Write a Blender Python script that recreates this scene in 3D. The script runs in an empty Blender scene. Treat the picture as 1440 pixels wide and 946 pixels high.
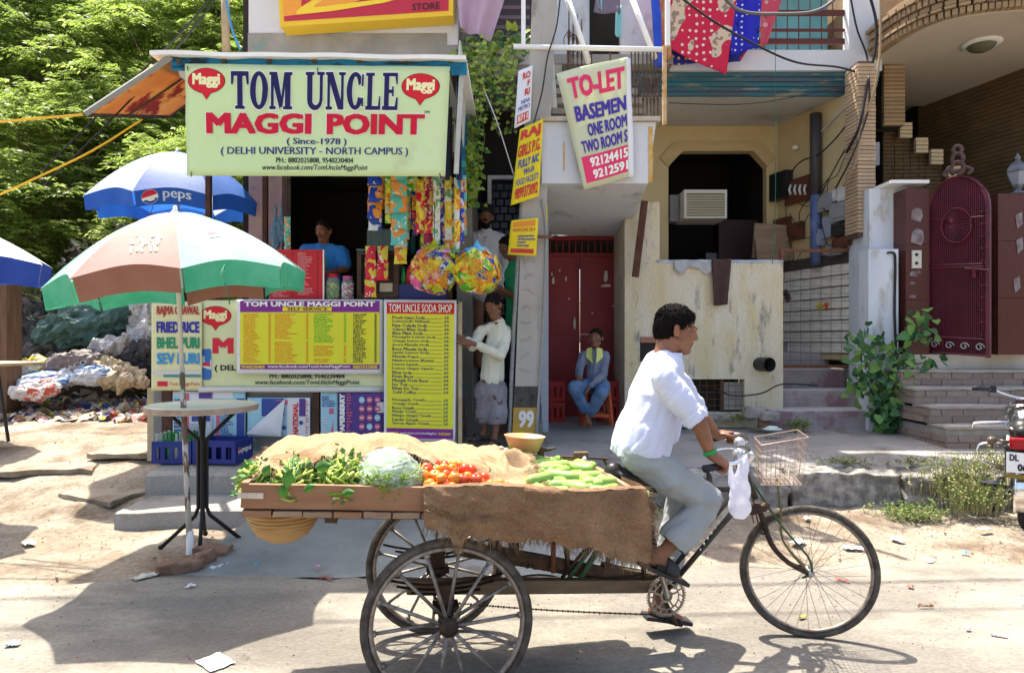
import bpy,bmesh,math,random
import numpy as np
from mathutils import Vector,Matrix,noise
from math import pi,sin,cos,radians
random.seed(7);np.random.seed(7)
S=bpy.context.scene
C=S.collection
# -- camera, sky, sun, exposure
FPX=964.0;HOR=480.0;CAMZ=1.52
cd=bpy.data.cameras.new('camera');cam=bpy.data.objects.new('camera',cd);C.objects.link(cam)
cam.location=(0,0,CAMZ);cam.rotation_euler=(radians(90),0,0)
cd.sensor_width=36;cd.lens=36*FPX/1440;cd.shift_y=7/1440;cd.clip_end=2000;cd.clip_start=.05
S.camera=cam
SUN=Vector((-.22,.40,1)).normalized()
w=bpy.data.worlds.new('World');S.world=w;w.use_nodes=True
nt=w.node_tree;sky=nt.nodes.new('ShaderNodeTexSky');sky.sky_type='NISHITA';sky.sun_disc=False
sky.sun_elevation=math.asin(SUN.z);sky.sun_rotation=math.atan2(SUN.x,SUN.y)
sky.air_density=1.0;sky.dust_density=5.0;sky.ozone_density=1.0
bg=nt.nodes['Background'];bg.inputs[1].default_value=.15
nt.links.new(sky.outputs[0],bg.inputs[0])
ld=bpy.data.lights.new('sun','SUN');ld.energy=4.7;ld.angle=radians(.55);ld.color=(1,.94,.82)
sun=bpy.data.objects.new('sun',ld);C.objects.link(sun)
sun.rotation_euler=(-SUN).to_track_quat('-Z','Y').to_euler();sun.location=(-3,5,12)
S.view_settings.view_transform='Standard';S.view_settings.look='None';S.view_settings.exposure=1.42;S.view_settings.gamma=1
S.cycles.max_bounces=7;S.cycles.transparent_max_bounces=12
# -- helpers
def P(px,py,Y):return Vector(((px-720)/FPX*Y,Y,CAMZ+(HOR-py)/FPX*Y))
_m={}
def mat(name,c,c2=None,scale=6,rough=.8,bump=.3,bscale=None,metal=0,stretch=(1,1,1),lo=.35,hi=.65,trans=0,rand=0,c3=None,c3scale=2,c3lo=.6,c3hi=.64,const=False,alpha=1,spec=.28,detail=6,glass=0,rnd=0,speck=None):
    if name in _m:return _m[name]
    m=bpy.data.materials.new(name);m.use_nodes=True;n=m.node_tree.nodes;l=m.node_tree.links
    b=n['Principled BSDF'];b.inputs['Roughness'].default_value=rough;b.inputs['Metallic'].default_value=metal
    b.inputs['Specular IOR Level'].default_value=spec
    tc=n.new('ShaderNodeTexCoord');mp=n.new('ShaderNodeMapping');mp.inputs['Scale'].default_value=stretch
    l.new(tc.outputs['Object'],mp.inputs[0])
    if rnd:
        oi_=n.new('ShaderNodeObjectInfo');mu=n.new('ShaderNodeMath');mu.operation='MULTIPLY';mu.inputs[1].default_value=37;l.new(oi_.outputs['Random'],mu.inputs[0]);ad=n.new('ShaderNodeVectorMath');l.new(tc.outputs['Object'],ad.inputs[0]);l.new(mu.outputs[0],ad.inputs[1]);l.new(ad.outputs[0],mp.inputs[0])
    def nz(sc,det=detail,ro=.6):
        t=n.new('ShaderNodeTexNoise');t.inputs['Scale'].default_value=sc;t.inputs['Detail'].default_value=det;t.inputs['Roughness'].default_value=ro
        l.new(mp.outputs[0],t.inputs[0]);return t
    def ramp(fac,lo,hi):
        r=n.new('ShaderNodeMapRange');r.inputs[1].default_value=lo;r.inputs[2].default_value=hi;l.new(fac,r.inputs[0]);return r.outputs[0]
    col=None
    def rgb(c):
        r=n.new('ShaderNodeRGB');r.outputs[0].default_value=(*c,1);return r.outputs[0]
    def mix(f,a,bb):
        x=n.new('ShaderNodeMix');x.data_type='RGBA';l.new(f,x.inputs[0]);l.new(a,x.inputs[6]);l.new(bb,x.inputs[7]);return x.outputs[2]
    col=rgb(c)
    if c2:col=mix(ramp(nz(scale).outputs[0],lo,hi),col,rgb(c2))
    if c3:col=mix(ramp(nz(c3scale,5,.65).outputs[0],c3lo,c3hi),col,rgb(c3))
    if rand:
        oi=n.new('ShaderNodeObjectInfo');h=n.new('ShaderNodeHueSaturation');r=n.new('ShaderNodeMapRange')
        r.inputs[3].default_value=1-rand;r.inputs[4].default_value=1+rand;l.new(oi.outputs['Random'],r.inputs[0]);l.new(r.outputs[0],h.inputs['Value']);l.new(col,h.inputs['Color']);col=h.outputs[0]
    if speck:
        h=n.new('ShaderNodeHueSaturation');r=n.new('ShaderNodeMapRange');r.inputs[1].default_value=.3;r.inputs[2].default_value=.7;r.inputs[3].default_value=1-speck[1];r.inputs[4].default_value=1+speck[1];l.new(nz(speck[0],4,.8).outputs[0],r.inputs[0]);l.new(r.outputs[0],h.inputs['Value']);l.new(col,h.inputs['Color']);col=h.outputs[0]
    l.new(col,b.inputs['Base Color'])
    if bump:
        bp=n.new('ShaderNodeBump');bp.inputs['Strength'].default_value=bump;bp.inputs['Distance'].default_value=.02
        l.new(nz(bscale or scale*6,8,.7).outputs[0],bp.inputs['Height']);l.new(bp.outputs[0],b.inputs['Normal'])
    if glass:
        b.inputs['Transmission Weight'].default_value=glass;b.inputs['IOR'].default_value=1.2
    if alpha<1:b.inputs['Alpha'].default_value=alpha
    if trans:
        t=n.new('ShaderNodeBsdfTranslucent');l.new(col,t.inputs[0]);x=n.new('ShaderNodeMixShader');x.inputs[0].default_value=trans
        l.new(b.outputs[0],x.inputs[1]);l.new(t.outputs[0],x.inputs[2]);l.new(x.outputs[0],n['Material Output'].inputs[0])
    _m[name]=m;return m
def flat(name,c,rough=.6,**k):return mat(name,c,rough=rough,bump=k.pop('bump',0),**k)
class MB:
    def __init__(s):s.v=[];s.f=[];s.m=[];s.sm=[];s.cur=0;s.smooth=False
    def add(s,vs,fs):
        b=len(s.v);s.v.extend([tuple(x)for x in vs])
        for f in fs:s.f.append(tuple(b+i for i in f));s.m.append(s.cur);s.sm.append(s.smooth)
        return s
    def box(s,c,sz,R=None,taper=1):
        c=Vector(c);vs=[]
        for z in(-1,1):
            k=taper if z>0 else 1
            for x,y in((-1,-1),(1,-1),(1,1),(-1,1)):
                p=Vector((x*sz[0]/2*k,y*sz[1]/2*k,z*sz[2]/2))
                if R is not None:p=R@p
                vs.append(c+p)
        return s.add(vs,[(0,3,2,1),(4,5,6,7),(0,1,5,4),(1,2,6,5),(2,3,7,6),(3,0,4,7)])
    def bb(s,x0,x1,y0,y1,z0,z1):return s.box(((x0+x1)/2,(y0+y1)/2,(z0+z1)/2),(abs(x1-x0),abs(y1-y0),abs(z1-z0)))
    def rough_box(s,c,sz,R=None,j=.01,n=3,bev=.12):
        # rounded, irregular block on a small grid
        c=Vector(c);bm=bmesh.new();bmesh.ops.create_cube(bm,size=1)
        bmesh.ops.subdivide_edges(bm,edges=bm.edges[:],cuts=n,use_grid_fill=True)
        o=random.random()*50;vs=[]
        for v in bm.verts:
            p=v.co.copy();q=p.copy()
            ln=max(abs(p.x),abs(p.y),abs(p.z))*2;sp=p.normalized()*.62
            q=p.lerp(sp,bev)if ln>0 else p
            q=Vector((q.x*sz[0],q.y*sz[1],q.z*sz[2]))
            q+=Vector(noise.noise_vector(q*9+Vector((o,0,0))))*j+Vector(noise.noise_vector(q*30+Vector((o,3,0))))*j*.4
            if R is not None:q=R@q
            vs.append(c+q)
        bm.verts.index_update();fs=[[v.index for v in f.verts]for f in bm.faces];bm.free()
        return s.add(vs,fs)
    def tube(s,pts,r,n=8,cap=True,flatk=1):
        pts=[Vector(p)for p in pts];k=len(pts);rs=r if isinstance(r,(list,tuple))else[r]*k
        vs=[];up=None
        for i,p in enumerate(pts):
            t=(pts[min(i+1,k-1)]-pts[max(i-1,0)]).normalized()
            if up is None:up=Vector((0,0,1))if abs(t.z)<.9 else Vector((0,1,0))
            a=t.cross(up)
            if a.length<1e-4:a=t.cross(Vector((1,0,0)))
            a.normalize();b=a.cross(t).normalized();up=b
            for j in range(n):
                an=2*pi*j/n;vs.append(p+(a*cos(an)+b*sin(an)*flatk)*rs[i])
        fs=[(i*n+j,i*n+(j+1)%n,(i+1)*n+(j+1)%n,(i+1)*n+j)for i in range(k-1)for j in range(n)]
        if cap:fs+=[tuple(range(n-1,-1,-1)),tuple(range((k-1)*n,k*n))]
        return s.add(vs,fs)
    def lathe(s,prof,o=(0,0,0),n=16,M=None,cap=False):
        o=Vector(o);vs=[]
        for r,z in prof:
            for j in range(n):
                p=Vector((r*cos(2*pi*j/n),r*sin(2*pi*j/n),z))
                if M is not None:p=M@p
                vs.append(o+p)
        k=len(prof)
        fs=[(i*n+j,i*n+(j+1)%n,(i+1)*n+(j+1)%n,(i+1)*n+j)for i in range(k-1)for j in range(n)]
        if cap:fs+=[tuple(range(n-1,-1,-1)),tuple(range((k-1)*n,k*n))]
        return s.add(vs,fs)
    def ell(s,c,r,R=None,n=12,m=8):
        c=Vector(c);r=(r,r,r)if not hasattr(r,'__len__')else r;vs=[];fs=[]
        for i in range(1,m):
            a=pi*i/m
            for j in range(n):
                b=2*pi*j/n;p=Vector((r[0]*sin(a)*cos(b),r[1]*sin(a)*sin(b),r[2]*cos(a)))
                if R is not None:p=R@p
                vs.append(c+p)
        t=Vector((0,0,r[2]));t=R@t if R is not None else t
        vs+=[c+t,c-t];T=len(vs)-2
        for i in range(m-2):
            for j in range(n):fs.append((i*n+j,(i+1)*n+j,(i+1)*n+(j+1)%n,i*n+(j+1)%n))
        for j in range(n):
            fs.append((T,j,(j+1)%n));fs.append((T+1,(m-2)*n+(j+1)%n,(m-2)*n+j))
        return s.add(vs,fs)
    def cap(s,p0,r0,p1,r1,n=12):
        # tapered capsule
        p0=Vector(p0);p1=Vector(p1);d=(p1-p0);L=max(d.length,1e-5);d.normalize()
        pts=[];rs=[]
        for a in(90,60,30):pts.append(p0-d*r0*sin(radians(a))*(1 if a<90 else .98));rs.append(max(r0*cos(radians(a)),r0*.08))
        pts.append(p0);rs.append(r0);pts.append(p1);rs.append(r1)
        for a in(30,60,90):pts.append(p1+d*r1*sin(radians(a)));rs.append(max(r1*cos(radians(a)),r1*.08))
        return s.tube(pts,rs,n)
    def prism(s,poly,y0,y1,plane='xz',M=None):
        n=len(poly);vs=[]
        for y in(y0,y1):
            for a,b in poly:
                p=Vector((a,y,b))if plane=='xz' else(Vector((a,b,y))if plane=='xy' else Vector((y,a,b)))
                vs.append(M@p if M is not None else p)
        fs=[tuple(range(n)),tuple(range(2*n-1,n-1,-1))]+[(i,i+n,(i+1)%n+n,(i+1)%n)for i in range(n)]
        return s.add(vs,fs)
    def grid(s,fn,nu,nv,thick=0):
        vs=[fn(i/nu,j/nv)for j in range(nv+1)for i in range(nu+1)]
        W=nu+1
        fs=[(j*W+i,j*W+i+1,(j+1)*W+i+1,(j+1)*W+i)for j in range(nv)for i in range(nu)]
        if thick:
            vs=[Vector(v)for v in vs];N=[]
            for j in range(nv+1):
                for i in range(W):
                    a=vs[j*W+min(i+1,nu)]-vs[j*W+max(i-1,0)];b=vs[min(j+1,nv)*W+i]-vs[max(j-1,0)*W+i]
                    nn=a.cross(b);N.append(nn.normalized()if nn.length>1e-9 else Vector((0,0,1)))
            K=len(vs);vs2=[v-N[i]*thick for i,v in enumerate(vs)]
            f2=[tuple(K+x for x in reversed(f))for f in fs]
            per=[(0*W+i)for i in range(nu)]+[j*W+nu for j in range(nv)]+[nv*W+i for i in range(nu,0,-1)]+[j*W for j in range(nv,0,-1)]
            side=[(per[(i+1)%len(per)],per[i],per[i]+K,per[(i+1)%len(per)]+K)for i in range(len(per))]
            vs=vs+vs2;fs=fs+f2+side
        return s.add(vs,fs)
    def ring(s,R,r,c=(0,0,0),n=40,m=8,M=None,rx=1):
        # torus round local Y axis
        c=Vector(c);vs=[]
        for i in range(n):
            a=2*pi*i/n
            for j in range(m):
                b=2*pi*j/m;p=Vector(((R+r*cos(b))*cos(a),r*rx*sin(b),(R+r*cos(b))*sin(a)))
                if M is not None:p=M@p
                vs.append(c+p)
        fs=[(i*m+j,i*m+(j+1)%m,((i+1)%n)*m+(j+1)%m,((i+1)%n)*m+j)for i in range(n)for j in range(m)]
        return s.add(vs,fs)
    def mesh(s,name,mats,off=Vector((0,0,0))):
        me=bpy.data.meshes.new(name)
        V=np.array(s.v,dtype=np.float64).reshape(-1,3)-np.array(off)
        me.from_pydata(V.tolist(),[],s.f)
        for x in(mats if isinstance(mats,(list,tuple))else[mats]):me.materials.append(x)
        me.polygons.foreach_set('material_index',s.m);me.polygons.foreach_set('use_smooth',s.sm)
        me.update();return me
def root(o):
    while o.parent:o=o.parent
    return o
def obj(name,mb,mats,parent=None,smooth=None,label=None,kind=None):
    if smooth is not None:mb.sm=[smooth]*len(mb.f)
    off=root(parent).location if parent else Vector((0,0,0))
    o=bpy.data.objects.new(name,mb.mesh(name,mats,off));C.objects.link(o)
    if parent:o.parent=parent
    if label:o['label']=label
    if kind:o['kind']=kind
    return o
def thing(name,label,cat,loc=(0,0,0),group=None,rz=0):
    o=bpy.data.objects.new(name,None);C.objects.link(o);o.location=loc;o.rotation_euler=(0,0,rz);o.empty_display_size=.1
    o['label']=label;o['category']=cat
    if group:o['group']=group
    return o
def solo(name,mb,mats,label,cat,group=None,smooth=None,kind=None):
    if smooth is not None:mb.sm=[smooth]*len(mb.f)
    V=np.array(mb.v);off=Vector(((V[:,0].min()+V[:,0].max())/2,(V[:,1].min()+V[:,1].max())/2,V[:,2].min()))
    o=bpy.data.objects.new(name,mb.mesh(name,mats,off));C.objects.link(o);o.location=off
    if label:o['label']=label
    if cat:o['category']=cat
    if group:o['group']=group
    if kind:o['kind']=kind
    return o
def struct(name,mb,mats,smooth=None):
    o=obj(name,mb,mats,None,smooth);o['kind']='structure';return o
def copy_tree(o,parent=None):
    c=o.copy();C.objects.link(c)
    if parent:c.parent=parent
    for ch in list(o.children):copy_tree(ch,c)
    return c
def jit(a):return random.uniform(-a,a)
def rotm(ax,deg):return Matrix.Rotation(radians(deg),3,ax)
def nz3(p,sc,o=0):return noise.noise(Vector(p)*sc+Vector((o,o*.7,0)))
def cat(pts,n=6):
    # smooth curve through points
    pts=[Vector(p)for p in pts];q=[pts[0]]+pts+[pts[-1]];out=[]
    for i in range(1,len(q)-2):
        for k in range(n):
            t=k/n;a,b,c,d=q[i-1],q[i],q[i+1],q[i+2]
            out.append(.5*((2*b)+(c-a)*t+(2*a-5*b+4*c-d)*t*t+(3*b-a-3*c+d)*t**3))
    out.append(pts[-1]);return out
# ---- flat print: panels and lettering
class Panel:
    """four 3D corners (top-left, top-right, bottom-right, bottom-left) and an optional bulge towards the viewer"""
    def __init__(s,tl,tr,br,bl,bulge=None,px=None):
        s.c=[Vector(x)for x in(tl,tr,br,bl)];s.bulge=bulge or(lambda u,v:0);s.px=px
        s.n=(s.c[1]-s.c[0]).cross(s.c[3]-s.c[0]).normalized();s.n=-s.n if s.n.y>0 else s.n
    def pt(s,u,v,d=0):
        a=s.c[0].lerp(s.c[1],u);b=s.c[3].lerp(s.c[2],u)
        return a.lerp(b,v)+s.n*(d+s.bulge(u,v))
    def uv(s,x,y):X0,Y0,X1,Y1=s.px;return(x-X0)/(X1-X0),(y-Y0)/(Y1-Y0)
def rectpanel(x0,y0,x1,y1,Y,bulge=None,Y2=None):
    Y2=Y2 or Y
    return Panel(P(x0,y0,Y),P(x1,y0,Y2),P(x1,y1,Y2),P(x0,y1,Y),bulge,(x0,y0,x1,y1))
_tc={}
def textverts(s,bold=0,res=2,shear=0,space=1):
    k=(s,bold,res,shear,space)
    if k in _tc:return _tc[k]
    cu=bpy.data.curves.new('t','FONT');cu.body=s;cu.offset=bold;cu.resolution_u=res;cu.size=1;cu.shear=shear;cu.space_character=space
    o=bpy.data.objects.new('t',cu);C.objects.link(o)
    dg=bpy.context.evaluated_depsgraph_get();me=bpy.data.meshes.new_from_object(o.evaluated_get(dg))
    V=np.array([v.co[:2]for v in me.vertices]).reshape(-1,2);F=[tuple(p.vertices)for p in me.polygons]
    bpy.data.objects.remove(o);bpy.data.curves.remove(cu);bpy.data.meshes.remove(me)
    _tc[k]=(V,F);return _tc[k]
def letter(pan,s,x0,y0,x1,y1,m,parent,bold=.02,d=.004,uv=False,shear=0,grow=0,name='lettering',res=2,ref=None):
    want=bold;bold=0;ref=None
    V,F=textverts(s,bold,res,shear)
    if len(V)==0:return
    mn,mx=V.min(0),V.max(0)
    if ref:r=textverts(s,ref,res,shear)[0];mn,mx=r.min(0),r.max(0)
    if not uv:(x0,y0),(x1,y1)=pan.uv(x0,y0),pan.uv(x1,y1)
    T=(V-mn)/(mx-mn)
    b=MB();e_=min(want*.85,.048);fatx=e_/(mx-mn)[0];faty=e_*.6/(mx-mn)[1]
    for k,(sx,sy)in enumerate(((0,0),)if want==0 else(((-fatx,0),(fatx,0))if want<.04 else((-fatx,-faty),(fatx,faty),(-fatx,faty),(fatx,-faty),(0,0)))):
        b.add([pan.pt(x0+(t[0]*(1-2*fatx)+fatx+sx)*(x1-x0),y1+(t[1]*(1-2*faty)+faty+sy)*(y0-y1),d+k*.0003)for t in T],F)
    return obj(name,b,m,parent,kind='stuff' if False else None)
def patch(pan,x0,y0,x1,y1,m,parent,d=.002,uv=False,name='printed_block',nu=1,nv=1,mb=None):
    if not uv:(x0,y0),(x1,y1)=pan.uv(x0,y0),pan.uv(x1,y1)
    b=mb or MB();b.grid(lambda u,v:pan.pt(x0+u*(x1-x0),y1+v*(y0-y1),d),nu,nv)
    if mb:return
    return obj(name,b,m,parent)
def poly(pan,pts,m,parent,d=.003,name='printed_shape',uv=False):
    b=MB();q=[(p if uv else pan.uv(*p))for p in pts];b.add([pan.pt(u,v,d)for u,v in q],[tuple(range(len(q)))]);return obj(name,b,m,parent)
def sheet(pan,m,parent,name='banner_sheet',nu=24,nv=16,thick=.003,d=0):
    b=MB();b.smooth=True;b.grid(lambda u,v:pan.pt(u,1-v,d),nu,nv,thick);return obj(name,b,m,parent)
def scribble(pan,x0,y0,x1,y1,rows,m,parent,dots=True,d=.004,fill=.8,price=None):
    """rows of print too small to read"""
    b=MB();h=(y1-y0)/rows
    for r in range(rows):
        if random.random()>fill+.15:continue
        x=x0;e=x0+(x1-x0)*random.uniform(.45,.8 if price else 1)
        while x<e:
            wd=random.uniform(1.2,4.5);yy=y0+h*r+h*random.uniform(.12,.25)
            patch(pan,x,yy,min(x+wd,e),yy+h*random.uniform(.42,.6),None,None,d,mb=b);x+=wd+random.uniform(.5,1.1)
        if price:patch(pan,price,y0+h*r+h*.15,price+3,y0+h*r+h*.75,None,None,d,mb=b)
    return obj('fine_print',b,m,parent,kind='stuff')
# ---- soft bodies: overlapping closed shapes fused into one surface
def fuse(mb,voxel,smooth=4,fold=None):
    me=mb.mesh('f',[mat('tmp',(1,1,1))]);o=bpy.data.objects.new('f',me);C.objects.link(o)
    r=o.modifiers.new('r','REMESH');r.mode='VOXEL';r.voxel_size=voxel;r.use_smooth_shade=True
    if smooth:q=o.modifiers.new('s','SMOOTH');q.factor=.5;q.iterations=smooth
    dg=bpy.context.evaluated_depsgraph_get();e=bpy.data.meshes.new_from_object(o.evaluated_get(dg))
    n=len(e.vertices);V=np.empty(n*3);e.vertices.foreach_get('co',V);V=V.reshape(-1,3)
    N=np.empty(n*3);e.vertex_normals.foreach_get('vector',N);N=N.reshape(-1,3)
    if fold:V=V+N*np.array([fold(Vector(p),Vector(q))for p,q in zip(V,N)])[:,None]
    out=MB();out.v=[tuple(x)for x in V];out.f=[tuple(p.vertices)for p in e.polygons];out.m=[0]*len(out.f);out.sm=[True]*len(out.f)
    bpy.data.objects.remove(o);bpy.data.meshes.remove(e);bpy.data.meshes.remove(me);return out
def cut(mb,keep):
    """drop faces whose centre fails keep()"""
    k=[i for i,f in enumerate(mb.f)if keep(sum((Vector(mb.v[j])for j in f),Vector())/len(f))]
    mb.f=[mb.f[i]for i in k];mb.m=[mb.m[i]for i in k];mb.sm=[mb.sm[i]for i in k];return mb
# -- common materials
WHITE=flat('white_paint',(.78,.78,.76),.5)
BLACK=flat('black_print',(.02,.02,.03),.6)
NAVY=flat('navy_print',(.035,.03,.16),.5)
REDP=flat('red_print',(.62,.02,.05),.5)
YELP=flat('yellow_print',(.85,.68,.02),.5)
DARKIRON=mat('dark_iron',(.03,.027,.025),(.09,.05,.03),20,.55,.3,metal=.6)
RUST=mat('rusted_iron',(.13,.05,.03),(.22,.1,.05),15,.8,.4)
BRIM=mat('old_brown_rope',(.16,.1,.05))
CABLE=flat('black_cable',(.02,.02,.022),.5)
STEEL=mat('dull_steel',(.45,.45,.46),(.3,.28,.26),20,.3,.1,metal=.9)
CHROME=flat('chrome',(.75,.75,.77),.12,metal=1)
# -- ground, road, pavement
def smooth01(a,b,x):t=min(1,max(0,(x-a)/(b-a)));return t*t*(3-2*t)
def gz(x,y):
    left=smooth01(-1.9,-2.9,x)
    h=left*(.44*smooth01(5.3,8.2,y)+.2*smooth01(8.2,12,y))
    h+=(1-left)*.02*smooth01(4.8,6,y)
    if 4.6<y<12:h+=.035*smooth01(4.6,5.2,y)*noise.noise(Vector((x*2,y*2,0)))+.022*smooth01(4.7,5.2,y)*noise.noise(Vector((x*7,y*7,2)))
    if x>.8:h+=.07*smooth01(4.7,5.9,y)*(.6+noise.noise(Vector((x*1.3,y*1.3,5))))
    return h
def pave(y):return .33+.13*min(max(y-6.1,0),.9)+.03*max(y-7,0)
def steps(lo,hi,st):n=int(round((hi-lo)/st));return[lo+(hi-lo)*i/n for i in range(n+1)]
gx=[-300,-80,-30,-16]+steps(-11,9,.09)+[14,30,80,300]
gy=[-60,-20,-8]+steps(-3,4.5,.5)[:-1]+steps(4.5,9,.07)+steps(9.2,14,.25)+[18,30,80,300,900]
b=MB();b.smooth=True
b.add([(x,y,gz(x,y)-.012)for y in gy for x in gx],[(j*len(gx)+i,j*len(gx)+i+1,(j+1)*len(gx)+i+1,(j+1)*len(gx)+i)for j in range(len(gy)-1)for i in range(len(gx)-1)])
DIRT=mat('dry_dirt',(.225,.18,.13),(.33,.285,.225),1.6,.95,.9,30,c3=(.115,.075,.045),c3scale=1.1,c3lo=.50,c3hi=.66,detail=12,speck=(26,.35))  # darker patches mix damp brown soil with dappled shade put into the colour
struct('ground',b,DIRT)
ROAD=mat('dusty_asphalt',(.165,.148,.125),(.245,.222,.19),1.3,.9,.8,90,c3=(.33,.295,.24),c3scale=.9,c3lo=.47,c3hi=.60,speck=(75,.28),stretch=(.5,1,1),detail=12)
b=MB();b.smooth=True;rx=steps(-14,14,.12)
ry=[-6,-2,0,1,2,2.6,3.2,3.6,4.0]
def redge(x):return 4.38+.22*noise.noise(Vector((x*.8,3,0)))+.09*noise.noise(Vector((x*3.5,9,0)))+.05*noise.noise(Vector((x*14,9,0)))+.3*smooth01(0,1.5,x)
vs=[(x,y,.004)for y in ry for x in rx]+[(x,redge(x),.004)for x in rx]+[(x,redge(x)+.05,-.02)for x in rx]
W_=len(rx);b.add(vs,[(j*W_+i,j*W_+i+1,(j+1)*W_+i+1,(j+1)*W_+i)for j in range(len(ry)+1)for i in range(W_-1)])
struct('road',b,ROAD)
# smooth concrete apron before the shop steps; bluish shade is put into its colour
APRON=mat('shade_blue_concrete',(.17,.185,.18),(.24,.25,.24),2,.8,.3,40,c3=(.15,.14,.12),c3scale=1.5,c3lo=.56,c3hi=.66)
b=MB();b.smooth=True;ax=steps(-2.15,.9,.06)
b.add([(x,y+(.12*noise.noise(Vector((x*3,1,0)))if k==0 else 0),(.002,.03,.062,.066)[k])for k,y in enumerate((4.42,4.8,5.25,5.7))for x in ax],[(j*len(ax)+i,j*len(ax)+i+1,(j+1)*len(ax)+i+1,(j+1)*len(ax)+i)for j in range(3)for i in range(len(ax)-1)])
struct('concrete_apron',b,APRON)
CONC=mat('worn_concrete',(.25,.235,.215),(.33,.31,.285),1.2,.9,.4,30,c3=(.17,.15,.125),c3scale=1.7,c3lo=.53,c3hi=.68,speck=(60,.2))
# pavement: long slab with broken front edge; shop plinth on the left
def slab(x0,x1,y0,name,m,wob=.03,z0=-.05,y1=12):
    b=MB();xs=steps(x0,x1,.06);ys=[y0,y0+.04,y0+.15,6.6,7.0,7.6,8.3,9.5,y1]
    vs=[]
    fr=[y0+wob*noise.noise(Vector((x*2.2,7,0)))+wob*.5*noise.noise(Vector((x*11,7,0)))for x in xs]
    vs+=[(x,f-.01,z0)for x,f in zip(xs,fr)]
    for k,y in enumerate(ys):
        for x,f in zip(xs,fr):
            yy=f if k==0 else y;vs.append((x,yy,pave(yy)-(.02 if k==0 else 0)))
    n=len(xs);b.add(vs,[(j*n+i,j*n+i+1,(j+1)*n+i+1,(j+1)*n+i)for j in range(len(ys))for i in range(n-1)])
    e0=[j*n for j in range(len(ys)+1)];b.add([vs[i]for i in e0]+[(x0,y1,z0)],[tuple(range(len(e0)+1))])
    return struct(name,b,m)
slab(.35,9,6.4,'pavement',CONC,.05)
slab(-3.28,.36,6.14,'shop_platform',mat('platform_concrete',(.26,.25,.225),(.33,.315,.29),1.5,.9,.4,30,c3=(.14,.115,.085),c3scale=2,c3lo=.53,c3hi=.66,speck=(60,.2)),.04)
b=MB();xs=steps(-3.2,.7,.06)
def low_step(x):return 5.62+.03*noise.noise(Vector((x*3,1,0)))-.1*smooth01(-2.6,-3.2,x)
vs=[(x,low_step(x)-.02,-.02)for x in xs]+[(x,low_step(x),.13+.006*noise.noise(Vector((x*12,0,0))))for x in xs]+[(x,low_step(x)+.03,.142)for x in xs]+[(x,6.2,.15)for x in xs]
n=len(xs);b.add(vs,[(j*n+i,j*n+i+1,(j+1)*n+i+1,(j+1)*n+i)for j in range(3)for i in range(n-1)])
struct('platform_step',b,CONC)
# kerb stones: rough grey blocks along the right pavement
STONE=mat('rough_kerb_stone',(.17,.155,.14),(.42,.39,.35),9,.95,1.0,50,lo=.4,hi=.62,c3=(.5,.47,.42),c3scale=2.5,c3lo=.6,c3hi=.75)
kerb=thing('kerb','row of rough broken kerb stones along the pavement edge','kerb',(3,6.2,0))
kx=.45
while kx<5.6:
    wd=random.uniform(.75,1.15)if kx>2 else random.uniform(.6,.9)
    b=MB();b.smooth=True;b.rough_box((kx+wd/2,6.27+jit(.02),.16),(wd-.03,.34,.36+jit(.015)),R=rotm('Z',jit(1.5))@rotm('Y',jit(1)),j=.045,n=12,bev=.1)
    obj('kerb_stone',b,STONE,kerb);kx+=wd
# -- distant mass of foliage behind everything on the left
LEAF=[mat('leaf_a',(.20,.285,.05),(.28,.37,.075),1.5,.45,0,trans=.66,spec=.3),mat('leaf_b',(.15,.225,.04),(.21,.285,.055),1.5,.45,0,trans=.62,spec=.3),mat('leaf_c',(.26,.345,.07),(.34,.42,.10),1.5,.45,0,trans=.6,spec=.3)]
BARK=mat('tree_bark',(.10,.075,.05),(.2,.16,.11),8,.95,.8,30,stretch=(1,1,.3))
def leafcloud(pads,per,seed,leaf=.13,droop=.5,nl=9):
    """pads: (centre, rx, ry, rz). Each pad carries sprays; a spray is a drooping stalk with narrow leaflets on both sides"""
    rng=np.random.default_rng(seed);VV=[];MM=[]
    for c,rx,ry,rz in pads:
        n=int(per*(rx*ry)**.5*rx)
        th=rng.uniform(0,2*pi,n);rr=rng.uniform(0,1,n)**.45;zz=rng.normal(0,.35,n)*rz+(1-rr**2)*rz*.7
        pos=np.stack([c[0]+rx*rr*np.cos(th),c[1]+ry*rr*np.sin(th),c[2]+zz],1)
        yaw=th+rng.normal(0,.8,n);L=leaf*rng.uniform(2.0,3.6,n);tone=rng.choice([0,0,1,1,2],n)
        d=np.stack([np.cos(yaw),np.sin(yaw),np.zeros(n)],1);s=np.stack([-np.sin(yaw),np.cos(yaw),np.zeros(n)],1)
        lift=rng.uniform(-.1,.45,n)
        for k in range(nl):
            t=(k+.5)/nl;q=pos+d*(L*t)[:,None];q[:,2]+=L*(lift*t-droop*t*t*rng.uniform(.6,1.2,n))
            for sd in(-1,1):
                a=s*sd+d*.55;a[:,2]-=rng.uniform(.1,.7,n);a/=np.linalg.norm(a,axis=1)[:,None]
                ll=leaf*rng.uniform(.7,1.1,n)*(1-.45*abs(t-.45));wv=np.cross(a,np.stack([rng.normal(0,.3,n),rng.normal(0,.3,n),np.ones(n)],1));wv/=np.linalg.norm(wv,axis=1)[:,None]
                wv*=(ll*.17)[:,None];tip=q+a*ll[:,None];mid=q+a*(ll*.45)[:,None];mid[:,2]+=ll*.05
                VV.append(np.stack([q,mid+wv,tip,mid-wv],1));MM.append(tone)
    V=np.concatenate(VV).reshape(-1,3);M=np.concatenate(MM);return V,M
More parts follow.
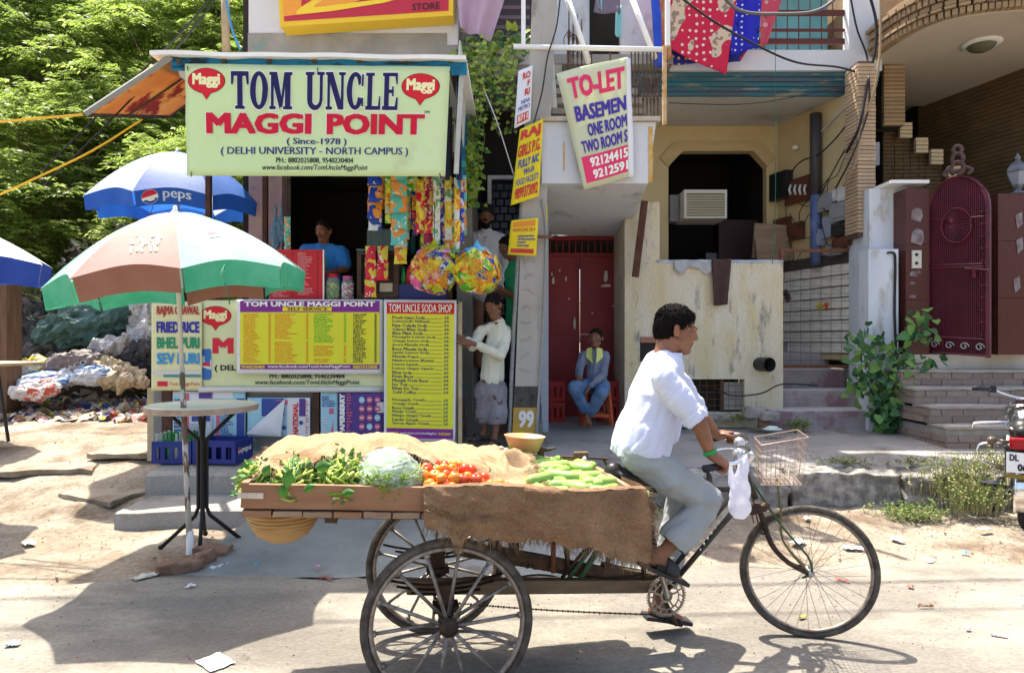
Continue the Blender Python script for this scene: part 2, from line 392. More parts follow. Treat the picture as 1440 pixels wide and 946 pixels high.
def crown_obj(name,V,M,parent,mats):
    me=bpy.data.meshes.new(name);off=np.array(root(parent).location);n=len(V)//4
    me.vertices.add(n*4);me.vertices.foreach_set('co',(V-off).ravel());me.loops.add(n*4);me.loops.foreach_set('vertex_index',np.arange(n*4,dtype=np.int32))
    me.polygons.add(n);me.polygons.foreach_set('loop_start',np.arange(0,n*4,4,dtype=np.int32));me.polygons.foreach_set('loop_total',np.full(n,4,dtype=np.int32))
    for x in mats:me.materials.append(x)
    me.polygons.foreach_set('material_index',M.astype(np.int32));me.update(calc_edges=True);me.validate()
    o=bpy.data.objects.new(name,me);C.objects.link(o);o.parent=parent;return o
def tree(label,x,y,h,R,seed,npad=34,per=120,leaf=.14,base=.6,low=.25,mats=LEAF,name='leafy_tree',nl=9,front=True):
    rng=random.Random(seed);t=thing(name,label,'tree',(x,y,base),'trees behind the rubbish heap')
    b=MB();b.smooth=True;top=base+h
    trunk=[Vector((x+rng.uniform(-.1,.1)*i,y+rng.uniform(-.1,.1)*i,base-.4+(h*.7+.4)*i/5))for i in range(6)]
    b.tube(cat(trunk,3),[.2*h/7*(1-.7*i/15)for i in range(16)],9);obj('trunk',b,BARK,t)
    npad=int(npad*1.5);pads=[];bb_=MB();bb_.smooth=True
    for i in range(npad):
        f=low+(1-low)*((i+.5)/npad)**.85;a=i*2.4+rng.uniform(-.4,.4);prof=(sin(pi*min(1,(f-low)/(1-low)*.8+.2)))**.6
        rr=R*prof*rng.uniform(.55,1.05)
        c=Vector((x+rr*cos(a),y+rr*sin(a),base+h*f+rng.uniform(-.25,.25)))
        pr=R*rng.uniform(.22,.38);pads.append((c,pr,pr*rng.uniform(.7,1),pr*rng.uniform(.3,.5)))
        j=min(4,int(f*5));s0=trunk[j];mid=s0.lerp(c,.5)+Vector((0,0,.25))
        bb_.tube(cat([s0,mid,c],3),[.03*h/7,.028*h/7,.025*h/7,.02*h/7,.016*h/7,.01*h/7,.008*h/7],5)
    obj('branches',bb_,BARK,t)
    V,M=leafcloud(pads,per,seed,leaf,nl=nl);crown_obj('crown',V,M,t,mats);return t
tree('broad bright green tree behind the rubbish heap at the far left',-8.6,13.5,5.6,2.3,1,48,105,.13)
tree('dense green tree behind the blue parasol, in front of the tall trees',-5.6,12.6,4.6,1.9,2,40,120,.12,low=.18)
tree('low feathery tree at the left edge above the white and blue parasol',-9.2,11.6,3.6,1.9,3,36,120,.11,low=.1)
tree('tall green tree rising above the orange awning',-7.6,16.5,9.2,3.0,4,48,75,.17)
tree('tall dark tree at the top left corner',-12,17,9.8,3.4,5,50,65,.18,mats=[LEAF[1],LEAF[1],LEAF[0]])
tree('tall tree directly left of the grey shop building',-5.2,18,9.5,2.6,6,40,75,.18)
tree('tree far back between the tall trees',-14.5,22,10.5,4.2,7,48,42,.24)
tree('tree far back behind the orange awning',-9.5,23,12,4.3,8,50,42,.24)
# far-off wood closing the view, reads as one mass
b=MB();rngw=random.Random(4);pads=[]
for i in range(80):pads.append((Vector((rngw.uniform(-30,0),rngw.uniform(26,31),rngw.uniform(.5,13))),2.4,1.6,1.2))
V,M=leafcloud(pads,22,77,.42,nl=6)
wroot=thing('tmp','x','x');far=crown_obj('distant_wood',V,M,wroot,[LEAF[1],LEAF[1],LEAF[0]]);far.parent=None;bpy.data.objects.remove(wroot);far['kind']='stuff';far['label']='distant mass of green foliage behind the trees';far['category']='wood'
SLAB=mat('broken_slab',(.26,.215,.16),(.33,.285,.22),3,.95,.6,30,c3=(.17,.13,.09),c3scale=2,c3lo=.52,c3hi=.66)
for i,(x,y,w_,d_,rz,lab)in enumerate(((-4.9,7.0,1.5,.8,12,'long cracked concrete slab sunk in the left dirt'),(-3.9,7.4,1.0,.7,-8,'broken concrete slab beside the shop platform corner'),(-5.0,5.9,1.2,.7,20,'nearest sunken concrete slab at the left'),(-3.75,6.35,.7,.45,-25,'small concrete slab piece left of the blue crates'))):
    b=MB();b.smooth=False;b.rough_box((x,y,gz(x,y)-.020),(w_,d_,.05),rotm('Z',rz)@rotm('X',2),j=.016,n=9,bev=.03);b.v=[(px_+.12*noise.noise(Vector((px_*2.3,py_*2.3,1))),py_+.10*noise.noise(Vector((px_*2.3,py_*2.3,5))),pz_)for px_,py_,pz_ in b.v];solo('broken_slab',b,SLAB,lab,'slab','sunken slabs on the left verge')
# -- people
SKIN=mat('brown_skin',(.175,.072,.038),(.235,.10,.052),12,.5,.12,120,spec=.4)
SKIN2=mat('dark_skin',(.165,.075,.043),(.21,.10,.058),12,.5,.12,120)
HAIR=mat('black_hair',(.006,.005,.005),(.014,.011,.010),30,.85,.4,160,spec=.12,stretch=(1,1,.25))
EYEW=flat('eye_white',(.36,.32,.29),.4);EYED=flat('eye_dark',(.015,.01,.008),.2)
def basis(f,u):
    f=Vector(f).normalized();u=Vector(u);r=f.cross(u).normalized();u=r.cross(f).normalized();return f,u,r
def hand(b,wr,d,pn,side,s=1,curl=(35,45,35),spread=.012,thumb=30,r=.0085):
    """d: wrist to knuckles, pn: direction the palm faces, side: +1/-1 where the thumb sits along d x pn"""
    d=Vector(d).normalized();pn=Vector(pn);pn=(pn-d*pn.dot(d)).normalized();ac=d.cross(pn).normalized()*side
    R=Matrix((ac,d,pn)).transposed()
    b.ell(wr+d*.045*s,(.040*s,.055*s,.017*s),R,14,8)
    b.cap(wr,.024*s,wr+d*.04*s,.026*s,10)
    for i,(ln,o)in enumerate(((.072,.030),(.080,.010),(.074,-.011),(.058,-.030))):
        p=wr+d*(.088-.004*abs(i-1))*s+ac*o*s;q=wr+d*.05*s+ac*o*.7*s
        b.cap(q,.011*s,p,.0098*s,8);ang=0;cur=p
        for k,sg in enumerate((.45,.32,.25)):
            ang+=radians(curl[k]+i*2);dv=(d*cos(ang)+pn*sin(ang)+ac*(o*1.2)).normalized();nx=cur+dv*ln*sg*s
            b.cap(cur,(r+.0012-.001*k)*s,nx,(r-.001*k)*s,8);cur=nx
    t0=wr+d*.022*s+ac*.030*s;t1=t0+(d*.6+ac*.75+pn*.35).normalized()*.036*s;t2=t1+(d*.8+ac*.1+pn*.55).normalized()*.034*s;t3=t2+(d*.75-ac*.15+pn*.6).normalized()*.024*s
    b.cap(t0,.014*s,t1,.0115*s,8);b.cap(t1,.0112*s,t2,.0098*s,8);b.cap(t2,.0098*s,t3,.008*s,8)
def head(b,c,f,u,s=1,beard=False):
    f,u,r=basis(f,u);R=Matrix((r,f,u)).transposed();q=lambda x,y,z:c+(r*x+f*y+u*z)*s
    b.ell(q(0,-.012,.035),(.075*s,.093*s,.088*s),R,20,14)
    b.ell(q(0,.030,-.012),(.058*s,.062*s,.090*s),R,18,12)
    b.cap(q(0,.015,-.06),.05*s,q(0,.055,-.088),.024*s,14)
    for sx in(-1,1):
        b.cap(q(sx*.050,.0,-.055),.022*s,q(sx*.02,.06,-.092),.018*s,10)
        b.ell(q(sx*.038,.062,-.012),(.022*s,.022*s,.024*s),R)
        b.cap(q(sx*.012,.092,.030),.010*s,q(sx*.048,.070,.031),.009*s,8)
        b.ell(q(sx*.079,-.012,-.005),(.009*s,.019*s,.031*s),R@rotm('Z',sx*18));b.ell(q(sx*.086,-.018,.008),(.007*s,.015*s,.018*s),R)
        b.ell(q(sx*.014,.092,-.023),(.009*s,.011*s,.009*s),R)
    b.cap(q(0,.086,.024),.009*s,q(0,.103,-.014),.0115*s,10);b.ell(q(0,.104,-.019),(.0135*s,.011*s,.010*s),R)
    b.cap(q(-.016,.084,-.049),.0078*s,q(.016,.084,-.049),.0078*s,8);b.cap(q(-.014,.081,-.061),.0085*s,q(.014,.081,-.061),.0085*s,8)
    b.cap(q(-.010,.070,-.088),.019*s,q(.010,.070,-.088),.019*s,8)
    return q,R
def hairmesh(c,f,u,s,vox,style='short'):
    f,u,r=basis(f,u);R=Matrix((r,f,u)).transposed();q=lambda x,y,z:c+(r*x+f*y+u*z)*s
    b=MB();b.ell(q(0,-.018,.044),(.079*s,.0945*s,.084*s),R,20,14);b.ell(q(0,-.050,.012),(.078*s,.064*s,.090*s),R,18,12)
    for i in range(9):# fringe swept forward
        x=-.056+.014*i;b.cap(q(x*.85,.012,.106-9*x*x),.022*s,q(x*.9,.060-4*x*x,.088-8*x*x),.012*s,8)
    for sx in(-1,1):b.cap(q(sx*.072,-.002,.05),.014*s,q(sx*.074,.006,.012),.008*s,8)
    m=fuse(b,vox,2,lambda p,n:.004*s*noise.noise(Vector((p.x*70,p.y*70,p.z*40)))+.0035*s*noise.noise(p*170))
    return cut(m,lambda p:not((p-c).dot(f)>.050*s and(p-c).dot(u)<.064*s-5*(p-c).dot(r)**2/s)and not(abs((p-c).dot(r))>.03*s and(p-c).dot(f)>.026*s and(p-c).dot(u)<.02*s)and(p-c).dot(u)>-.055*s)
def strands(hm,c,f,u,s,n,par,ln=.017):
    rng=random.Random(3);b=MB();f,u,r=basis(f,u);crown=c-f*.03*s+u*.14*s
    for i in range(n):
        fc=hm.f[rng.randrange(len(hm.f))];p=Vector(hm.v[fc[0]]);nn=(Vector(hm.v[fc[1]])-p).cross(Vector(hm.v[fc[-1]])-p).normalized();d=p-crown+Vector((rng.gauss(0,.01),rng.gauss(0,.01),rng.gauss(0,.01)));d=(d-nn*d.dot(nn))
        if d.length<1e-4:continue
        d=d.normalized()*ln*s*rng.uniform(.6,1.3);sd=d.cross(nn).normalized()*.0011*s;b.add([p-nn*.001-sd,p+sd,p+d*.55+nn*.0022*s+sd*.7,p+d+nn*.0005*s,p+d*.55+nn*.0022*s-sd*.7],[(0,1,2,3,4)])
    obj('hair_strands',b,HAIR,par,kind='stuff')
def face_bits(q,R,par,s=1,brow=True,moust=False):
    for sx in(-1,1):
        b=MB();b.ell(q(sx*.030,.0672,.013),(.0108*s,)*3,R,12,8);obj('eye',b,EYEW,par,True)
        b=MB();b.ell(q(sx*.031,.0752,.012),(.0068*s,.0045*s,.0068*s),R,10,6);obj('iris',b,EYED,par,True)
        b=MB();b.cap(q(sx*.018,.0850,.034),.0026*s,q(sx*.034,.0805,.038),.0032*s,6);b.cap(q(sx*.034,.0805,.038),.0032*s,q(sx*.050,.0685,.034),.002*s,6);obj('eyebrow',b,HAIR,par,True)
    for sx in(-1,1):
        b=MB();b.cap(q(sx*.020,.0772,.0175),.0018*s,q(sx*.034,.0745,.0205),.002*s,6);b.cap(q(sx*.034,.0745,.0205),.002*s,q(sx*.045,.0660,.0165),.0016*s,6);obj('eyelash',b,HAIR,par,True)
    b=MB();b.cap(q(-.018,.0860,-.0548),.0030*s,q(.018,.0860,-.0548),.0030*s,6);obj('mouth',b,flat('lip',(.11,.03,.025)),par,True)
    if moust:
        b=MB()
        for sx in(-1,1):b.cap(q(sx*.002,.0905,-.040),.0045*s,q(sx*.024,.082,-.050),.003*s,6)
        obj('moustache',b,HAIR,par,True)
def clothfold(amp,sc=9,o=0,st=(1,1,1)):
    def f(p,n):
        q=Vector((p.x*st[0],p.y*st[1],p.z*st[2]))*sc
        w_=noise.noise_vector(q*.5+Vector((o,0,0)))*.9
        a=abs(noise.noise(q+w_+Vector((o,5,0))))**.75;c_=abs(noise.noise(q*2.2+w_+Vector((o,9,0))))**.8
        return amp*(a*2.1+c_*1.1-1)
    return f
def drape(amp,sc,o=0,ax=(.5,0,.85)):
    # long soft folds running along one direction, with a few sharper creases
    ax=Vector(ax).normalized()
    def f(p,n):
        al=ax*p.dot(ax);q=(al*.45+(p-al)*2.1)*sc+Vector((o,0,0));w_=noise.noise_vector(p*sc*.5+Vector((0,o,0)))*.8
        a=noise.noise(q+w_);c_=abs(noise.noise(q*1.7+w_+Vector((0,0,7))))
        return amp*(a*1.2+(c_**.8)*.9-.4)
    return f
# -- cargo tricycle, local axes: a forward, l away from the camera
TO=Vector((-.333,3.22,0));TH=radians(10.3);ua=Vector((cos(TH),sin(TH),0));ul=Vector((-sin(TH),cos(TH),0));UZ=Vector((0,0,1))
TM=Matrix((ua,ul,UZ)).transposed()
def L(a,l,z):return TO+ua*a+ul*l+UZ*z
def T(px,py,l):
    dx=(px-720)/FPX;a=(dx*(TO.y+l*cos(TH))-TO.x+l*sin(TH))/(cos(TH)-dx*sin(TH))
    p=TO+ua*a+ul*l;return Vector((p.x,p.y,CAMZ+(HOR-py)/FPX*p.y))
GREENP=mat('chipped_green_paint',(.02,.11,.04),(.06,.07,.04),30,.5,.2)
TYRE=mat('worn_rubber',(.05,.043,.036),(.12,.1,.08),25,.9,.5,80)
RIMM=mat('rusty_rim',(.16,.11,.08),(.3,.27,.24),25,.45,.2,metal=.5)
SPK=mat('spoke_steel',(.14,.12,.1),(.28,.26,.24),30,.5,.1,metal=.5)
trike=thing('cargo_tricycle','cargo tricycle with a wooden load bed carrying vegetables, ridden along the road','tricycle',(TO.x,TO.y,0))
def cart_wheel(c,R,M,ph):
    hub=MB();hub.smooth=True;Mh=M@rotm('X',90)
    hub.lathe([(.0,-.07),(.022,-.07),(.024,-.045),(.04,-.04),(.04,-.03),(.028,-.02),(.028,.02),(.04,.03),(.04,.04),(.02,.05),(.0,.05)],c,14,Mh)
    wl=obj('cart_wheel',hub,DARKIRON,trike)
    b=MB();b.smooth=True;b.ring(R-.016,.017,c,56,8,M,1.1);b.ring(R-.004,.008,c,56,6,M,1.2);obj('tyre',b,TYRE,wl)
    b=MB();b.smooth=True;b.ring(R-.040,.0115,c,56,6,M,1.6);obj('rim',b,RIMM,wl)
    n=14;sp0=None
    for i in range(n):
        a=2*pi*(i+ph)/n;sd=.026*(1 if i%2 else-1)
        b=MB();b.smooth=True;p0=c+M@Vector((.028*cos(a),sd,.028*sin(a)));p1=c+M@Vector(((R-.044)*cos(a+.0),sd*.2,(R-.044)*sin(a)))
        b.tube([p0,p1],.0078,7);b.tube([p1-(p1-p0)*.06,p1],.014,8);obj('spoke',b,SPK,wl)
nearc=Vector(((630-720)/FPX*2.84,2.84,.35));farc=L(0,.372,.35)
cart_wheel(nearc,.355,TM,.15);cart_wheel(farc,.355,TM,.4)
b=MB();b.smooth=True;b.tube([nearc,farc],.014,10);obj('axle',b,DARKIRON,trike)
# leaf springs and brackets above the axle
for l in(-.26,.24):
    for k in range(3):
        b=MB();b.smooth=False;pts=[L(a,l,.47-.02*k+.10*(a/.42)**2*(1-.0*k))for a in steps(-.27+.06*k,.27-.06*k,.06)]
        for i in range(len(pts)-1):b.tube([pts[i],pts[i+1]],.018,4,flatk=.3)
        obj('leaf_spring',b,DARKIRON,trike)
    b=MB();b.box(L(0,l,.41),(.07,.06,.13),TM);obj('axle_block',b,DARKIRON,trike)
    b=MB();b.box(L(0,l,.375),(.11,.09,.025),TM);obj('axle_clamp',b,DARKIRON,trike)
OLDWOOD=mat('oily_dark_wood',(.055,.035,.022),(.12,.075,.045),6,.7,.7,30,stretch=(.3,1,2))
WOOD=mat('warm_plank_wood',(.21,.10,.048),(.30,.16,.085),3,.6,.35,18,stretch=(.35,2,3),c3=(.12,.055,.03),c3scale=1.3,c3lo=.58,c3hi=.7)
WOOD2=mat('grey_plank_wood',(.22,.14,.085),(.32,.22,.14),5,.8,.5,30,stretch=(.3,2,3))
def beam(p0,p1,w_,h_,m,name,par=trike,wob=0):
    b=MB();d=(p1-p0).normalized();r=d.cross(UZ).normalized();u=r.cross(d);R=Matrix((d,r,u)).transposed();Ln=(p1-p0).length
    b.rough_box((p0+p1)/2,(Ln,w_,h_),R,j=wob or .002,n=5,bev=.015);return obj(name,b,m,par)
beam(T(572,824,-.12),T(925,822,-.02),.05,.062,mat('weathered_beam',(.13,.09,.055),(.24,.17,.11),5,.8,.7,25,stretch=(.4,1,2)),'chassis_beam')
beam(T(640,770,.05),T(935,822,.02),.06,.055,OLDWOOD,'chassis_beam',wob=.004)
beam(T(700,775,-.02),T(860,806,-.02),.03,.05,DARKIRON,'chassis_bar')
beam(T(845,802,-.01),T(925,818,-.01),.055,.075,OLDWOOD,'beam_wrap',wob=.006)
for px,py in((752,822),(742,793)):
    b=MB();b.ring(.013,.008,T(px,py,-.03),12,6,TM);b.box(T(px+18,py+2,-.03),(.07,.012,.03),TM);obj('bracket',b,DARKIRON,trike)
# struts from beam up to bed and seat
for(a,bq,m,r)in(((778,805),(778,762),RUST,.012),((800,812),(845,752),GREENP,.011),((815,815),(842,770),GREENP,.015),((790,812),(826,768),DARKIRON,.009),((800,800),(795,760),DARKIRON,.012),((690,790),(690,745),DARKIRON,.014),((905,815),(905,740),DARKIRON,.012)):
    b=MB();b.smooth=True;b.tube([T(*a,-.05),T(*bq,-.05)],r,8);obj('strut',b,m,trike)
# load bed
def bedz(a):return .905-.058*(a+.0)
BL=.44
def bed(a,l,dz=0):return L(a,l,bedz(a)+dz)
def bedbox(a0,a1,l0,l1,z0,z1,j=.003,n=3):
    c=(bed(a0,l0,z0)+bed(a1,l1,z1))/2;d=(bed(a1,0)-bed(a0,0)).normalized();R=Matrix((d,ul,ul.cross(d)*-1)).transposed()
    R=Matrix((d,ul,d.cross(ul))).transposed();b=MB();b.rough_box(c,((a1-a0),(l1-l0),(z1-z0)),R,j=j,n=n,bev=.02);return b
obj('side_board',bedbox(-.80,-.10,-BL,-BL+.025,-.075,.02),WOOD,trike,label='warm brown side board at the open rear half')
obj('side_board',bedbox(-.10,.80,-BL+.004,-BL+.025,-.075,.015),WOOD2,trike)
obj('side_board',bedbox(-.80,.80,BL-.025,BL,-.075,.02),WOOD2,trike)
obj('end_board',bedbox(-.805,-.78,-BL,BL,-.075,.025),WOOD,trike)
obj('end_board',bedbox(.79,.815,-BL,BL,-.075,.02),WOOD2,trike)
for i in range(14):
    a0=-.80+i*.1145;obj('bed_plank',bedbox(a0,a0+.108,-BL-.004-random.uniform(0,.012),BL,-.105+jit(.002),-.083+jit(.002)),WOOD2 if i%3 else WOOD,trike)
obj('corner_bracket',bedbox(-.815,-.72,-BL-.006,-BL+.0,-.035,-.012,.0005),STEEL,trike)
obj('bed_bearer',bedbox(-.09,-.02,-BL+.03,BL-.03,-.16,-.105),WOOD,trike);obj('bed_bearer',bedbox(-.5,-.45,-.36,.36,-.15,-.105),OLDWOOD,trike);obj('bed_bearer',bedbox(.4,.46,-.36,.36,-.15,-.105),OLDWOOD,trike)
for l in(-.26,.24):
    b=bedbox(-.77,.78,l-.02,l+.02,-.15,-.108);obj('bed_rail',b,OLDWOOD,trike)
    for a in(.30,):
        b=MB();b.box(L(a,l,.66),(.04,.05,.24),TM);obj('spring_hanger',b,DARKIRON,trike)
# bicycle half
FT=DARKIRON;BLKP=mat('black_frame_paint',(.018,.016,.015),(.06,.045,.035),20,.35,.1)
bb0=T(935,838,-.02)
seatj=T(893,672,0);headT=T(1043,652,0);headB=T(1062,700,0)
def tb(name,pts,r,m,n=8,par=trike,sm=3):
    b=MB();b.smooth=True;b.tube(cat(pts,sm)if len(pts)>2 else pts,r,n);return obj(name,b,m,par)
tb('down_tube',[bb0+UZ*.02,T(1056,690,-.015)],.014,BLKP);tb('down_tube',[bb0+UZ*.07-ua*.02,T(1046,676,.015)],.012,BLKP)
tb('top_tube',[T(870,690,0),T(1046,688,0)],.014,BLKP);tb('top_tube',[T(872,678,0),T(975,684,0)],.011,BLKP)
tb('head_tube',[headT,headB],.019,BLKP,10)
tb('seat_tube',[bb0,T(905,700,.0),seatj],.015,BLKP)
tb('seat_stay',[T(880,690,.02),T(850,806,.02)],.011,BLKP)
b=MB();b.smooth=True# down-tube lettering strip
for i in range(9):
    p0=T(985+i*5.2,772-i*7.6,-.033);b.box(p0,(.008,.002,.012),TM)
obj('lettering',b,flat('dull_white_print',(.55,.55,.5)),trike)
# front wheel, steered a little towards the camera
FC=Vector((1.523,3.52,.340));FM=rotm('Z',-13)
hub=MB();hub.smooth=True;hub.lathe([(.0,-.055),(.012,-.055),(.012,-.03),(.022,-.028),(.022,-.02),(.013,-.015),(.013,.015),(.022,.02),(.022,.028),(.012,.03),(.012,.055),(0,.055)],FC,12,FM@rotm('X',90));fw=obj('front_wheel',hub,STEEL,trike)
b=MB();b.smooth=True;b.ring(.323,.017,FC,64,8,FM,1.0);obj('tyre',b,TYRE,fw)
b=MB();b.smooth=True;b.ring(.301,.009,FC,64,6,FM,1.5);obj('rim',b,RIMM,fw)
THIN=flat('thin_spoke_wire',(.2,.18,.16),.4,metal=.7)
for i in range(32):
    a=2*pi*i/32;off=.45*(1 if(i//2)%2 else-1);sd=.024*(1 if i%2 else-1)
    b=MB();b.tube([FC+FM@Vector((.02*cos(a+off*2.4),sd,.02*sin(a+off*2.4))),FC+FM@Vector((.296*cos(a),0,.296*sin(a)))],.0012,4);obj('spoke',b,THIN,fw)
fa=FM@Vector((1,0,0));fl=FM@Vector((0,1,0))
def F(px,py,l):
    # pixel to a point on the steered wheel plane, shifted l sideways
    o=FC+fl*l;dx=(px-720)/FPX;t=(dx*o.y-o.x)/(fa.x-dx*fa.y);p=o+fa*t;return Vector((p.x,p.y,CAMZ+(HOR-py)/FPX*p.y))
crown=T(1066,712,0)
for l in(-.042,.042):
    tb('fork_blade',[crown,F(1072,728,l),F(1085,765,l),F(1108,790,l),FC+fl*l-UZ*.0],[.016,.015,.015,.015,.015,.014,.014,.013,.013,.012,.011,.011,.010],DARKIRON)
    tb('basket_stay',[F(1050,665,l*.8),F(1096,735,l*.9),F(1136,782,l),F(1141,805,l),F(1128,812,l)],.0055,GREENP)
    tb('basket_stay',[F(1092,672,l*1.2),F(1098,715,l),F(1101,760,l),FC+fl*l*1.1],.006,mat('olive_paint',(.11,.10,.03),(.16,.13,.05),30,.5,.2))
b=MB();b.box(crown,(.07,.09,.03),FM);b.cap(crown+Vector((-.04,-.03,-.02)),.018,crown+Vector((.03,-.03,.01)),.02);b.ring(.02,.006,F(1074,745,-.05),14,6,FM);obj('fork_crown',b,DARKIRON,trike)
tb('brake_rod',[T(1040,655,-.03),F(1058,700,-.03),F(1068,745,-.045)],.004,RUST);tb('brake_rod',[T(1030,640,.03),F(1052,705,-.01),F(1060,735,-.03)],.003,RUST)
stem=T(1040,628,0)
tb('stem',[headT,stem],.013,CHROME);gripN=T(1003,657,-.25);gripF=T(1020,622,.24)
HB=FM@rotm('Z',-3)
tb('handlebar',[T(990,659,-.25),T(1012,655,-.255),T(1040,648,-.20),T(1053,632,-.08),stem,T(1050,619,.09),T(1042,610,.2),T(1020,612,.27),T(1008,616,.27)],.0105,CHROME,9)
tb('grip',[T(989,659,-.25),T(1013,655,-.255)],.017,BLACK,10);tb('grip',[T(1003,617,.27),T(1024,611,.27)],.017,BLACK,10)
tb('brake_lever',[T(1002,634,-.2),T(1022,630,-.16),T(1040,632,-.06)],.005,CHROME)
b=MB();b.smooth=True;b.ell(T(1040,640,-.06),(.038,.038,.040));b.ell(T(1040,622,-.04),(.03,.03,.028));b.cap(T(1050,652,-.05),.015,T(1056,640,-.06),.02);obj('headlamp',b,mat('scuffed_chrome',(.7,.7,.72),(.5,.5,.5),9,.25,.2,metal=.8),trike)
# wire basket in front of the handlebar
WIRE=mat('rusty_wire',(.42,.35,.30),(.3,.2,.15),30,.5,.1,metal=.5)
b=MB();q0=F(1062,648,-.14);bx=lambda u,v,w_:F(1060,664,0)+fa*(.02+(.19+.03*w_)*u)+fl*(-.15+.30*v)+UZ*(.20*w_*(1+.18*u)-.035+.01*u)
for k in range(7):
    w_=k/6;r=.003 if k==6 else .0013
    b.tube([bx(0,0,w_),bx(1,0,w_),bx(1,1,w_),bx(0,1,w_),bx(0,0,w_)],r,4)
for k in range(10):
    u=k/9
    b.tube([bx(u,0,1),bx(u,0,0),bx(u,1,0),bx(u,1,1)],.0013,4);b.tube([bx(0,u,1),bx(0,u,0),bx(1,u,0),bx(1,u,1)],.0013,4)
obj('wire_basket',b,WIRE,trike)
# saddle
b=MB();b.smooth=True;sc_=T(893,668,0)
b.ell(sc_+Vector((-.03,0,.0)),(.115,.10,.035),TM@rotm('Y',12));b.cap(sc_+ua*.02,.045,sc_+ua*.16+UZ*-.01,.022);b.cap(sc_-ua*.11+UZ*.02,.05,sc_-ua*.09-UZ*.03,.06)
obj('saddle',fuse(b,.008,3),flat('worn_black_leather',(.025,.022,.02),.35),trike)
for l in(-.05,.05):
    b=MB();b.smooth=True;b.tube([T(868,678,l)+UZ*.012*math.sin(i*.9)+ua*(.0)for i in range(2)],.01,6)
    b.tube([T(872,676,l)+Vector((.018*cos(i*.8),.018*sin(i*.8),-.0028*i))for i in range(28)],.0035,5);obj('saddle_spring',b,DARKIRON,trike)
# chainwheel with letter-like cutouts, cranks, pedals, chain
b=MB();b.smooth=False;cwc=T(937,838,-.07)
b.ring(.090,.006,cwc,48,6,TM,.8);b.ring(.064,.004,cwc,36,6,TM,.8);b.ring(.026,.007,cwc,20,6,TM,.8)
for i in range(48):a=2*pi*i/48;b.box(cwc+TM@Vector((.099*cos(a),0,.099*sin(a))),(.006,.004,.006),TM@rotm('Y',-math.degrees(a)))
for i in range(16):a=2*pi*i/16;b.box(cwc+TM@Vector((.077*cos(a),0,.077*sin(a))),(.024,.004,.007),TM@rotm('Y',-math.degrees(a)+(35 if i%3==0 else 0)))
for i in range(5):a=2*pi*i/5+.3;b.box(cwc+TM@Vector((.045*cos(a),0,.045*sin(a))),(.034,.004,.009),TM@rotm('Y',-math.degrees(a)))
obj('chainwheel',b,mat('greasy_steel',(.42,.38,.33),(.2,.16,.12),40,.4,.1,metal=.6),trike)
pedN=T(932,797,-.15);pedF=T(945,872,.12)
b=MB();b.cap(cwc-ul*.01,.014,pedN+ul*.06,.010,8);b.tube([pedN+ul*.06,pedN-ul*.03],.007,6);obj('crank',b,STEEL,trike)
b=MB();b.cap(bb0+ul*.05,.014,pedF-ul*.05,.010,8);obj('crank',b,DARKIRON,trike)
for q in(pedN,pedF):
    b=MB();b.box(q+UZ*.008,(.09,.02,.016),TM@rotm('Y',18));b.box(q+ul*.04,(.09,.015,.02),TM@rotm('Y',18));b.box(q-ul*.03,(.09,.015,.02),TM@rotm('Y',18));obj('pedal',b,flat('pedal_rubber',(.02,.018,.017),.8),trike)
b=MB()
sp=L(.0,-.03,.35)
for A,B in((cwc+UZ*.098,sp+UZ*.04),(cwc-UZ*.098,sp-UZ*.04)):
    A=A.copy();A+=ul*.02;n=int((B-A).length/.013)
    b=MB()
    for i in range(n):p=A.lerp(B,(i+.5)/n);b.box(p-UZ*.01*sin(pi*i/n),(.0105,.006,.0085 if i%2 else .0055),TM)
    obj('chain',b,flat('greasy_chain',(.03,.025,.02),.5,metal=.5),trike)
b=MB();b.ring(.035,.006,sp,20,6,TM);b.ring(.015,.01,sp,12,6,TM);obj('sprocket',b,DARKIRON,trike)
# -- goods on the bed
HESS=mat('brown_hessian',(.26,.15,.075),(.38,.24,.13),4,.95,1.0,110,c3=(.16,.085,.065),c3scale=2.6,c3lo=.50,c3hi=.70,speck=(90,.3))
HESS2=mat('pale_hessian',(.50,.325,.17),(.62,.43,.25),3,.95,1.0,140,c3=(.33,.19,.09),c3scale=4,c3lo=.52,c3hi=.72,speck=(90,.25))
def fringe(b,pts,n,ln,dirf,r=.0016):
    for i in range(n):
        t=random.random()*(len(pts)-1.001);k=int(t);p=Vector(pts[k]).lerp(Vector(pts[k+1]),t-k);d=Vector(dirf());l_=ln*random.uniform(.4,1.3)
        b.tube([p,p+d*l_*.5,p+d*l_+Vector((jit(.01),jit(.01),-l_*.35))],[r,r,r*.4],3,cap=False)
# skirt hanging over the near side of the front half
SK=[(-.10,738),(-.02,748),(.04,766),(.08,752),(.16,758),(.25,764),(.34,758),(.45,764),(.52,772),(.58,766),(.66,780),(.76,794),(.80,790),(.86,788)]
def skb(a):
    for(a0,y0),(a1,y1)in zip(SK,SK[1:]):
        if a<=a1:t=(a-a0)/(a1-a0);return y0+(y1-y0)*t
    return SK[-1][1]
def skf(u,v):
    a=-.105+.945*u+(.025*v if u>.9 else 0);top=bed(a,-BL-.012,.028+.008*sin(a*9));px=720+top.x/top.y*FPX
    zb=CAMZ+(HOR-skb(a)-7*noise.noise(Vector((a*22,1,0)))-5*noise.noise(Vector((a*60,1,0))))/FPX*top.y
    z=top.z+(zb-top.z)*v;w_=.018*sin(v*2.8)+.030*(.3+v)*noise.noise(Vector((a*6,v*1.5,0)))+.013*noise.noise(Vector((a*15,v*8,0)))+.006*abs(noise.noise(Vector((a*35,v*16,0))))
    p=L(a,-BL-.012-w_-.006*v,0);return Vector((p.x,p.y,z))
b=MB();b.smooth=True;b.grid(skf,110,26)
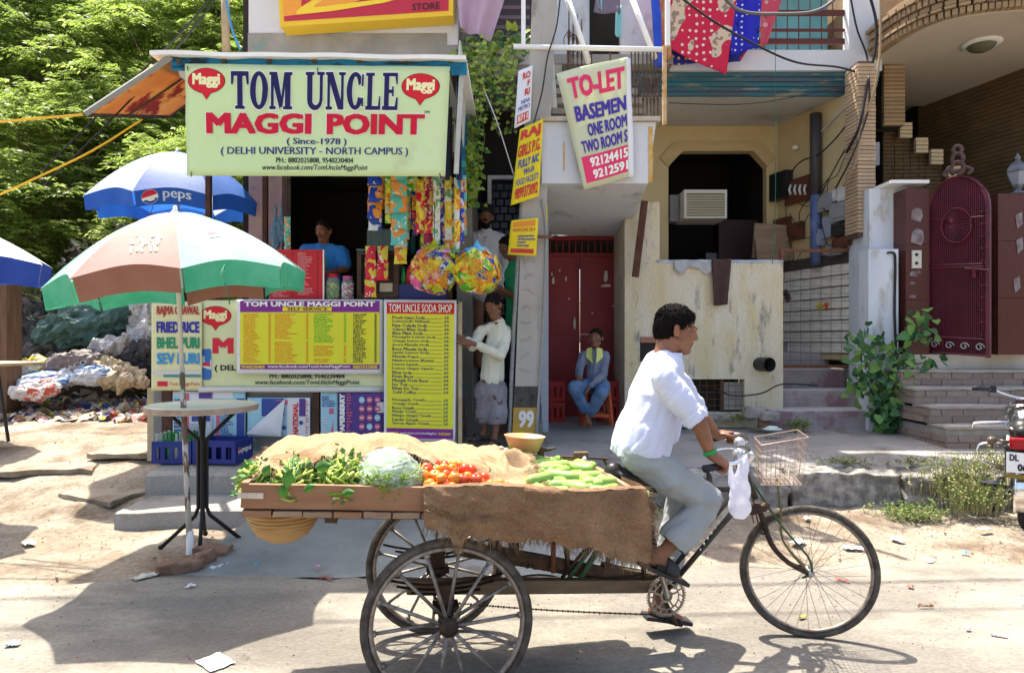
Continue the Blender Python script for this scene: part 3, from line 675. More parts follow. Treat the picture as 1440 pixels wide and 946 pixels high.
# it folds over the top edge and lies a little way in
def skin_(u,v):p=skf(u,0);return p+ul*(.11*v)+UZ*(.012*sin(v*3.1)-.02*v+.01*noise.noise(Vector((u*20,v*5,3))))
b.grid(lambda u,v:skin_(u,1-v),110,5)
def sk_end(u,v):p=skf(1,v);return p+ul*(.30*u)+ua*(.012*sin(u*5))
b.grid(sk_end,8,26)
fr=MB();fringe(b,[skf(i/60,1)for i in range(61)],260,.028,lambda:(jit(.5),jit(.3)-.1,-1));fringe(b,[skf(1,i/12)for i in range(13)],120,.03,lambda:(.9,jit(.4),jit(.5)))
fringe(b,[skf(.0+.3*i/10,.55+.3*noise.noise(Vector((i,0,0))))-ul*.01 for i in range(11)],90,.03,lambda:(jit(.7),-.4,jit(.9)))
solo('burlap_skirt',b,HESS,'brown burlap cloth hanging over the near side of the tricycle bed, behind the cart wheel','burlap')
# cover sheet over greens, cabbages and tomatoes
def gpile(a,l):
    """height of the load under the cover above bed floor"""
    h=0
    for(ca,cl,ra,rl,hh)in((-.70,.0,.22,.45,.115),(-.47,0,.24,.45,.145),(-.25,-.05,.24,.45,.155),(.07,.08,.24,.34,.10),(.30,.22,.22,.22,.07)):
        q=1-((a-ca)/ra)**2*.8-((l-cl)/rl)**2*.75
        if q>0:h=max(h,hh*q**.5)
    return h
def lfront(a):# how far towards the viewer the cover reaches
    pts=[(-.86,-.40),(-.75,-.34),(-.6,-.33),(-.5,-.27),(-.4,-.30),(-.36,-.24),(-.26,-.17),(-.15,-.17),(-.07,-.24),(.02,-.23),(.10,-.29),(.17,-.37),(.22,-.415),(.36,-.415),(.46,-.36)]
    for(a0,y0),(a1,y1)in zip(pts,pts[1:]):
        if a<=a1:return y0+(y1-y0)*(a-a0)/(a1-a0)
    return pts[-1][1]
def cov(u,v):
    a=-.80+1.24*u+.03*noise.noise(Vector((v*7,2,0)))+(.05*(v-.5)if u>.8 else 0);lf=lfront(a)+.025*noise.noise(Vector((a*16,4,0)));l=lf+(.42-lf)*v
    z=gpile(a,l)+.03+.02*noise.noise(Vector((a*6,l*6,0)))+.014*noise.noise(Vector((a*15,l*15,5)))+.006*noise.noise(Vector((a*40,l*40,5)))
    if v<.12:z-=.03*(1-v/.12)
    if u<.06:z-=.06*(1-u/.06)
    d=((a-.36)/.05)**2+((l+.05)/.08)**2
    z+=.055*math.exp(-((d-1.6)**2))-.03*math.exp(-d)
    return bed(a,l,max(z,.02)-.02)
b=MB();b.smooth=True;b.grid(cov,150,60)
fringe(b,[cov(i/80,0)for i in range(81)],500,.03,lambda:(jit(.6),-.7,-.4));fringe(b,[cov(0,i/20)for i in range(21)],260,.035,lambda:(-.9,jit(.5),jit(.6)));fringe(b,[cov(1,i/20)for i in range(21)],260,.035,lambda:(.9,jit(.5),jit(.4)));fringe(b,[cov(i/80,1)for i in range(81)],260,.02,lambda:(jit(.6),.5,.4))
solo('burlap_cover',b,HESS2,'pale frayed burlap cover draped over the greens and cabbage on the tricycle bed','burlap')
# bundles of leafy greens: many curved stalks with pale ends
GST=flat('green_stalk',(.22,.34,.03),.5,trans=.3);GST2=flat('light_green_stalk',(.42,.50,.10),.5,trans=.2);GLF=mat('dark_green_leaf',(.04,.13,.02),(.07,.2,.03),12,.5,.1,trans=.2);ROOT=flat('pale_root_ends',(.52,.42,.33),.7)
def greens(ca,cl,ra,rl,h,n,label,seed):
    rng=random.Random(seed);t=thing('bundle_of_greens',label,'greens',bed(ca,cl,-.08),'bundles of leafy greens on the tricycle bed');bs=[MB()for _ in range(4)]
    for x in bs:x.smooth=True
    for i in range(n):
        th=rng.uniform(0,2*pi);ph=rng.uniform(-.2,1.4);R_=Vector((ra*cos(th)*cos(ph),rl*sin(th)*cos(ph),h*(.1+.9*sin(ph))))*rng.uniform(.82,1.0)
        p=bed(ca,cl,-.07)+ua*R_.x+ul*R_.y+UZ*R_.z
        nn_=(R_*1).normalized();nn_=ua*nn_.x+ul*nn_.y+UZ*nn_.z;d=Vector((rng.gauss(0,.7),rng.gauss(0,.4),rng.gauss(0,1)));d=(d-nn_*d.dot(nn_)*.9).normalized()*rng.uniform(.03,.07);bend=Vector((rng.gauss(0,.012),rng.gauss(0,.01),rng.gauss(0,.012)));r=rng.uniform(.003,.008)
        if p.z-abs(d.z)<bedz((p-TO).dot(ua))-.03:d.z*=.15;p.z=max(p.z,bedz((p-TO).dot(ua))-.03)
        k=rng.choice((0,0,1,1,2));bs[k].tube([p-d,p+bend,p+d],[r,r,r*.6],5,flatk=.5 if k==2 else 1)
        if rng.random()<.16:bs[3].ell(p-d,(.009,.008,.007),None,6,4)
        if rng.random()<.5:
            q=p+d;nn=Vector((rng.gauss(0,1),rng.gauss(0,1),rng.gauss(0,1))).normalized();s_=d.cross(nn).normalized()*.011;e=d.normalized()*.035
            bs[2].add([q,q+e*.5+s_,q+e,q+e*.5-s_],[(0,1,2,3)])
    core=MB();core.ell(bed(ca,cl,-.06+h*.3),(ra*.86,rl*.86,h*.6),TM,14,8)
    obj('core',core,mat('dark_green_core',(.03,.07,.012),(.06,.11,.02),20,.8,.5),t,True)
    for x,m,nm in zip(bs,(GST,GST2,GLF,ROOT),('stalks','pale_stalks','leaves','root_ends')):obj(nm,x,m,t,kind='stuff')
greens(-.76,-.26,.07,.13,.13,420,'small bundle of greens with pale roots at the left end of the bed',1)
greens(-.63,-.24,.115,.20,.15,1100,'large bundle of leafy greens under the burlap, left of the other large bundle',2)
greens(-.44,-.24,.13,.20,.165,1400,'large bundle of leafy greens beside the plastic wrapped cabbages',3)
# loose leaves hanging over the board
for px,py,s_,rz in((405,672,.045,10),(398,690,.035,-10),(435,685,.03,60),(455,655,.04,80),(375,660,.03,30),(490,692,.03,80)):
    b=MB();b.smooth=True;c_=T(px,py,-.455);R=TM@rotm('Y',rz);b.grid(lambda u,v:c_+R@Vector(((u-.5)*s_*1.1*(sin(pi*min(.98,v*.9+.08))),-.012*(1-(2*u-1)**2)-.008*v,(v-.5)*s_*1.6)),4,6)
    solo('loose_leaf',b,GLF,{405:'large green leaf hanging over the middle of the brown side board',398:'green leaf tip below the large leaf on the side board',435:'green leaf lying on the edge of the side board',455:'broad leaf under the burlap left of the cabbages',375:'green leaf at the left of the side board',490:'green leaf beside the wrapped cabbages'}[px],'leaf','loose leaves over the side board')
# cabbages in clear plastic
t=thing('wrapped_cabbages','pale green vegetables wrapped tight in clear plastic under the burlap','cabbages',bed(-.17,-.22,-.08))
CAB=mat('pale_cabbage',(.28,.40,.22),(.15,.28,.11),7,.5,.5,12,stretch=(1,1,2.2),c3=(.14,.30,.05),c3scale=5,c3lo=.55,c3hi=.6,trans=.15)
PLAS=mat('milky_plastic',(.75,.82,.8),rough=.15,bump=.9,bscale=9,stretch=(1,1,3),alpha=.26,spec=.8)
b=MB();cb0=bed(-.245,-.27,.03);b.ell(cb0,(.125,.165,.112),TM,30,20);b.ell(cb0+ua*.04-UZ*.02,(.112,.16,.092),TM);b.ell(cb0-ua*.05-UZ*.015,(.10,.16,.09),TM);obj('vegetable_heap',fuse(b,.009,0,lambda p,n:.010*noise.noise(p*18)+.006*noise.noise(Vector((p.x*14,p.y*14,p.z*50)))),CAB,t)
b=MB();b.ell(cb0,(.131,.172,.119),TM,30,20);b.ell(cb0+ua*.04-UZ*.02,(.118,.168,.1),TM);b.ell(cb0-ua*.05-UZ*.015,(.106,.168,.098),TM);obj('plastic_wrap',fuse(b,.007,0,clothfold(.009,15,3,(.8,.8,2.6))),PLAS,t)
b=MB();b.smooth=True;rng=random.Random(12)
for i in range(620):
    th=rng.uniform(pi,2*pi);ph=-1.2+1.5*rng.random()**1.6;q=Vector((.138*cos(th)*cos(ph),.174*sin(th)*cos(ph),.120*sin(ph)));p=cb0+TM@q
    d=Vector((rng.gauss(0,1),rng.gauss(0,.3),rng.gauss(0,1))).normalized()*rng.uniform(.015,.04);b.tube([p-d,p+d],[.003,.0015],4)
obj('green_stalks',b,GST,t,kind='stuff')
# tomatoes: each one its own
def vfruit(prof,c,R,n=12):
    b=MB();b.smooth=True;b.lathe(prof,(0,0,0),n);return b
TOM=[mat('red_tomato',(.55,.035,.015),(.62,.09,.02),20,.25,0),mat('orange_tomato',(.68,.16,.02),(.7,.25,.03),20,.25,0)]
prof=[(.001,-.024),(.014,-.022),(.025,-.010),(.028,.002),(.024,.016),(.014,.022),(.005,.020),(.001,.017)]
tm=[]
for m in TOM:
    b=MB();b.smooth=True;b.lathe(prof,(0,0,0),14);me=b.mesh('tomato',[m,flat('tomato_stem',(.05,.16,.02))]);tm.append(me)
rng=random.Random(5);spots=[]
for row,(l,z,n,a0,a1)in enumerate(((-.405,-.005,8,-.09,.27),(-.355,.010,8,-.10,.25),(-.30,.028,7,-.11,.19),(-.245,.045,6,-.11,.14),(-.19,.055,5,-.10,.10),(-.38,.035,4,-.05,.14))):
    for i in range(n):spots.append((a0+(a1-a0)*(i+.5)/n+rng.uniform(-.008,.008),l+rng.uniform(-.008,.008),z+.012+rng.uniform(-.004,.004),row,i,n))
plc=['at the left end','left of the middle','in the middle','right of the middle','at the right end']
rows=['front row of tomatoes','second row from the front','middle row of the heap','row before the last','back row under the burlap cover','small row heaped on top'];ORD=['leftmost','second from the left','third from the left','fourth from the left','fifth from the left','sixth from the left','seventh from the left','eighth from the left','ninth from the left']
for a,l,z,row,i,n in spots:
    k=0 if rng.random()<.55 else 1;o=bpy.data.objects.new('tomato',tm[k]);C.objects.link(o);o.location=bed(a,l,z);o.rotation_euler=(rng.uniform(-.8,.8),rng.uniform(-.8,.8),rng.uniform(0,6));o.scale=(1,)*3 if rng.random()<.5 else(.9,.9,.9)
    o['label']=f"{'red' if k == 0 else 'orange'} tomato, {ORD[i]} in the {rows[row]}";o['category']='tomato';o['group']='tomatoes on the tricycle bed'
# bottle gourds / cucumbers
GRD=mat('pale_gourd',(.34,.48,.12),(.46,.58,.22),5,.3,.05,stretch=(1,1,.3));GRD2=mat('green_gourd',(.19,.32,.09),(.30,.45,.10),6,.3,.05)
def gourd_mesh(ln,r,bend,m):
    b=MB();b.smooth=True;pts=[];rs=[];ln*=1.22;r*=1.25;bend*=1.3
    for i in range(11):
        t=i/10;pts.append(Vector((ln*(t-.5),bend*(1-(2*t-1)**2),0)));rs.append(r*(max(.02,sin(pi*(.04+.92*t)))**.42)*(.82+.22*t)*(1 if 0<i<10 else .45))
    b.tube(pts,rs,12);b.cur=1;b.tube([pts[0]+Vector((-.012,0,0)),pts[0]],.004,5);return b.mesh('gourd',[m,flat('gourd_stem',(.2,.3,.08))])
gm=[gourd_mesh(.17,.024,.012,GRD),gourd_mesh(.15,.023,.0,GRD),gourd_mesh(.18,.026,.02,GRD2),gourd_mesh(.14,.022,.006,GRD),gourd_mesh(.16,.025,-.01,GRD2)]
gs=[(745,655,.30,15,2),(790,662,.32,-5,1),(770,672,.25,20,0),(800,676,.22,-20,0),(833,672,.28,10,1),(760,686,.10,-30,3),(787,690,.05,-60,0),(812,683,.12,15,1),(838,686,.1,-35,3),(860,680,.18,30,0),(760,700,-.1,5,0),(768,708,-.34,62,0),(790,697,-.2,15,2),(812,698,-.3,38,0),(800,708,-.37,40,2),(822,694,-.1,20,0),(846,694,-.05,-10,1),(832,706,-.37,8,3),(858,703,-.34,-80,0),(872,700,-.25,52,1),(885,706,-.33,40,0),(868,690,0,-50,2),(850,684,.2,5,0),(780,681,.18,-15,2),(825,664,.35,-12,0),(880,696,-.12,62,3),(790,712,-.40,5,1),(742,668,.2,35,0),(815,671,.2,40,0),(845,706,-.40,30,3),(775,694,-.1,35,1),(895,708,-.38,35,0)]
pz=lambda l:(-.08)
GL={}
def gl(x):
    GL[x]=GL.get(x,0)+1;return x if GL[x]==1 else(x+', next' if GL[x]==2 else x+', last one')
for i,(px,py,l,ang,k)in enumerate(sorted(gs)):
    o=bpy.data.objects.new('gourd',gm[k]);C.objects.link(o);o.location=T(px,py,l);o.rotation_euler=(Matrix.Rotation(TH,4,'Z')@Matrix.Rotation(radians(-ang*.75),4,'Y')@Matrix.Rotation(radians(ang*.8+jit(10)),4,'Z')@Matrix.Rotation(jit(2),4,'X')).to_euler()
    hd='leaning up right' if 25<ang<75 else('lying nearly level' if-20<ang<=25 else('standing steeply' if ang<=-60 or ang>=75 else 'sloping down right'))
    dep='at the front edge' if l<-.28 else('in the front half' if l<-.05 else('in the middle' if l<.15 else('behind the middle' if l<.26 else 'at the back')))
    side='beside the burlap cover' if px<775 else('left of centre' if px<805 else('in the centre' if px<835 else('right of centre' if px<866 else 'at the saddle end')))
    o['label']=gl(f"{'pale green' if k in (0, 1, 3) else 'green'} gourd {hd}, {dep}, {side}");o['category']='gourd';o['group']='gourds on the tricycle bed'
# hidden lower gourds that fill the heap
b=MB();rng=random.Random(8);b.smooth=True
for i in range(60):
    a=rng.uniform(.40,.76);l=rng.uniform(-.38,.36);c_=bed(a,l,-.03+rng.uniform(0,.05));an=rng.uniform(0,pi);d=(ua*cos(an)+ul*sin(an))*.06;b.cap(c_-d,.026,c_+d,.028,8)
solo('gourd_heap',b,GRD2,'lower layer of green gourds under the pile','gourds',kind='stuff')
# balance scale with a tin pan at the back of the bed
t=thing('weighing_scale','old iron weighing scale with a battered orange and yellow pan','scale',bed(.33,.34,-.08));sc0=T(737,640,.34)
PAN=mat('worn_painted_pan',(.42,.22,.11),(.52,.32,.2),9,.45,.3,c3=(.34,.36,.06),c3scale=7,c3lo=.52,c3hi=.55)
b=MB();b.smooth=True;pc=T(737,634,.34);M=TM@rotm('Y',3);b.lathe([(.001,-.0),(.072,.0),(.078,.008),(.108,.080),(.112,.082),(.105,.081),(.073,.012),(.001,.006)],pc,28,M);obj('pan',b,PAN,t)
b=MB();b.box(pc-UZ*.02,(.10,.05,.03),TM);b.bb(0,0,0,0,0,0);b.box(pc+ua*.09-UZ*.03,(.03,.03,.09),TM);b.cap(pc+ua*.1,.012,pc+ua*.17+UZ*.01,.006);obj('stand',b,DARKIRON,t)
b=MB();b.box(pc+ua*.33-UZ*.045,(.26,.03,.008),TM@rotm('Y',4));b.tube([pc+ua*.44-UZ*.055,pc+ua*.46-UZ*.10],.007,6);b.tube([pc+ua*.22-UZ*.04,pc+ua*.22-UZ*.09],.007,6);obj('beam',b,DARKIRON,t)
b=MB();b.box(pc+ua*.31-UZ*.028,(.075,.04,.028),TM);obj('weight',b,mat('brown_weight',(.10,.05,.03),(.15,.09,.05),30,.6,.2),t)
b=MB();b.smooth=True;b.ell(T(822,660,.3),(.035,.035,.03),None,14,10);b.cap(T(822,652,.3),.018,T(822,644,.3),.008)
solo('knotted_plastic_bag',fuse(b,.006,1,clothfold(.006,30)),mat('white_plastic_bag',(.75,.77,.8),rough=.3,bump=.5,bscale=20,trans=.3),'small knotted white plastic bag lying on the gourds','bag')
b=MB();b.smooth=True;b.ell(T(712,634,.3),(.022,.02,.018));b.ell(T(722,640,.3),(.016,.015,.015));b.ell(T(705,630,.3),(.014,.014,.012));solo('garlic_bulbs',fuse(b,.004,1),ROOT,'pale pink garlic bulbs beside the scale pan','garlic')
# basket under the bed
t=thing('cane_basket','round cane basket hung upside down under the rear of the tricycle bed','basket',bed(-.66,-.22,-.30));BASK=mat('cane_weave',(.50,.29,.10),(.62,.39,.16),8,.7,.9,60,stretch=(1,1,5))
b=MB();b.smooth=True;bc=bed(-.675,-.24,-.108);b.lathe([(.143,0),(.142,-.03),(.13,-.075),(.105,-.115),(.06,-.142),(.001,-.150)],bc,36);obj('bowl',b,BASK,t)
for k in range(9):
    b=MB();b.smooth=True;z=-.006-.0155*k;r=[.144,.143,.141,.137,.130,.121,.108,.089,.064][k];b.ring(r,.0052,bc+UZ*z,40,6,rotm('X',90));obj('cane_band',b,BASK,t)
# plastic carrier bag on the handlebar
b=MB();b.smooth=True;q=lambda x,y:T(x,y,-.19)
b.ell(q(1040,712),(.060,.045,.060));b.ell(q(1042,690),(.052,.040,.07));b.cap(q(1038,700),.045,q(1046,655),.028);b.cap(q(1046,660),.026,q(1050,640),.008);b.cap(q(1030,680),.02,q(1028,655),.007)
BAG=mat('thin_white_bag',(.8,.8,.88),(.7,.72,.85),12,.25,.8,14,trans=.45,alpha=.72)
solo('carrier_bag',fuse(b,.006,2,drape(.006,14,2,(0,0,1))),BAG,'translucent white carrier bag hanging from the handlebar','bag')
# -- the rider
SHIRT=mat('pale_blue_white_shirt',(.62,.66,.80),(.57,.61,.77),2,.8,.25,12,trans=.12)
TROU=mat('grey_trousers',(.26,.285,.29),(.32,.345,.35),4,.85,.35,12)
rider=thing('person','man in pale shirt and grey trousers pedalling the cargo tricycle','person',(TO.x+.95,TO.y+.17,0))
H=T(951,466,0);HF=(ua*1-ul*.22-UZ*.20);b=MB()
SH=1.0
hq,HR=head(b,H,HF,UZ+ua*.22,SH)
nb=T(934,504,.0);chest=T(928,560,0);pel=T(893,642,0)
shN=T(934,532,-.165);elN=T(982,592,-.235);wrN=T(1000,640,-.25)
shF=T(942,526,.16);elF=T(985,582,.24);wrF=T(1008,612,.26)
hpN=T(892,650,-.09);knN=T(996,700,-.13);anN=T(936,774,-.13)
hpF=T(893,645,.09);knF=T(960,680,.24);anF=T(925,850,.16)
b.cap(H-ua*.03-UZ*.03,.056,nb,.062,16);b.cap(nb,.06,chest,.10,16);b.cap(chest,.10,pel+UZ*.03+ua*.02,.08,16)
b.cap(nb+UZ*-.02,.06,shN,.05);b.cap(nb+UZ*-.02,.06,shF,.05)
for sh,el,wr_ in((shN,elN,wrN),(shF,elF,wrF)):
    b.cap(sh,.05,el,.038,12);b.cap(el,.040,el.lerp(wr_,.45),.036,12);b.cap(el.lerp(wr_,.45),.036,wr_,.024,12)
hand(b,wrN,T(1022,652,-.26)-wrN,Vector((-.15,.5,-1)),1,1.0,(62,62,40),r=.0095)
hand(b,wrF,T(1030,608,.27)-wrF,Vector((-.1,-.2,-1)),-1,1.0,(60,60,40),r=.0095)
for hp,kn,an in((hpN,knN,anN),(hpF,knF,anF)):
    b.cap(hp+UZ*.03+ua*.02,.07,kn,.05,12);b.cap(kn,.055,kn.lerp(an,.35),.05,12);b.cap(kn.lerp(an,.35),.05,an,.034,12)
def foot(b,an,d,dn,s=1):
    d=Vector(d).normalized();u=Vector(dn);sd=d.cross(u).normalized()
    b.cap(an-u*.035*s-d*.025*s,.030*s,an-u*.03*s+d*.05*s,.032*s,10);b.cap(an,.034*s,an+d*.05*s-u*.03*s,.034*s,10);b.cap(an+d*.04*s-u*.035*s,.034*s,an+d*.13*s-u*.062*s,.022*s,10)
    b.cap(an+d*.06*s-u*.045*s+sd*.012,.026*s,an+d*.13*s-u*.064*s+sd*.018,.019*s,10)
    for i in range(5):
        o=-.030+.015*i;b.cap(an+d*.12*s-u*.064*s+sd*o*s,.012*s,an+d*(.172-.008*abs(i-1 if True else 0))*s-u*.070*s+sd*o*1.1*s,.0095*s,8)
fd=(T(965,802,-.15)-T(925,785,-.15)).normalized();fu=ul.cross(fd);fu=fu if fu.z>0 else-fu
foot(b,T(925,779,-.14),fd,fu);foot(b,anF,ua-UZ*.2,UZ)
b.cap(anN,.035,T(925,779,-.14),.034,12)
obj('body',fuse(b,.0058,3),SKIN,rider)
face_bits(hq,HR,rider,SH,moust=True)
hm_=hairmesh(H+UZ*.004,HF,UZ+ua*.22,SH*1.02,.006);obj('hair',hairmesh(H+UZ*.004,HF,UZ+ua*.22,SH*1.02,.006),HAIR,rider);strands(hm_,H,HF,UZ+ua*.22,SH,5200,rider)
# shirt
b=MB();q=T
for(p0,r0,p1,r1)in((q(932,515,0),.085,q(922,560,0),.118),(q(922,560,0),.118,q(908,605,0),.118),(q(905,605,0),.132,q(899,632,0),.132)):
    for l in(-.055,0,.055):b.cap(p0+ul*l*.8,r0,p1+ul*l,r1,18)
b.cap(q(941,515,-.04),.075,q(946,560,-.03),.075,14);b.cap(q(946,560,0),.08,q(940,610,0),.06)
for sgn,sh,el in((-1,shN,elN),(1,shF,elF)):
    b.cap(nb-UZ*.035+ul*sgn*.05,.068,sh,.068,14);e2=sh.lerp(el,.92);b.cap(sh,.069,sh.lerp(el,.5)-UZ*.008,.068,14);b.cap(sh.lerp(el,.5)-UZ*.004,.068,e2,.058,14)
m=fuse(b,.0065,4,drape(.0085,7,1,(.6,.1,.75)))
hemz=lambda p:p.z>T(900,634,0).z-.02*(p-L(0,0,0)).dot(ua)+.014+.012*noise.noise(p*9)
m=cut(m,hemz)
for sh,el in((shN,elN),(shF,elF)):m=cut(m,lambda p,sh=sh,d=(el-sh).normalized(),k=(el-sh).length:not(k*.93<(p-sh).dot(d)<k*1.4 and(p-sh-d*(p-sh).dot(d)).length<.09))
obj('shirt',m,SHIRT,rider)
b=MB();d=(elN-shN).normalized();M=Matrix((d.cross(UZ).normalized(),d,d.cross(UZ).normalized().cross(d)*-1)).transposed()
for k in(0,1,2):b.ring(.056-.001*k,.010,shN.lerp(elN,.86+.055*k),24,8,M,1.2)
obj('rolled_sleeve',fuse(b,.006,1,clothfold(.008,16,4)),SHIRT,rider)
b=MB();nd=(H-nb).normalized();M=Matrix((ua,nd,ul)).transposed();b.ring(.070,.013,nb+nd*.012-UZ*.002,28,8,M,2.0);obj('collar',fuse(b,.006,2),SHIRT,rider)
# trousers
b=MB()
b.cap(q(899,630,-.05),.108,q(901,638,-.05),.102,16);b.cap(q(899,630,.05),.108,q(901,638,.05),.100,16)
for sgn,hp,kn,an in((-1,hpN,knN,anN),(1,hpF,knF,anF)):
    b.cap(hp+UZ*.035+ua*.02,.088,hp.lerp(kn,.5)+UZ*.012,.088,16);b.cap(hp.lerp(kn,.5),.092,kn,.070,16);low_=kn.lerp(an,.80 if sgn<0 else .78);b.cap(kn,.072,kn.lerp(low_,.5)+ua*.015,.078,16);b.cap(kn.lerp(low_,.5)+ua*.015,.078,low_,.083,16)
m=fuse(b,.0075,4,drape(.009,7,5,(.9,0,.3)))
# clean hems
for kn,an,f in((knN,anN,.86),(knF,anF,.84)):
    d=(an-kn).normalized();hp_=kn.lerp(an,f);m=cut(m,lambda p,d=d,hp_=hp_:not((p-hp_).dot(d)>0 and(p-hp_).length<.2))
obj('trousers',m,TROU,rider)
b=MB();b.smooth=True;wd_=(wrN-elN).normalized();M=Matrix((wd_.cross(UZ).normalized(),wd_,wd_.cross(UZ).normalized().cross(wd_))).transposed();b.ring(.029,.005,wrN-(wrN-elN).normalized()*.015,20,6,M,2.0);obj('wristband',b,flat('green_band',(.01,.25,.06),.4),rider)
b=MB();sc=T(925,779,-.14)-fu*.072;sd=fd.cross(fu);R=Matrix((fd,sd,fu)).transposed();b.rough_box(sc+fd*.055,(.27,.095,.018),R,j=.001,n=4,bev=.12)
b.smooth=True;b.grid(lambda u,v:sc+fd*(.045+.07*v)+sd*(.052*cos(pi*u))+fu*(.015+.066*sin(pi*u)*(1-.35*v)),12,3,.005);obj('sandal',b,flat('black_sandal',(.03,.03,.032),.6),rider)
b=MB();b.rough_box(anF+ua*.05-UZ*.075,(.26,.09,.02),TM@rotm('Y',11),j=.001,n=3,bev=.12);obj('sandal',b,flat('black_sandal',(.03,.03,.032)),rider)
# -- other people
def stand_body(b,pel,nb,H,f,u,s):
    b.cap(H-UZ*.05*s,.052*s,nb,.058*s,12);b.cap(nb,.06*s,nb.lerp(pel,.45),.10*s,14);b.cap(nb.lerp(pel,.45),.10*s,pel,.10*s,14)
# boy in a cream shirt holding the soda menu board
s=.93;yb=6.98;by=lambda px,py,dy=0:P(px,py,yb+dy)
boy=thing('person','boy in cream shirt and grey cargo shorts standing beside the tall soda menu','person',P(686,627,yb)*1)
H=by(694,430,-.02);HF=Vector((-.55,-.75,-.42));b=MB();hq,HR=head(b,H,HF,UZ+Vector((-.15,-.25,0)),s*1.08)
nb=by(700,455,.03);ch=by(697,485);pel=by(690,545)
stand_body(b,pel,nb,H,HF,UZ,s)
shR=by(678,464,.0);shL=by(713,466,.08);elR=by(664,487,-.14);elL=by(704,500,-.16);wrR=by(648,472,-.24);wrL=by(664,482,-.32)
wrR=by(655,476,-.20)
for sh,el,wr_ in((shR,elR,wrR),(shL,elL,wrL)):b.cap(nb,.05*s,sh,.045*s);b.cap(sh,.045*s,el,.035*s);b.cap(el,.035*s,wr_,.024*s)
hand(b,wrR,Vector((-1,-.4,.15)),Vector((0,1,0)),1,s,(20,25,20));hand(b,wrL,Vector((-1,.1,.12)),Vector((0,1,-.1)),1,s,(15,20,15))
hpL=by(700,548,.03);hpR=by(680,548,0);knL=by(700,580,-.05);knR=by(680,578,0);anL=by(696,613,-.05);anR=by(682,607,.05)
for hp,kn,an in((hpL,knL,anL),(hpR,knR,anR)):b.cap(hp,.08*s,kn,.05*s);b.cap(kn,.048*s,an,.034*s)
foot(b,anL,Vector((-.25,-1,-.02)),UZ,s);foot(b,anR,Vector((-.9,-.5,-.02)),UZ,s)
obj('body',fuse(b,.0085,2),SKIN2,boy);face_bits(hq,HR,boy,s*1.08);obj('hair',hairmesh(H,HF,UZ+Vector((-.15,-.25,0)),s*1.10,.009),HAIR,boy)
CREAM=mat('cream_shirt',(.62,.63,.50),(.70,.70,.58),5,.85,.4,12,trans=.1);b=MB()
b.cap(by(700,455,.04),.075*s,by(698,466,.03),.10*s,14);b.cap(by(700,462,.04),.09*s,by(694,495,0),.115*s,14);b.cap(by(694,495,0),.115*s,by(692,530,0),.135*s,14)
for sh,el,wr_ in((shR,elR,wrR),(shL,elL,wrL)):b.cap(nb-UZ*.02,.06*s,sh,.062*s);b.cap(sh,.064*s,el,.058*s);b.cap(el,.056*s,el.lerp(wr_,.8),.045*s)
m=cut(fuse(b,.010,3,drape(.010,8,3,(.2,0,1))),lambda p:p.z>by(690,540).z);obj('shirt',m,CREAM,boy)
b=MB();b.ring(.062*s,.012,nb+UZ*.015,20,6,rotm('X',75),1.8);obj('collar',fuse(b,.008,1),CREAM,boy)
SHORT=mat('patched_grey_shorts',(.17,.16,.18),(.25,.24,.26),6,.9,.4,20,c3=(.10,.05,.05),c3scale=7,c3lo=.57,c3hi=.6);b=MB()
b.cap(by(691,536,0),.125*s,by(690,552,0),.13*s,14)
for hp,kn,an in((hpL,knL,anL),(hpR,knR,anR)):b.cap(hp,.11*s,kn,.10*s,14);b.cap(kn,.10*s,kn.lerp(an,.35),.102*s,14)
m=cut(fuse(b,.010,3,drape(.010,8,8,(.2,0,1))),lambda p:p.z>by(690,594).z);obj('cargo_shorts',m,SHORT,boy)
for an,d in((anL,Vector((-.25,-1,0)).normalized()),(anR,Vector((-.9,-.5,0)).normalized())):
    b=MB();R=Matrix((d,UZ.cross(d),UZ)).transposed();b.rough_box(an+d*.055-UZ*.085,(.25,.09,.02),R,j=.001,n=3,bev=.1);b.smooth=True;b.grid(lambda u,v:an-UZ*.078+d*(.05+.07*v)+UZ.cross(d)*(.05*cos(pi*u))+UZ*(.065*sin(pi*u)),10,2,.006);obj('slipper',b,flat('dark_slipper',(.04,.04,.045)),boy)
# seated boy on the orange stool
s=.92;yb=8.25;by=lambda px,py,dy=0:P(px,py,yb+dy)
sit=thing('person','boy in a pale denim jacket sitting on the orange stool before the red door','person',P(830,597,yb))
H=by(838,476,.0);HF=Vector((-.45,-.85,.05));b=MB();hq,HR=head(b,H,HF,UZ,s*1.08);nb=by(836,492,.03);pel=by(838,540,.05);stand_body(b,pel,nb,H,HF,UZ,s)
shR=by(820,500,.02);shL=by(851,500,.04);elR=by(815,521,-.08);elL=by(848,526,-.12);wrR=by(814,530,-.28);wrL=by(828,546,-.32)
for sh,el,wr_ in((shR,elR,wrR),(shL,elL,wrL)):b.cap(nb,.05*s,sh,.045*s);b.cap(sh,.045*s,el,.035*s);b.cap(el,.035*s,wr_,.024*s)
hand(b,wrR,Vector((-.2,-.8,-.5)),Vector((.3,0,-1)),1,s,(30,40,30));hand(b,wrL,Vector((-.6,-.4,-.6)),Vector((-.2,0,-1)),-1,s,(30,40,30))
hpR=by(830,543,.0);hpL=by(848,543,.02);knR=by(808,545,-.42);knL=by(846,552,-.42);anR=by(824,580,-.24);anL=by(828,583,-.20)
for hp,kn,an in((hpL,knL,anL),(hpR,knR,anR)):b.cap(hp,.08*s,kn,.055*s);b.cap(kn,.055*s,an,.034*s)
foot(b,anL,Vector((-.1,-1,-.45)),UZ,s*.95);foot(b,anR,Vector((.2,-1,-.4)),UZ,s*.95)
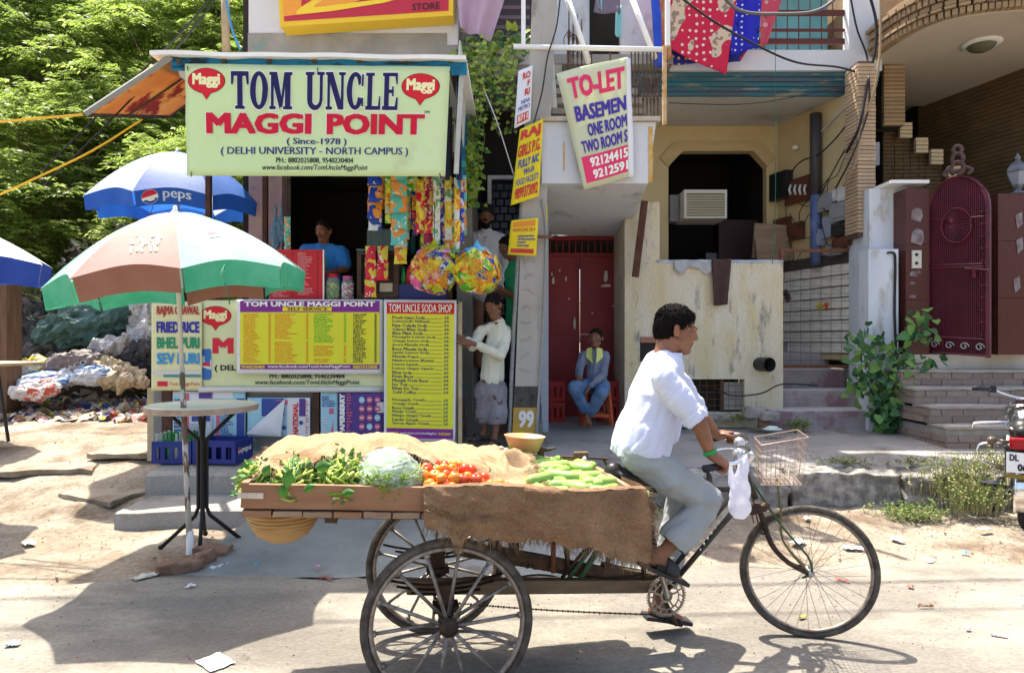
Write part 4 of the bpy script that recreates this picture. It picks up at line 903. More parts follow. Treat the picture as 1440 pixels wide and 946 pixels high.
obj('body',fuse(b,.0095,2),SKIN2,sit);face_bits(hq,HR,sit,s*1.08);obj('hair',hairmesh(H,HF,UZ,s*1.08,.01),HAIR,sit)
JKT=mat('washed_denim_jacket',(.13,.155,.22),(.22,.25,.31),6,.9,.3,30);b=MB()
b.cap(by(836,494,.03),.075*s,by(836,500,.03),.10*s,14);b.cap(by(836,500,.03),.10*s,by(838,525,.0),.135*s,14);b.cap(by(838,525,0),.135*s,by(839,540,0),.14*s,14)
for sh,el,wr_ in((shR,elR,wrR),(shL,elL,wrL)):b.cap(nb-UZ*.02,.06*s,sh,.065*s);b.cap(sh,.066*s,el,.06*s);b.cap(el,.058*s,el.lerp(wr_,.85),.045*s)
obj('jacket',cut(fuse(b,.011,3,drape(.010,8,3,(.2,0,1))),lambda p:p.z>by(690,549).z),JKT,sit)
b=MB();b.smooth=True
for sx in(-1,1):b.add([by(836+sx*3,488,-.03),by(836+sx*11,490,0),by(836+sx*12,502,-.07),by(836+sx*2,511,-.125),by(836+sx*3,500,-.10)],[(0,1,2,3,4)]if sx>0 else[(4,3,2,1,0)])
obj('collar',b,flat('yellow_collar',(.66,.68,.2)),sit)
JEANS=mat('faded_jeans',(.05,.12,.26),(.16,.27,.42),5,.9,.3,30);b=MB();b.cap(pel,.13*s,pel-UZ*.03,.13*s)
for hp,kn,an in((hpL,knL,anL),(hpR,knR,anR)):b.cap(hp,.10*s,kn,.088*s);b.cap(kn,.088*s,kn.lerp(an,.85),.072*s)
obj('jeans',fuse(b,.011,3,drape(.010,8,9,(.2,0,1))),JEANS,sit)
def stool(c,name,label):
    t=thing('stool',label,'stool',c);OR=mat('orange_plastic',(.40,.07,.025),(.46,.09,.03),9,.4,.05);hh=.44
    b=MB();b.rough_box(c+UZ*(hh-.015),(.32,.32,.03),j=.001,n=4,bev=.08);obj('seat',b,OR,t)
    for sx in(-1,1):
        for sy in(-1,1):b=MB();p0=c+Vector((sx*.17,sy*.17,0));p1=c+Vector((sx*.13,sy*.13,hh-.02));b.tube([p0,p1],[.024,.03],4);obj('leg',b,OR,t)
    for sx,sy,w1,w2 in((0,-1,.3,.02),(0,1,.3,.02),(1,0,.02,.3),(-1,0,.02,.3)):b=MB();b.box(c+Vector((sx*.155,sy*.155,.12)),(w1,w2,.04));obj('rung',b,OR,t)
stool(P(838,596,8.33)*1-UZ*0,'stool','orange plastic stool the boy sits on')
# man in the blue t-shirt inside the kiosk
s=1;yb=7.3;by=lambda px,py,dy=0:P(px,py,yb+dy)
man=thing('person','man in a blue t-shirt standing inside the snack kiosk, looking down','person',P(452,500,yb)-UZ*.6)
H=by(455,325,0);HF=Vector((-.25,-.85,-.25));b=MB();hq,HR=head(b,H,HF,UZ+Vector((0,-.2,0)),s);nb=by(456,346,.03);pel=by(458,420,.05);stand_body(b,pel,nb,H,HF,UZ,s)
shR=by(430,354,.02);shL=by(480,356,.02);elR=by(424,392,0);elL=by(486,378,-.05);wrR=by(440,412,-.25);wrL=by(462,384,-.28)
for sh,el,wr_ in((shR,elR,wrR),(shL,elL,wrL)):b.cap(nb,.05,sh,.05);b.cap(sh,.05,el,.04);b.cap(el,.04,wr_,.027)
hand(b,wrL,Vector((-.8,-.5,.1)),Vector((0,0,-1)),1,s);hand(b,wrR,Vector((.5,-.5,0)),Vector((0,0,-1)),-1,s)
for sx in(-.1,.1):b.cap(pel+Vector((sx,0,0)),.09,pel+Vector((sx,0,-.85)),.05)
obj('body',fuse(b,.0095,2),SKIN,man);face_bits(hq,HR,man,s,moust=True);obj('hair',hairmesh(H,HF,UZ+Vector((0,-.2,0)),s,.01),HAIR,man)
b=MB();b.cap(by(455,358,.03),.12,by(457,390,.02),.14,14);b.cap(by(457,390,.02),.14,pel,.15,14)
for sx in(-.06,.06):b.cap(by(455,360,.03)+Vector((sx,0,0)),.11,pel+Vector((sx,0,0)),.12)
for sh,el in((shR,elR),(shL,elL)):b.cap(nb-UZ*.03,.075,sh,.08);b.cap(sh,.08,sh.lerp(el,.72),.075)
obj('t_shirt',fuse(b,.011,3,drape(.010,7,4,(.2,0,1))),mat('blue_tshirt',(.03,.20,.62),(.04,.25,.7),5,.85,.3,12),man)
pn=Panel(by(440,366,-.155),by(462,362,-.16),by(463,382,-.165),by(442,386,-.16));pn.px=(0,0,1,1)
b=MB();b.smooth=True
for k in range(5):b.tube([pn.pt(.2*k,.05,.01),pn.pt(.2*k+.12,.9,.01)],.004,4);b.tube([pn.pt(.2*k+.1,.1,.01),pn.pt(.2*k,.8,.01)],.004,4)
obj('shirt_print',b,flat('green_print',(.05,.45,.25)),man)
# man with turban and beard
yb=8.0;by=lambda px,py,dy=0:P(px,py,yb+dy)
man=thing('person','bearded man in a dark turban and pale grey shirt behind the snack bundles','person',P(690,480,yb)-UZ*.9)
H=by(683,306);HF=Vector((.05,-1,0));b=MB();hq,HR=head(b,H,HF,UZ,1.03);nb=by(683,327,.03);pel=by(684,410,.03);stand_body(b,pel,nb,H,HF,UZ,1.05)
shR=by(660,338,.02);shL=by(706,338,.02);elR=by(654,372,0);elL=by(712,372,-.05);wrR=by(668,400,-.2);wrL=by(700,400,-.2)
for sh,el,wr_ in((shR,elR,wrR),(shL,elL,wrL)):b.cap(nb,.05,sh,.05);b.cap(sh,.05,el,.04);b.cap(el,.04,wr_,.03);hand(b,wr_,Vector((0,-.6,-.6)),Vector((0,1,-.5)),1)
for sx in(-.1,.1):b.cap(pel+Vector((sx,0,0)),.09,pel+Vector((sx,0,-.85)),.05)
obj('body',fuse(b,.0095,2),SKIN2,man);face_bits(hq,HR,man,1.03)
b=MB();b.ell(hq(0,-.02,.085),(.10,.115,.07),HR);b.ell(hq(0,-.01,.12),(.075,.09,.05),HR)
for k in range(4):b.cap(hq(-.08,.04,.06+.02*k),.02,hq(.06,.07,.085+.018*k),.02)
obj('turban',fuse(b,.01,1),flat('black_turban_cloth',(.012,.012,.016),.9),man)
b=MB();b.ell(hq(0,.04,-.09),(.052,.05,.055),HR);b.cap(hq(-.055,.02,-.05),.022,hq(.0,.07,-.1),.03);b.cap(hq(.055,.02,-.05),.022,hq(.0,.07,-.1),.03);b.cap(hq(-.02,.095,-.045),.01,hq(.02,.095,-.045),.01)
obj('beard',fuse(b,.008,1,lambda p,n:.004*noise.noise(p*90)),HAIR,man)
b=MB()
for sx in(-.07,0,.07):b.cap(by(683,345,.03)+Vector((sx,0,0)),.11,pel+Vector((sx,0,0)),.14)
for sh,el,wr_ in((shR,elR,wrR),(shL,elL,wrL)):b.cap(nb-UZ*.03,.075,sh,.08);b.cap(sh,.08,el,.065);b.cap(el,.062,wr_,.05)
b.ring(.07,.014,nb+UZ*.01,20,6,rotm('X',80),1.8)
obj('shirt',fuse(b,.011,3,drape(.010,7,4,(.2,0,1))),mat('pale_grey_shirt',(.50,.52,.58),(.58,.6,.65),4,.85,.3,10),man)
# man in green, in profile beside the pole
yb=7.5;by=lambda px,py,dy=0:P(px,py,yb+dy)
man=thing('person','man in a green t-shirt and dark jeans partly hidden by the concrete pole','person',P(722,610,yb))
H=by(714,348);HF=Vector((-.9,-.35,-.35));b=MB();hq,HR=head(b,H,HF,UZ+Vector((-.3,0,0)),1.0);nb=by(724,368,.03);pel=by(728,480,.03);stand_body(b,pel,nb,H,HF,UZ,1.0)
shR=by(722,384,.1);shL=by(726,384,-.12);elR=by(722,420,.1);elL=by(727,418,-.16);wrR=by(700,412,.05);wrL=by(703,406,-.2)
for sh,el,wr_ in((shR,elR,wrR),(shL,elL,wrL)):b.cap(nb,.05,sh,.05);b.cap(sh,.05,el,.04);b.cap(el,.042,wr_,.027);hand(b,wr_,Vector((-1,-.2,.1)),Vector((0,.2,-1)),1)
for dx in(-6,8):b.cap(by(728+dx,490),.08,by(728+dx,540),.06);b.cap(by(728+dx,540),.055,by(726+dx,598),.035);foot(b,by(726+dx,600),Vector((-1,-.3,0)),UZ)
obj('body',fuse(b,.0095,2),SKIN2,man);face_bits(hq,HR,man,1.0);obj('hair',hairmesh(H,HF,UZ+Vector((-.3,0,0)),1.03,.01),HAIR,man)
b=MB();b.cap(by(725,386,0),.125,by(727,430,0),.13);b.cap(by(727,430,0),.13,pel,.14)
for sh,el in((shR,elR),(shL,elL)):b.cap(nb-UZ*.04,.075,sh,.08);b.cap(sh,.082,sh.lerp(el,.75),.078)
obj('t_shirt',fuse(b,.011,3,drape(.010,7,6,(.2,0,1))),mat('green_tshirt',(.01,.24,.09),(.02,.30,.12),4,.85,.3,12),man)
b=MB();b.cap(pel,.13,pel-UZ*.05,.13)
for dx in(-6,8):b.cap(by(728+dx,490),.10,by(728+dx,540),.085);b.cap(by(728+dx,540),.08,by(726+dx,590),.07)
obj('jeans',fuse(b,.011,3,drape(.010,7,7,(.2,0,1))),flat('dark_blue_jeans',(.02,.03,.08),.9),man)
# -- buildings
PL_W=mat('white_blue_plaster',(.62,.63,.64),(.55,.58,.62),1.5,.9,.3,30,c3=(.33,.33,.31),c3scale=2.2,c3lo=.58,c3hi=.72,stretch=(1,1,.6))
PL_WALL=mat('weathered_cream_plaster',(.64,.60,.50),(.56,.47,.27),3.5,.95,.6,22,speck=(40,.12),c3=(.26,.24,.21),c3scale=4.5,c3lo=.56,c3hi=.68,stretch=(1.6,1.6,.45),lo=.3,hi=.7)
PL_Y=mat('yellow_plaster',(.56,.45,.24),(.50,.39,.2),1.5,.9,.15,30,c3=(.30,.24,.15),c3scale=1.2,c3lo=.6,c3hi=.75)
PL_G=mat('bare_grey_cement',(.24,.23,.20),(.33,.31,.27),3,.95,.4,25,c3=(.20,.28,.24),c3scale=4,c3lo=.58,c3hi=.68)
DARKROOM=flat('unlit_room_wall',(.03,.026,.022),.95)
CEIL=mat('stained_white_ceiling',(.50,.48,.44),(.42,.40,.36),.8,.9,.1,20,c3=(.3,.26,.2),c3scale=1.5,c3lo=.6,c3hi=.8)
MAROON=mat('maroon_paint',(.19,.010,.014),(.24,.016,.02),3,.45,.1,15,c3=(.42,.36,.33),c3scale=3.4,c3lo=.70,c3hi=.705)
def xz(px,py,Y):p=P(px,py,Y);return p.x,p.z
def slabbox(name,px0,px1,py0,py1,Y,depth,m,par,**k):
    x0,z1=xz(px0,py0,Y);x1,z0=xz(px1,py1,Y);b=MB();b.bb(x0,x1,Y,Y+depth,z0,z1);return obj(name,b,m,par,**k)
def bricks(par,o,U,V,N,w_,h_,bw,bh,gap,proud,m,seed=0,keep=None,name='brick',jit_=.003,stag=.5):
    """single bricks on a plane: o origin, U along, V up, N outward"""
    rng=random.Random(seed);U=Vector(U).normalized();V=Vector(V).normalized();N=Vector(N).normalized();b=MB();b.box((0,0,0),(1,1,1),None);me=b.mesh(name,m)
    R=Matrix((U,N,V)).transposed();n=0;rp=root(par).location if par else Vector((0,0,0))
    for r in range(int(h_/bh+.01)):
        x=-bw*stag*(r%2)
        while x<w_-.01:
            a=max(x,0);e=min(x+bw,w_);v=(r+.5)*bh
            if e-a>gap*2 and(keep is None or keep((a+e)/2,v)):
                ob=bpy.data.objects.new(name,me);C.objects.link(ob);ob.parent=par;pr=proud+rng.uniform(-jit_,jit_)
                ob.location=Vector(o)+U*(a+e)/2+V*v+N*(pr/2-.002)-rp;ob.rotation_euler=R.to_euler();ob.scale=(e-a-gap,pr+.004,bh-gap);n+=1
            x+=bw
    return n
# --- corner shop building
shop=thing('shop_building','grey and white plastered building above and behind the snack kiosk','building',(-1.7,7.6,.45))
b=MB();b.bb(-2.92,-.60,7.6,7.8,4.80,7.5);obj('upper_wall',b,mat('white_stained_plaster',(.66,.67,.68),(.58,.59,.6),1.2,.9,.3,25,c3=(.30,.29,.27),c3scale=1.6,c3lo=.55,c3hi=.7),shop)
b=MB();b.bb(-2.925,-.72,7.59,7.8,3.6,4.93);b.bb(-.72,-.60,7.592,7.8,3.6,4.8);obj('cement_band',b,PL_G,shop)
b=MB();b.bb(-2.92,-2.55,7.6,7.9,.3,3.6);obj('pink_pillar',b,mat('pink_lilac_paint',(.38,.25,.33),(.45,.33,.30),3,.9,.2,15,c3=(.22,.2,.24),c3scale=4,c3lo=.55,c3hi=.65),shop)
b=MB();b.bb(-.62,-.45,7.7,9.2,.3,3.7);b.bb(-.62,-.5,7.81,9.2,3.7,7.4);obj('side_wall',b,PL_G,shop)
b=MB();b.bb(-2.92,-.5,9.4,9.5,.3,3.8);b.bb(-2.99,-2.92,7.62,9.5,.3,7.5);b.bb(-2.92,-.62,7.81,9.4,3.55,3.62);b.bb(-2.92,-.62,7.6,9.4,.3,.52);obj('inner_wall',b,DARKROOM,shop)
b=MB();b.bb(-3.0,-.45,7.8,12.5,7.45,7.6);b.bb(-3.0,-2.93,9.5,12.5,.3,7.5);obj('roof_slab',b,PL_G,shop)
# shelves with stock in the dark kiosk
b=MB()
for z in(1.3,1.75,2.2,2.65):b.bb(-1.7,-.66,9.0,9.38,z,z+.02)
obj('shelf',b,OLDWOOD,shop)
STK=[flat('stock_teal',(.05,.25,.25),.4),flat('stock_green',(.08,.22,.06),.4),flat('stock_red',(.35,.04,.03),.4),flat('stock_blue',(.05,.1,.3),.4)]
for i in range(36):
    z=(1.32,1.77,2.22,2.67)[i%4];x=-1.64+(i//4)*.11;b=MB();b.smooth=True;b.lathe([(.001,0),(.04,0),(.04,.2),(.018,.26),(.018,.3),(.001,.3)],(x,9.1,z),10)
    o=solo('bottle',b,STK[(i*7+i//4)%4],f"dim {'teal green red blue'.split()[(i * 7 + i // 4) % 4]} bottle on the {'lowest second third topmost'.split()[i%4]} kiosk shelf, {['leftmost', 'second', 'third', 'fourth', 'middle', 'sixth', 'seventh', 'eighth', 'rightmost'][i//4]} in its row",'bottle','bottles on the dim kiosk shelves')
# --- passage with black tiles between shop and staircase
pas=thing('passage','dark passage with black tiled wall between the kiosk and the staircase','wall',(0,9.2,.45))
b=MB();b.bb(-.62,.5,9.3,9.4,.3,5.2);obj('back_wall',b,flat('pale_grout',(.35,.34,.32),.9),pas)
b=MB();b.bb(.33,.42,7.9,9.3,.3,3.0);obj('side_wall',b,flat('dim_blue_plaster',(.45,.48,.55)),pas)
bricks(pas,(-.62,9.3,.6),(1,0,0),(0,0,1),(0,-1,0),1.1,2.1,.145,.118,.014,.012,flat('black_tile',(.018,.016,.016),.3),3,name='tile')
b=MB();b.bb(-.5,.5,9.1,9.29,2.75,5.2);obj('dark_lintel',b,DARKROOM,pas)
fx0,fz1=xz(691,252,8.9);fx1,fz0=xz(722,365,8.9);b=MB();b.bb(fx0-.05,fx0,8.9,8.94,fz0,fz1+.05);b.bb(fx0,fx1+.3,8.9,8.94,fz1,fz1+.05);obj('window_frame',b,WHITE,pas)
bricks(pas,(fx0,8.95,fz0),(1,0,0),(0,0,1),(0,-1,0),.62,fz1-fz0,.11,.1,.02,.01,flat('dark_glass_block',(.03,.025,.03),.2),5,name='block')
for k in range(3):b=MB();b.bb(-.5,.34,7.55+.35*k,9.3,.4+.17*k,.62+.17*k);obj('step',b,mat('dim_grey_step',(.22,.21,.2),(.3,.29,.27),5,.9,.4),pas)
# --- middle house
house=thing('house','cream house with red door, stained porch wall, balcony and concrete stair box','house',(2.6,8.6,.47))
# red double door
rd=obj('door_frame',MB().bb(.33,.37,9.14,9.24,.45,2.93).bb(1.50,1.54,9.14,9.24,.45,2.93).bb(.37,1.5,9.14,9.24,2.87,2.93).bb(.37,1.5,9.15,9.2,2.66,2.70),MAROON,house)
for x0,x1 in((.375,.905),(.915,1.495)):
    d=obj('door',MB().bb(x0,x1,9.2,9.23,.5,2.66),MAROON,house)
    b=MB()
    for a,c_ in((x0,x0+.03),(x1-.03,x1)):b.bb(a,c_,9.18,9.199,.5,2.66)
    b.bb(x0+.03,x1-.03,9.18,9.199,1.62,1.65);b.bb(x0+.03,x1-.03,9.18,9.199,.5,.56);obj('door_rail',b,MAROON,d)
b=MB()
for i in range(13):b.bb(.42+.085*i,.432+.085*i,9.16,9.17,2.7,2.87)
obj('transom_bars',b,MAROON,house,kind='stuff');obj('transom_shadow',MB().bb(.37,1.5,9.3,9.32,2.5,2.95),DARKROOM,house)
b=MB();rng=random.Random(3)# torn paper and chipped paint on the door
for(px,py,w_,h_)in((852,388,7,22),(776,385,3,6),(796,392,3,10),(778,395,4,12),(852,402,18,5),(787,380,3,4),(808,455,3,22),(833,440,3,3),(862,430,4,3),(770,440,3,4),(830,470,40,1.2),(845,560,3,3),(800,420,3,3)):
    c_=P(px,py,9.176);n=8;pts=[c_+Vector((cos(2*pi*i/n)*w_/2*.0095*rng.uniform(.6,1.1),0,sin(2*pi*i/n)*h_/2*.0095*rng.uniform(.6,1.1)))for i in range(n)];b.add(pts,[tuple(range(n-1,-1,-1))])
obj('paint_chips',b,flat('chipped_primer',(.55,.5,.46)),house,kind='stuff')
# porch wall with openings for vent
b=MB();Yw=8.27;wx0,wx1=1.36,3.27;ztop=2.47
vx0,vz1=xz(965,533,Yw);vx1,vz0=xz(1047,580,Yw)
b.bb(wx0,vx0,Yw,Yw+.2,.4,ztop);b.bb(vx1,wx1,Yw,Yw+.2,.4,ztop);b.bb(vx0,vx1,Yw,Yw+.2,vz1,ztop);b.bb(vx0,vx1,Yw,Yw+.2,.4,vz0)
obj('porch_wall',b,PL_WALL,house)
b=MB();b.smooth=True;b.rough_box(((wx0+wx1)/2+.19,Yw+.1,ztop+.015),(wx1-wx0-.38,.215,.035),j=.006,n=16,bev=.02);obj('wall_coping',b,mat('blue_flaked_edge',(.48,.5,.5),(.25,.34,.48),7,.9,.4,30),house)
obj('porch_wall',MB().bb(wx0-.0,1.78,Yw-.003,9.15,ztop+.001,3.2).bb(wx0,wx0+.18,Yw+.2,9.15,.4,ztop),mat('weathered_cream_plaster',(0,0,0)),house)
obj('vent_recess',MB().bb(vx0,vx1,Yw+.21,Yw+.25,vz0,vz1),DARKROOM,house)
for i in range(1,8):x=vx0+(vx1-vx0)*i/8;obj('grille_bar',MB().tube([(x,Yw+.05,vz0),(x,Yw+.05,vz1)],.003,4),RUST,house)
for i in range(1,5):z=vz0+(vz1-vz0)*i/5;obj('grille_bar',MB().tube([(vx0,Yw+.055,z),(vx1,Yw+.055,z)],.003,4),RUST,house)
slabbox('vent_shutter',1018,1044,537,576,Yw+.08,.02,PL_G,house);slabbox('vent_shutter_post',1013,1018,534,578,Yw+.06,.04,OLDWOOD,house)
b=MB();b.rough_box(P(1000,586,8.2),(1.0,.14,.06),j=.02,n=10,bev=.1);b.rough_box(P(965,590,8.15),(.5,.2,.04),j=.02,n=8,bev=.1);obj('cracked_footing',b,CONC,house,True)
hx,hz1=xz(900,480,Yw);hx2,hz0=xz(922,508,Yw);obj('brick_hole',MB().bb(hx,hx2,Yw-.004,Yw+.0,hz0,hz1),DARKROOM,house)
bricks(house,(hx,Yw-.004,hz1-.02),(1,0,0),(0,0,1),(0,-1,0),.21,.09,.2,.08,.01,.03,mat('raw_brick',(.3,.14,.09),(.36,.2,.14),8,.9,.4),1)
b=MB();b.smooth=True;pc=P(1074,512,8.27);b.tube([pc+Vector((-.06,.05,0)),pc+Vector((.0,-.12,0.0)),pc+Vector((.012,-.16,0))],.085,20,cap=False);b.tube([pc+Vector((.012,-.16,0)),pc+Vector((-.05,.0,0))],.070,20,cap=False);b.ell(pc+Vector((-.03,.0,0)),(.06,.02,.06));obj('drain_pipe',b,flat('black_plastic_pipe',(.03,.03,.03),.4),house)
obj('diagonal_iron',MB().box((P(907,283,8.0)+P(893,388,8.2))/2,(.075,.06,.90),rotm('Y',7)),mat('rusted_plate',(.07,.025,.018),(.12,.05,.03),12,.8,.3),house)
# concrete stair box with sloping soffit
b=MB();sx0=.30;fr=[(sx0,6.95,3.74),(1.46,6.95,3.74),(1.38,6.95,3.12),(sx0,6.95,3.12)];bk=[(sx0,9.14,3.74),(1.60,9.14,3.74),(1.5,9.14,2.92),(sx0,9.14,2.94)]
b.add(fr+bk,[(0,3,2,1),(4,5,6,7),(3,7,6,2),(1,2,6,5),(0,4,7,3),(0,1,5,4)]);obj('stair_box',b,PL_W,house)
b=MB();b.bb(sx0-.02,1.5,6.91,9.1,3.744,3.79);obj('stair_box_lip',b,mat('rust_stained_concrete',(.5,.48,.45),(.42,.3,.16),6,.9,.4),house)
b=MB();
for px,w_,y0,y1 in((822,3,185,258),(915,6,178,256),(793,2,200,240)):
    p=P(px,0,6.945);x=p.x;z1=P(px,y0,6.945).z;z0=P(px,y1,6.945).z;n=10;b.grid(lambda u,v:(x+(u-.5)*w_*.0072*(1+.4*noise.noise(Vector((v*9,u,1)))),6.944,z0+(z1-z0)*v),1,n)
obj('rust_streak',b,mat('orange_rust_streak',(.55,.27,.03),(.6,.42,.2),14,.9,0),house)
# stairs with railings above the box
b=MB();st=P(745,68,6.97);en=P(925,68,6.97);
obj('hand_rail',MB().tube([P(722,66,6.97),P(930,70,6.97)],.026,10),WHITE,house,True);obj('rail_post',MB().bb(P(932,0,6.97).x,P(937,0,6.97).x,6.95,7.0,3.72,4.52),mat('orange_rust_paint',(.50,.25,.05),(.6,.5,.38),9,.9,.3),house)
obj('rail_post',MB().bb(P(733,0,6.97).x,P(739,0,6.97).x,6.95,7.0,4.52,5.2),WHITE,house);obj('rail_post',MB().bb(P(935,0,7.0).x,P(941,0,7.0).x,6.95,7.0,4.52,5.4),WHITE,house)
IRON=mat('old_baluster_iron',(.05,.035,.03),(.13,.08,.06),20,.8,.3)
def baluster(x,y,z0,z1,fancy):
    b=MB();b.smooth=True;zs=steps(z0,z1,.04);n=len(zs)
    b.tube([(x,y,z)for z in zs],[.007+(.012*max(0,math.exp(-((i/n-.5)/.06)**2))+.009*max(0,math.exp(-((i/n-.25)/.04)**2))if fancy else 0)for i in range(n)],6)
    if fancy:
        for sx in(-1,1):b.tube(cat([(x,y,z0+.62*(z1-z0)),(x+sx*.05,y,z0+.5*(z1-z0)),(x+sx*.045,y,z0+.38*(z1-z0)),(x,y,z0+.3*(z1-z0))]),.005,5)
    obj('baluster',b,IRON,house)
for i,px in enumerate((798,803,812,832,858,888,893,898,904,910,915,920,925)):baluster(P(px,0,6.98).x,6.98+.01*(i%2),3.79,4.5,i%2==0 or i>8)
for x0,y0,x1,y1 in((792,-20,828,88),(882,-20,921,82)):
    obj('stair_rail',MB().tube([P(x0,y0,7.3),P(x1,y1,7.05)],.03,10),WHITE,house,True)
for i in range(4):obj('stair_tread',MB().bb(P(775,0,7.2).x,P(912-4*i,0,7.2).x,7.05+.24*i,7.32+.24*i,3.86+.19*i,3.92+.19*i),CONC,house)
for i in range(4):baluster(P(800+6*i,0,7.3).x,7.3,4.4,5.1-.05*i,True)
# upper wall with doorway behind the stairs
uy=8.9
for a,b_,m_ in((764,828,PL_W),(873,942,PL_W)):slabbox('upper_wall',a,b_,-60,92,uy,.15,m_,house)
obj('stair_landing_slab',MB().bb(.3,2.02,8.6,9.6,5.0,5.12),PL_G,house);obj('dark_doorway',MB().bb(.9,1.7,9.3,9.35,5.1,6.4),DARKROOM,house)
slabbox('jamb',800,829,-60,88,uy+.16,.4,mat('pale_blue_wall',(.45,.58,.68),bump=0),house)
# porch: ceiling, back wall with arched opening, side wall
obj('porch_ceiling',MB().bb(.32,4.75,9.0,10.25,4.72,4.86),CEIL,house)
b=MB()
for k in range(5):b.bb(1.3,4.74,8.83+.03*k,9.0,4.985-.052*(k+1),4.985-.052*k)
obj('balcony_moulding',b,mat('peeling_blue_moulding',(.08,.09,.12),(.02,.16,.20),2.2,.8,.3,20,c3=(.24,.22,.17),c3scale=4,c3lo=.56,c3hi=.64,stretch=(.5,1,4)),house)
obj('balcony_band',MB().bb(2.02,4.74,8.78,8.95,4.988,5.25),PL_W,house);obj('balcony_floor',MB().bb(.6,4.74,8.951,10.3,4.99,5.1),CEIL,house)
obj('balcony_column',MB().bb(4.32,4.73,8.785,8.95,5.25,6.3),PL_W,house)
Yb=10.2;ox0=P(940,0,Yb).x;ox1=P(1078,0,Yb).x;oz1=P(0,213,Yb).z;ch=.24;bxl,bxr=1.5,3.96;b=MB();T0=4.73;Z0=1.3
b.bb(bxl,ox0,Yb,Yb+.15,Z0,T0);b.bb(ox1,bxr,Yb,Yb+.15,Z0,T0);b.bb(ox0,ox1,Yb,Yb+.15,oz1,T0)
ac=[(0,ch),(ch*.05,ch*.88),(ch*.82,ch*.05),(ch*.95,0)];b.prism([(ox0,oz1)]+[(ox0+x,oz1-z)for x,z in ac],Yb,Yb+.149);b.prism([(ox1,oz1)]+[(ox1-x,oz1-z)for x,z in ac][::-1],Yb,Yb+.149);obj('porch_back_wall',b,PL_Y,house)
b=MB();k=.09;inn=[(ox0,oz1-ch-.5)]+[(ox0+x,oz1-z)for x,z in ac]+[(ox1-x,oz1-z)for x,z in ac[::-1]]+[(ox1,oz1-ch-.5)];k=.13;outp=[(ox0-k,inn[0][1])]+[(ox0-k+x,oz1+k-z)for x,z in ac]+[(ox1+k-x,oz1+k-z)for x,z in ac[::-1]]+[(ox1+k,inn[0][1])]
q_=inn[1:-1]+outp[1:-1][::-1];n_=len(inn)-2;b.add([(x,yy,z)for yy in(Yb-.03,Yb-.001)for x,z in q_],[(i,i+1,2*n_-2-i,2*n_-1-i)for i in range(n_-1)]+[(i,i+2*n_,(i+1)%(2*n_)+2*n_,(i+1)%(2*n_))for i in range(2*n_)]);obj('arch_trim',b,mat('faded_brown_trim',(.44,.32,.17),(.50,.38,.2),4,.9,.2),house)
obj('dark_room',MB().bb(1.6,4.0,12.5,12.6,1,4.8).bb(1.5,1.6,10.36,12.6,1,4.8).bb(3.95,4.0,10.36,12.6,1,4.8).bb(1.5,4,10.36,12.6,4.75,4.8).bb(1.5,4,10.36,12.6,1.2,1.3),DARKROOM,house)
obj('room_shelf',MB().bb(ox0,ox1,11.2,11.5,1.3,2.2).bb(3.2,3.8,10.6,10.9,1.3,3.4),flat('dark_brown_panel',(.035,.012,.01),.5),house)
obj('door_curtain',MB().bb(3.03,3.2,10.7,10.74,2.35,2.9),flat('grey_curtain',(.12,.12,.13)),house)
obj('porch_floor',MB().bb(1.4,3.27,8.47,10.3,1.22,1.36).bb(3.27,4.6,9.95,10.3,1.2,1.50),CONC,house)
A_=Vector((3.95,10.2,0));B_=Vector((4.40,8.62,0));sU=(B_-A_).normalized();sN=Vector((-sU.y*-1,0,0));sN=Vector((sU.y,-sU.x,0));sN=sN if sN.x<0 else-sN
R_=Matrix((sU,-sN,UZ)).transposed();sc2=(A_+B_)/2
b=MB();b.box(sc2-sN*.06+UZ*3.0,((B_-A_).length,.12,3.44),R_);obj('porch_side_wall',b,PL_Y,house)
def SW(px,py,out=.02):
    """a point on the porch side wall seen at a pixel"""
    dx=(px-720)/FPX;o_=A_+sN*out;t=(dx*o_.y-o_.x)/(sU.x-dx*sU.y);p=o_+sU*t;return Vector((p.x,p.y,CAMZ+(HOR-py)/FPX*p.y))
b=MB();b.box(sc2+sN*.002+UZ*2.02,((B_-A_).length,.01,1.33),R_);obj('tile_joint',b,flat('dark_joint',(.07,.06,.05)),house)
bricks(house,A_+sN*.007+UZ*1.36,sU,(0,0,1),sN,(B_-A_).length,1.32,.37,.147,.016,.014,mat('cream_glazed_tile',(.78,.75,.66),(.66,.62,.52),3,.35,.1,12,c3=(.33,.3,.26),c3scale=2.5,c3lo=.58,c3hi=.75,rand=.06),6,name='wall_tile')
b=MB();p0=SW(1147,165,.09);b.tube([Vector((p0.x,p0.y,4.6)),Vector((p0.x,p0.y,3.5))],.075,12);obj('rain_pipe',b,flat('dark_pipe',(.05,.045,.045),.5),house,True)
b=MB();b.tube([Vector((p0.x,p0.y,3.5)),Vector((p0.x,p0.y,2.55))],.07,12);obj('rain_pipe',b,mat('blue_pipe_paint',(.06,.09,.22),(.12,.16,.3),6,.6,.2),house,True)
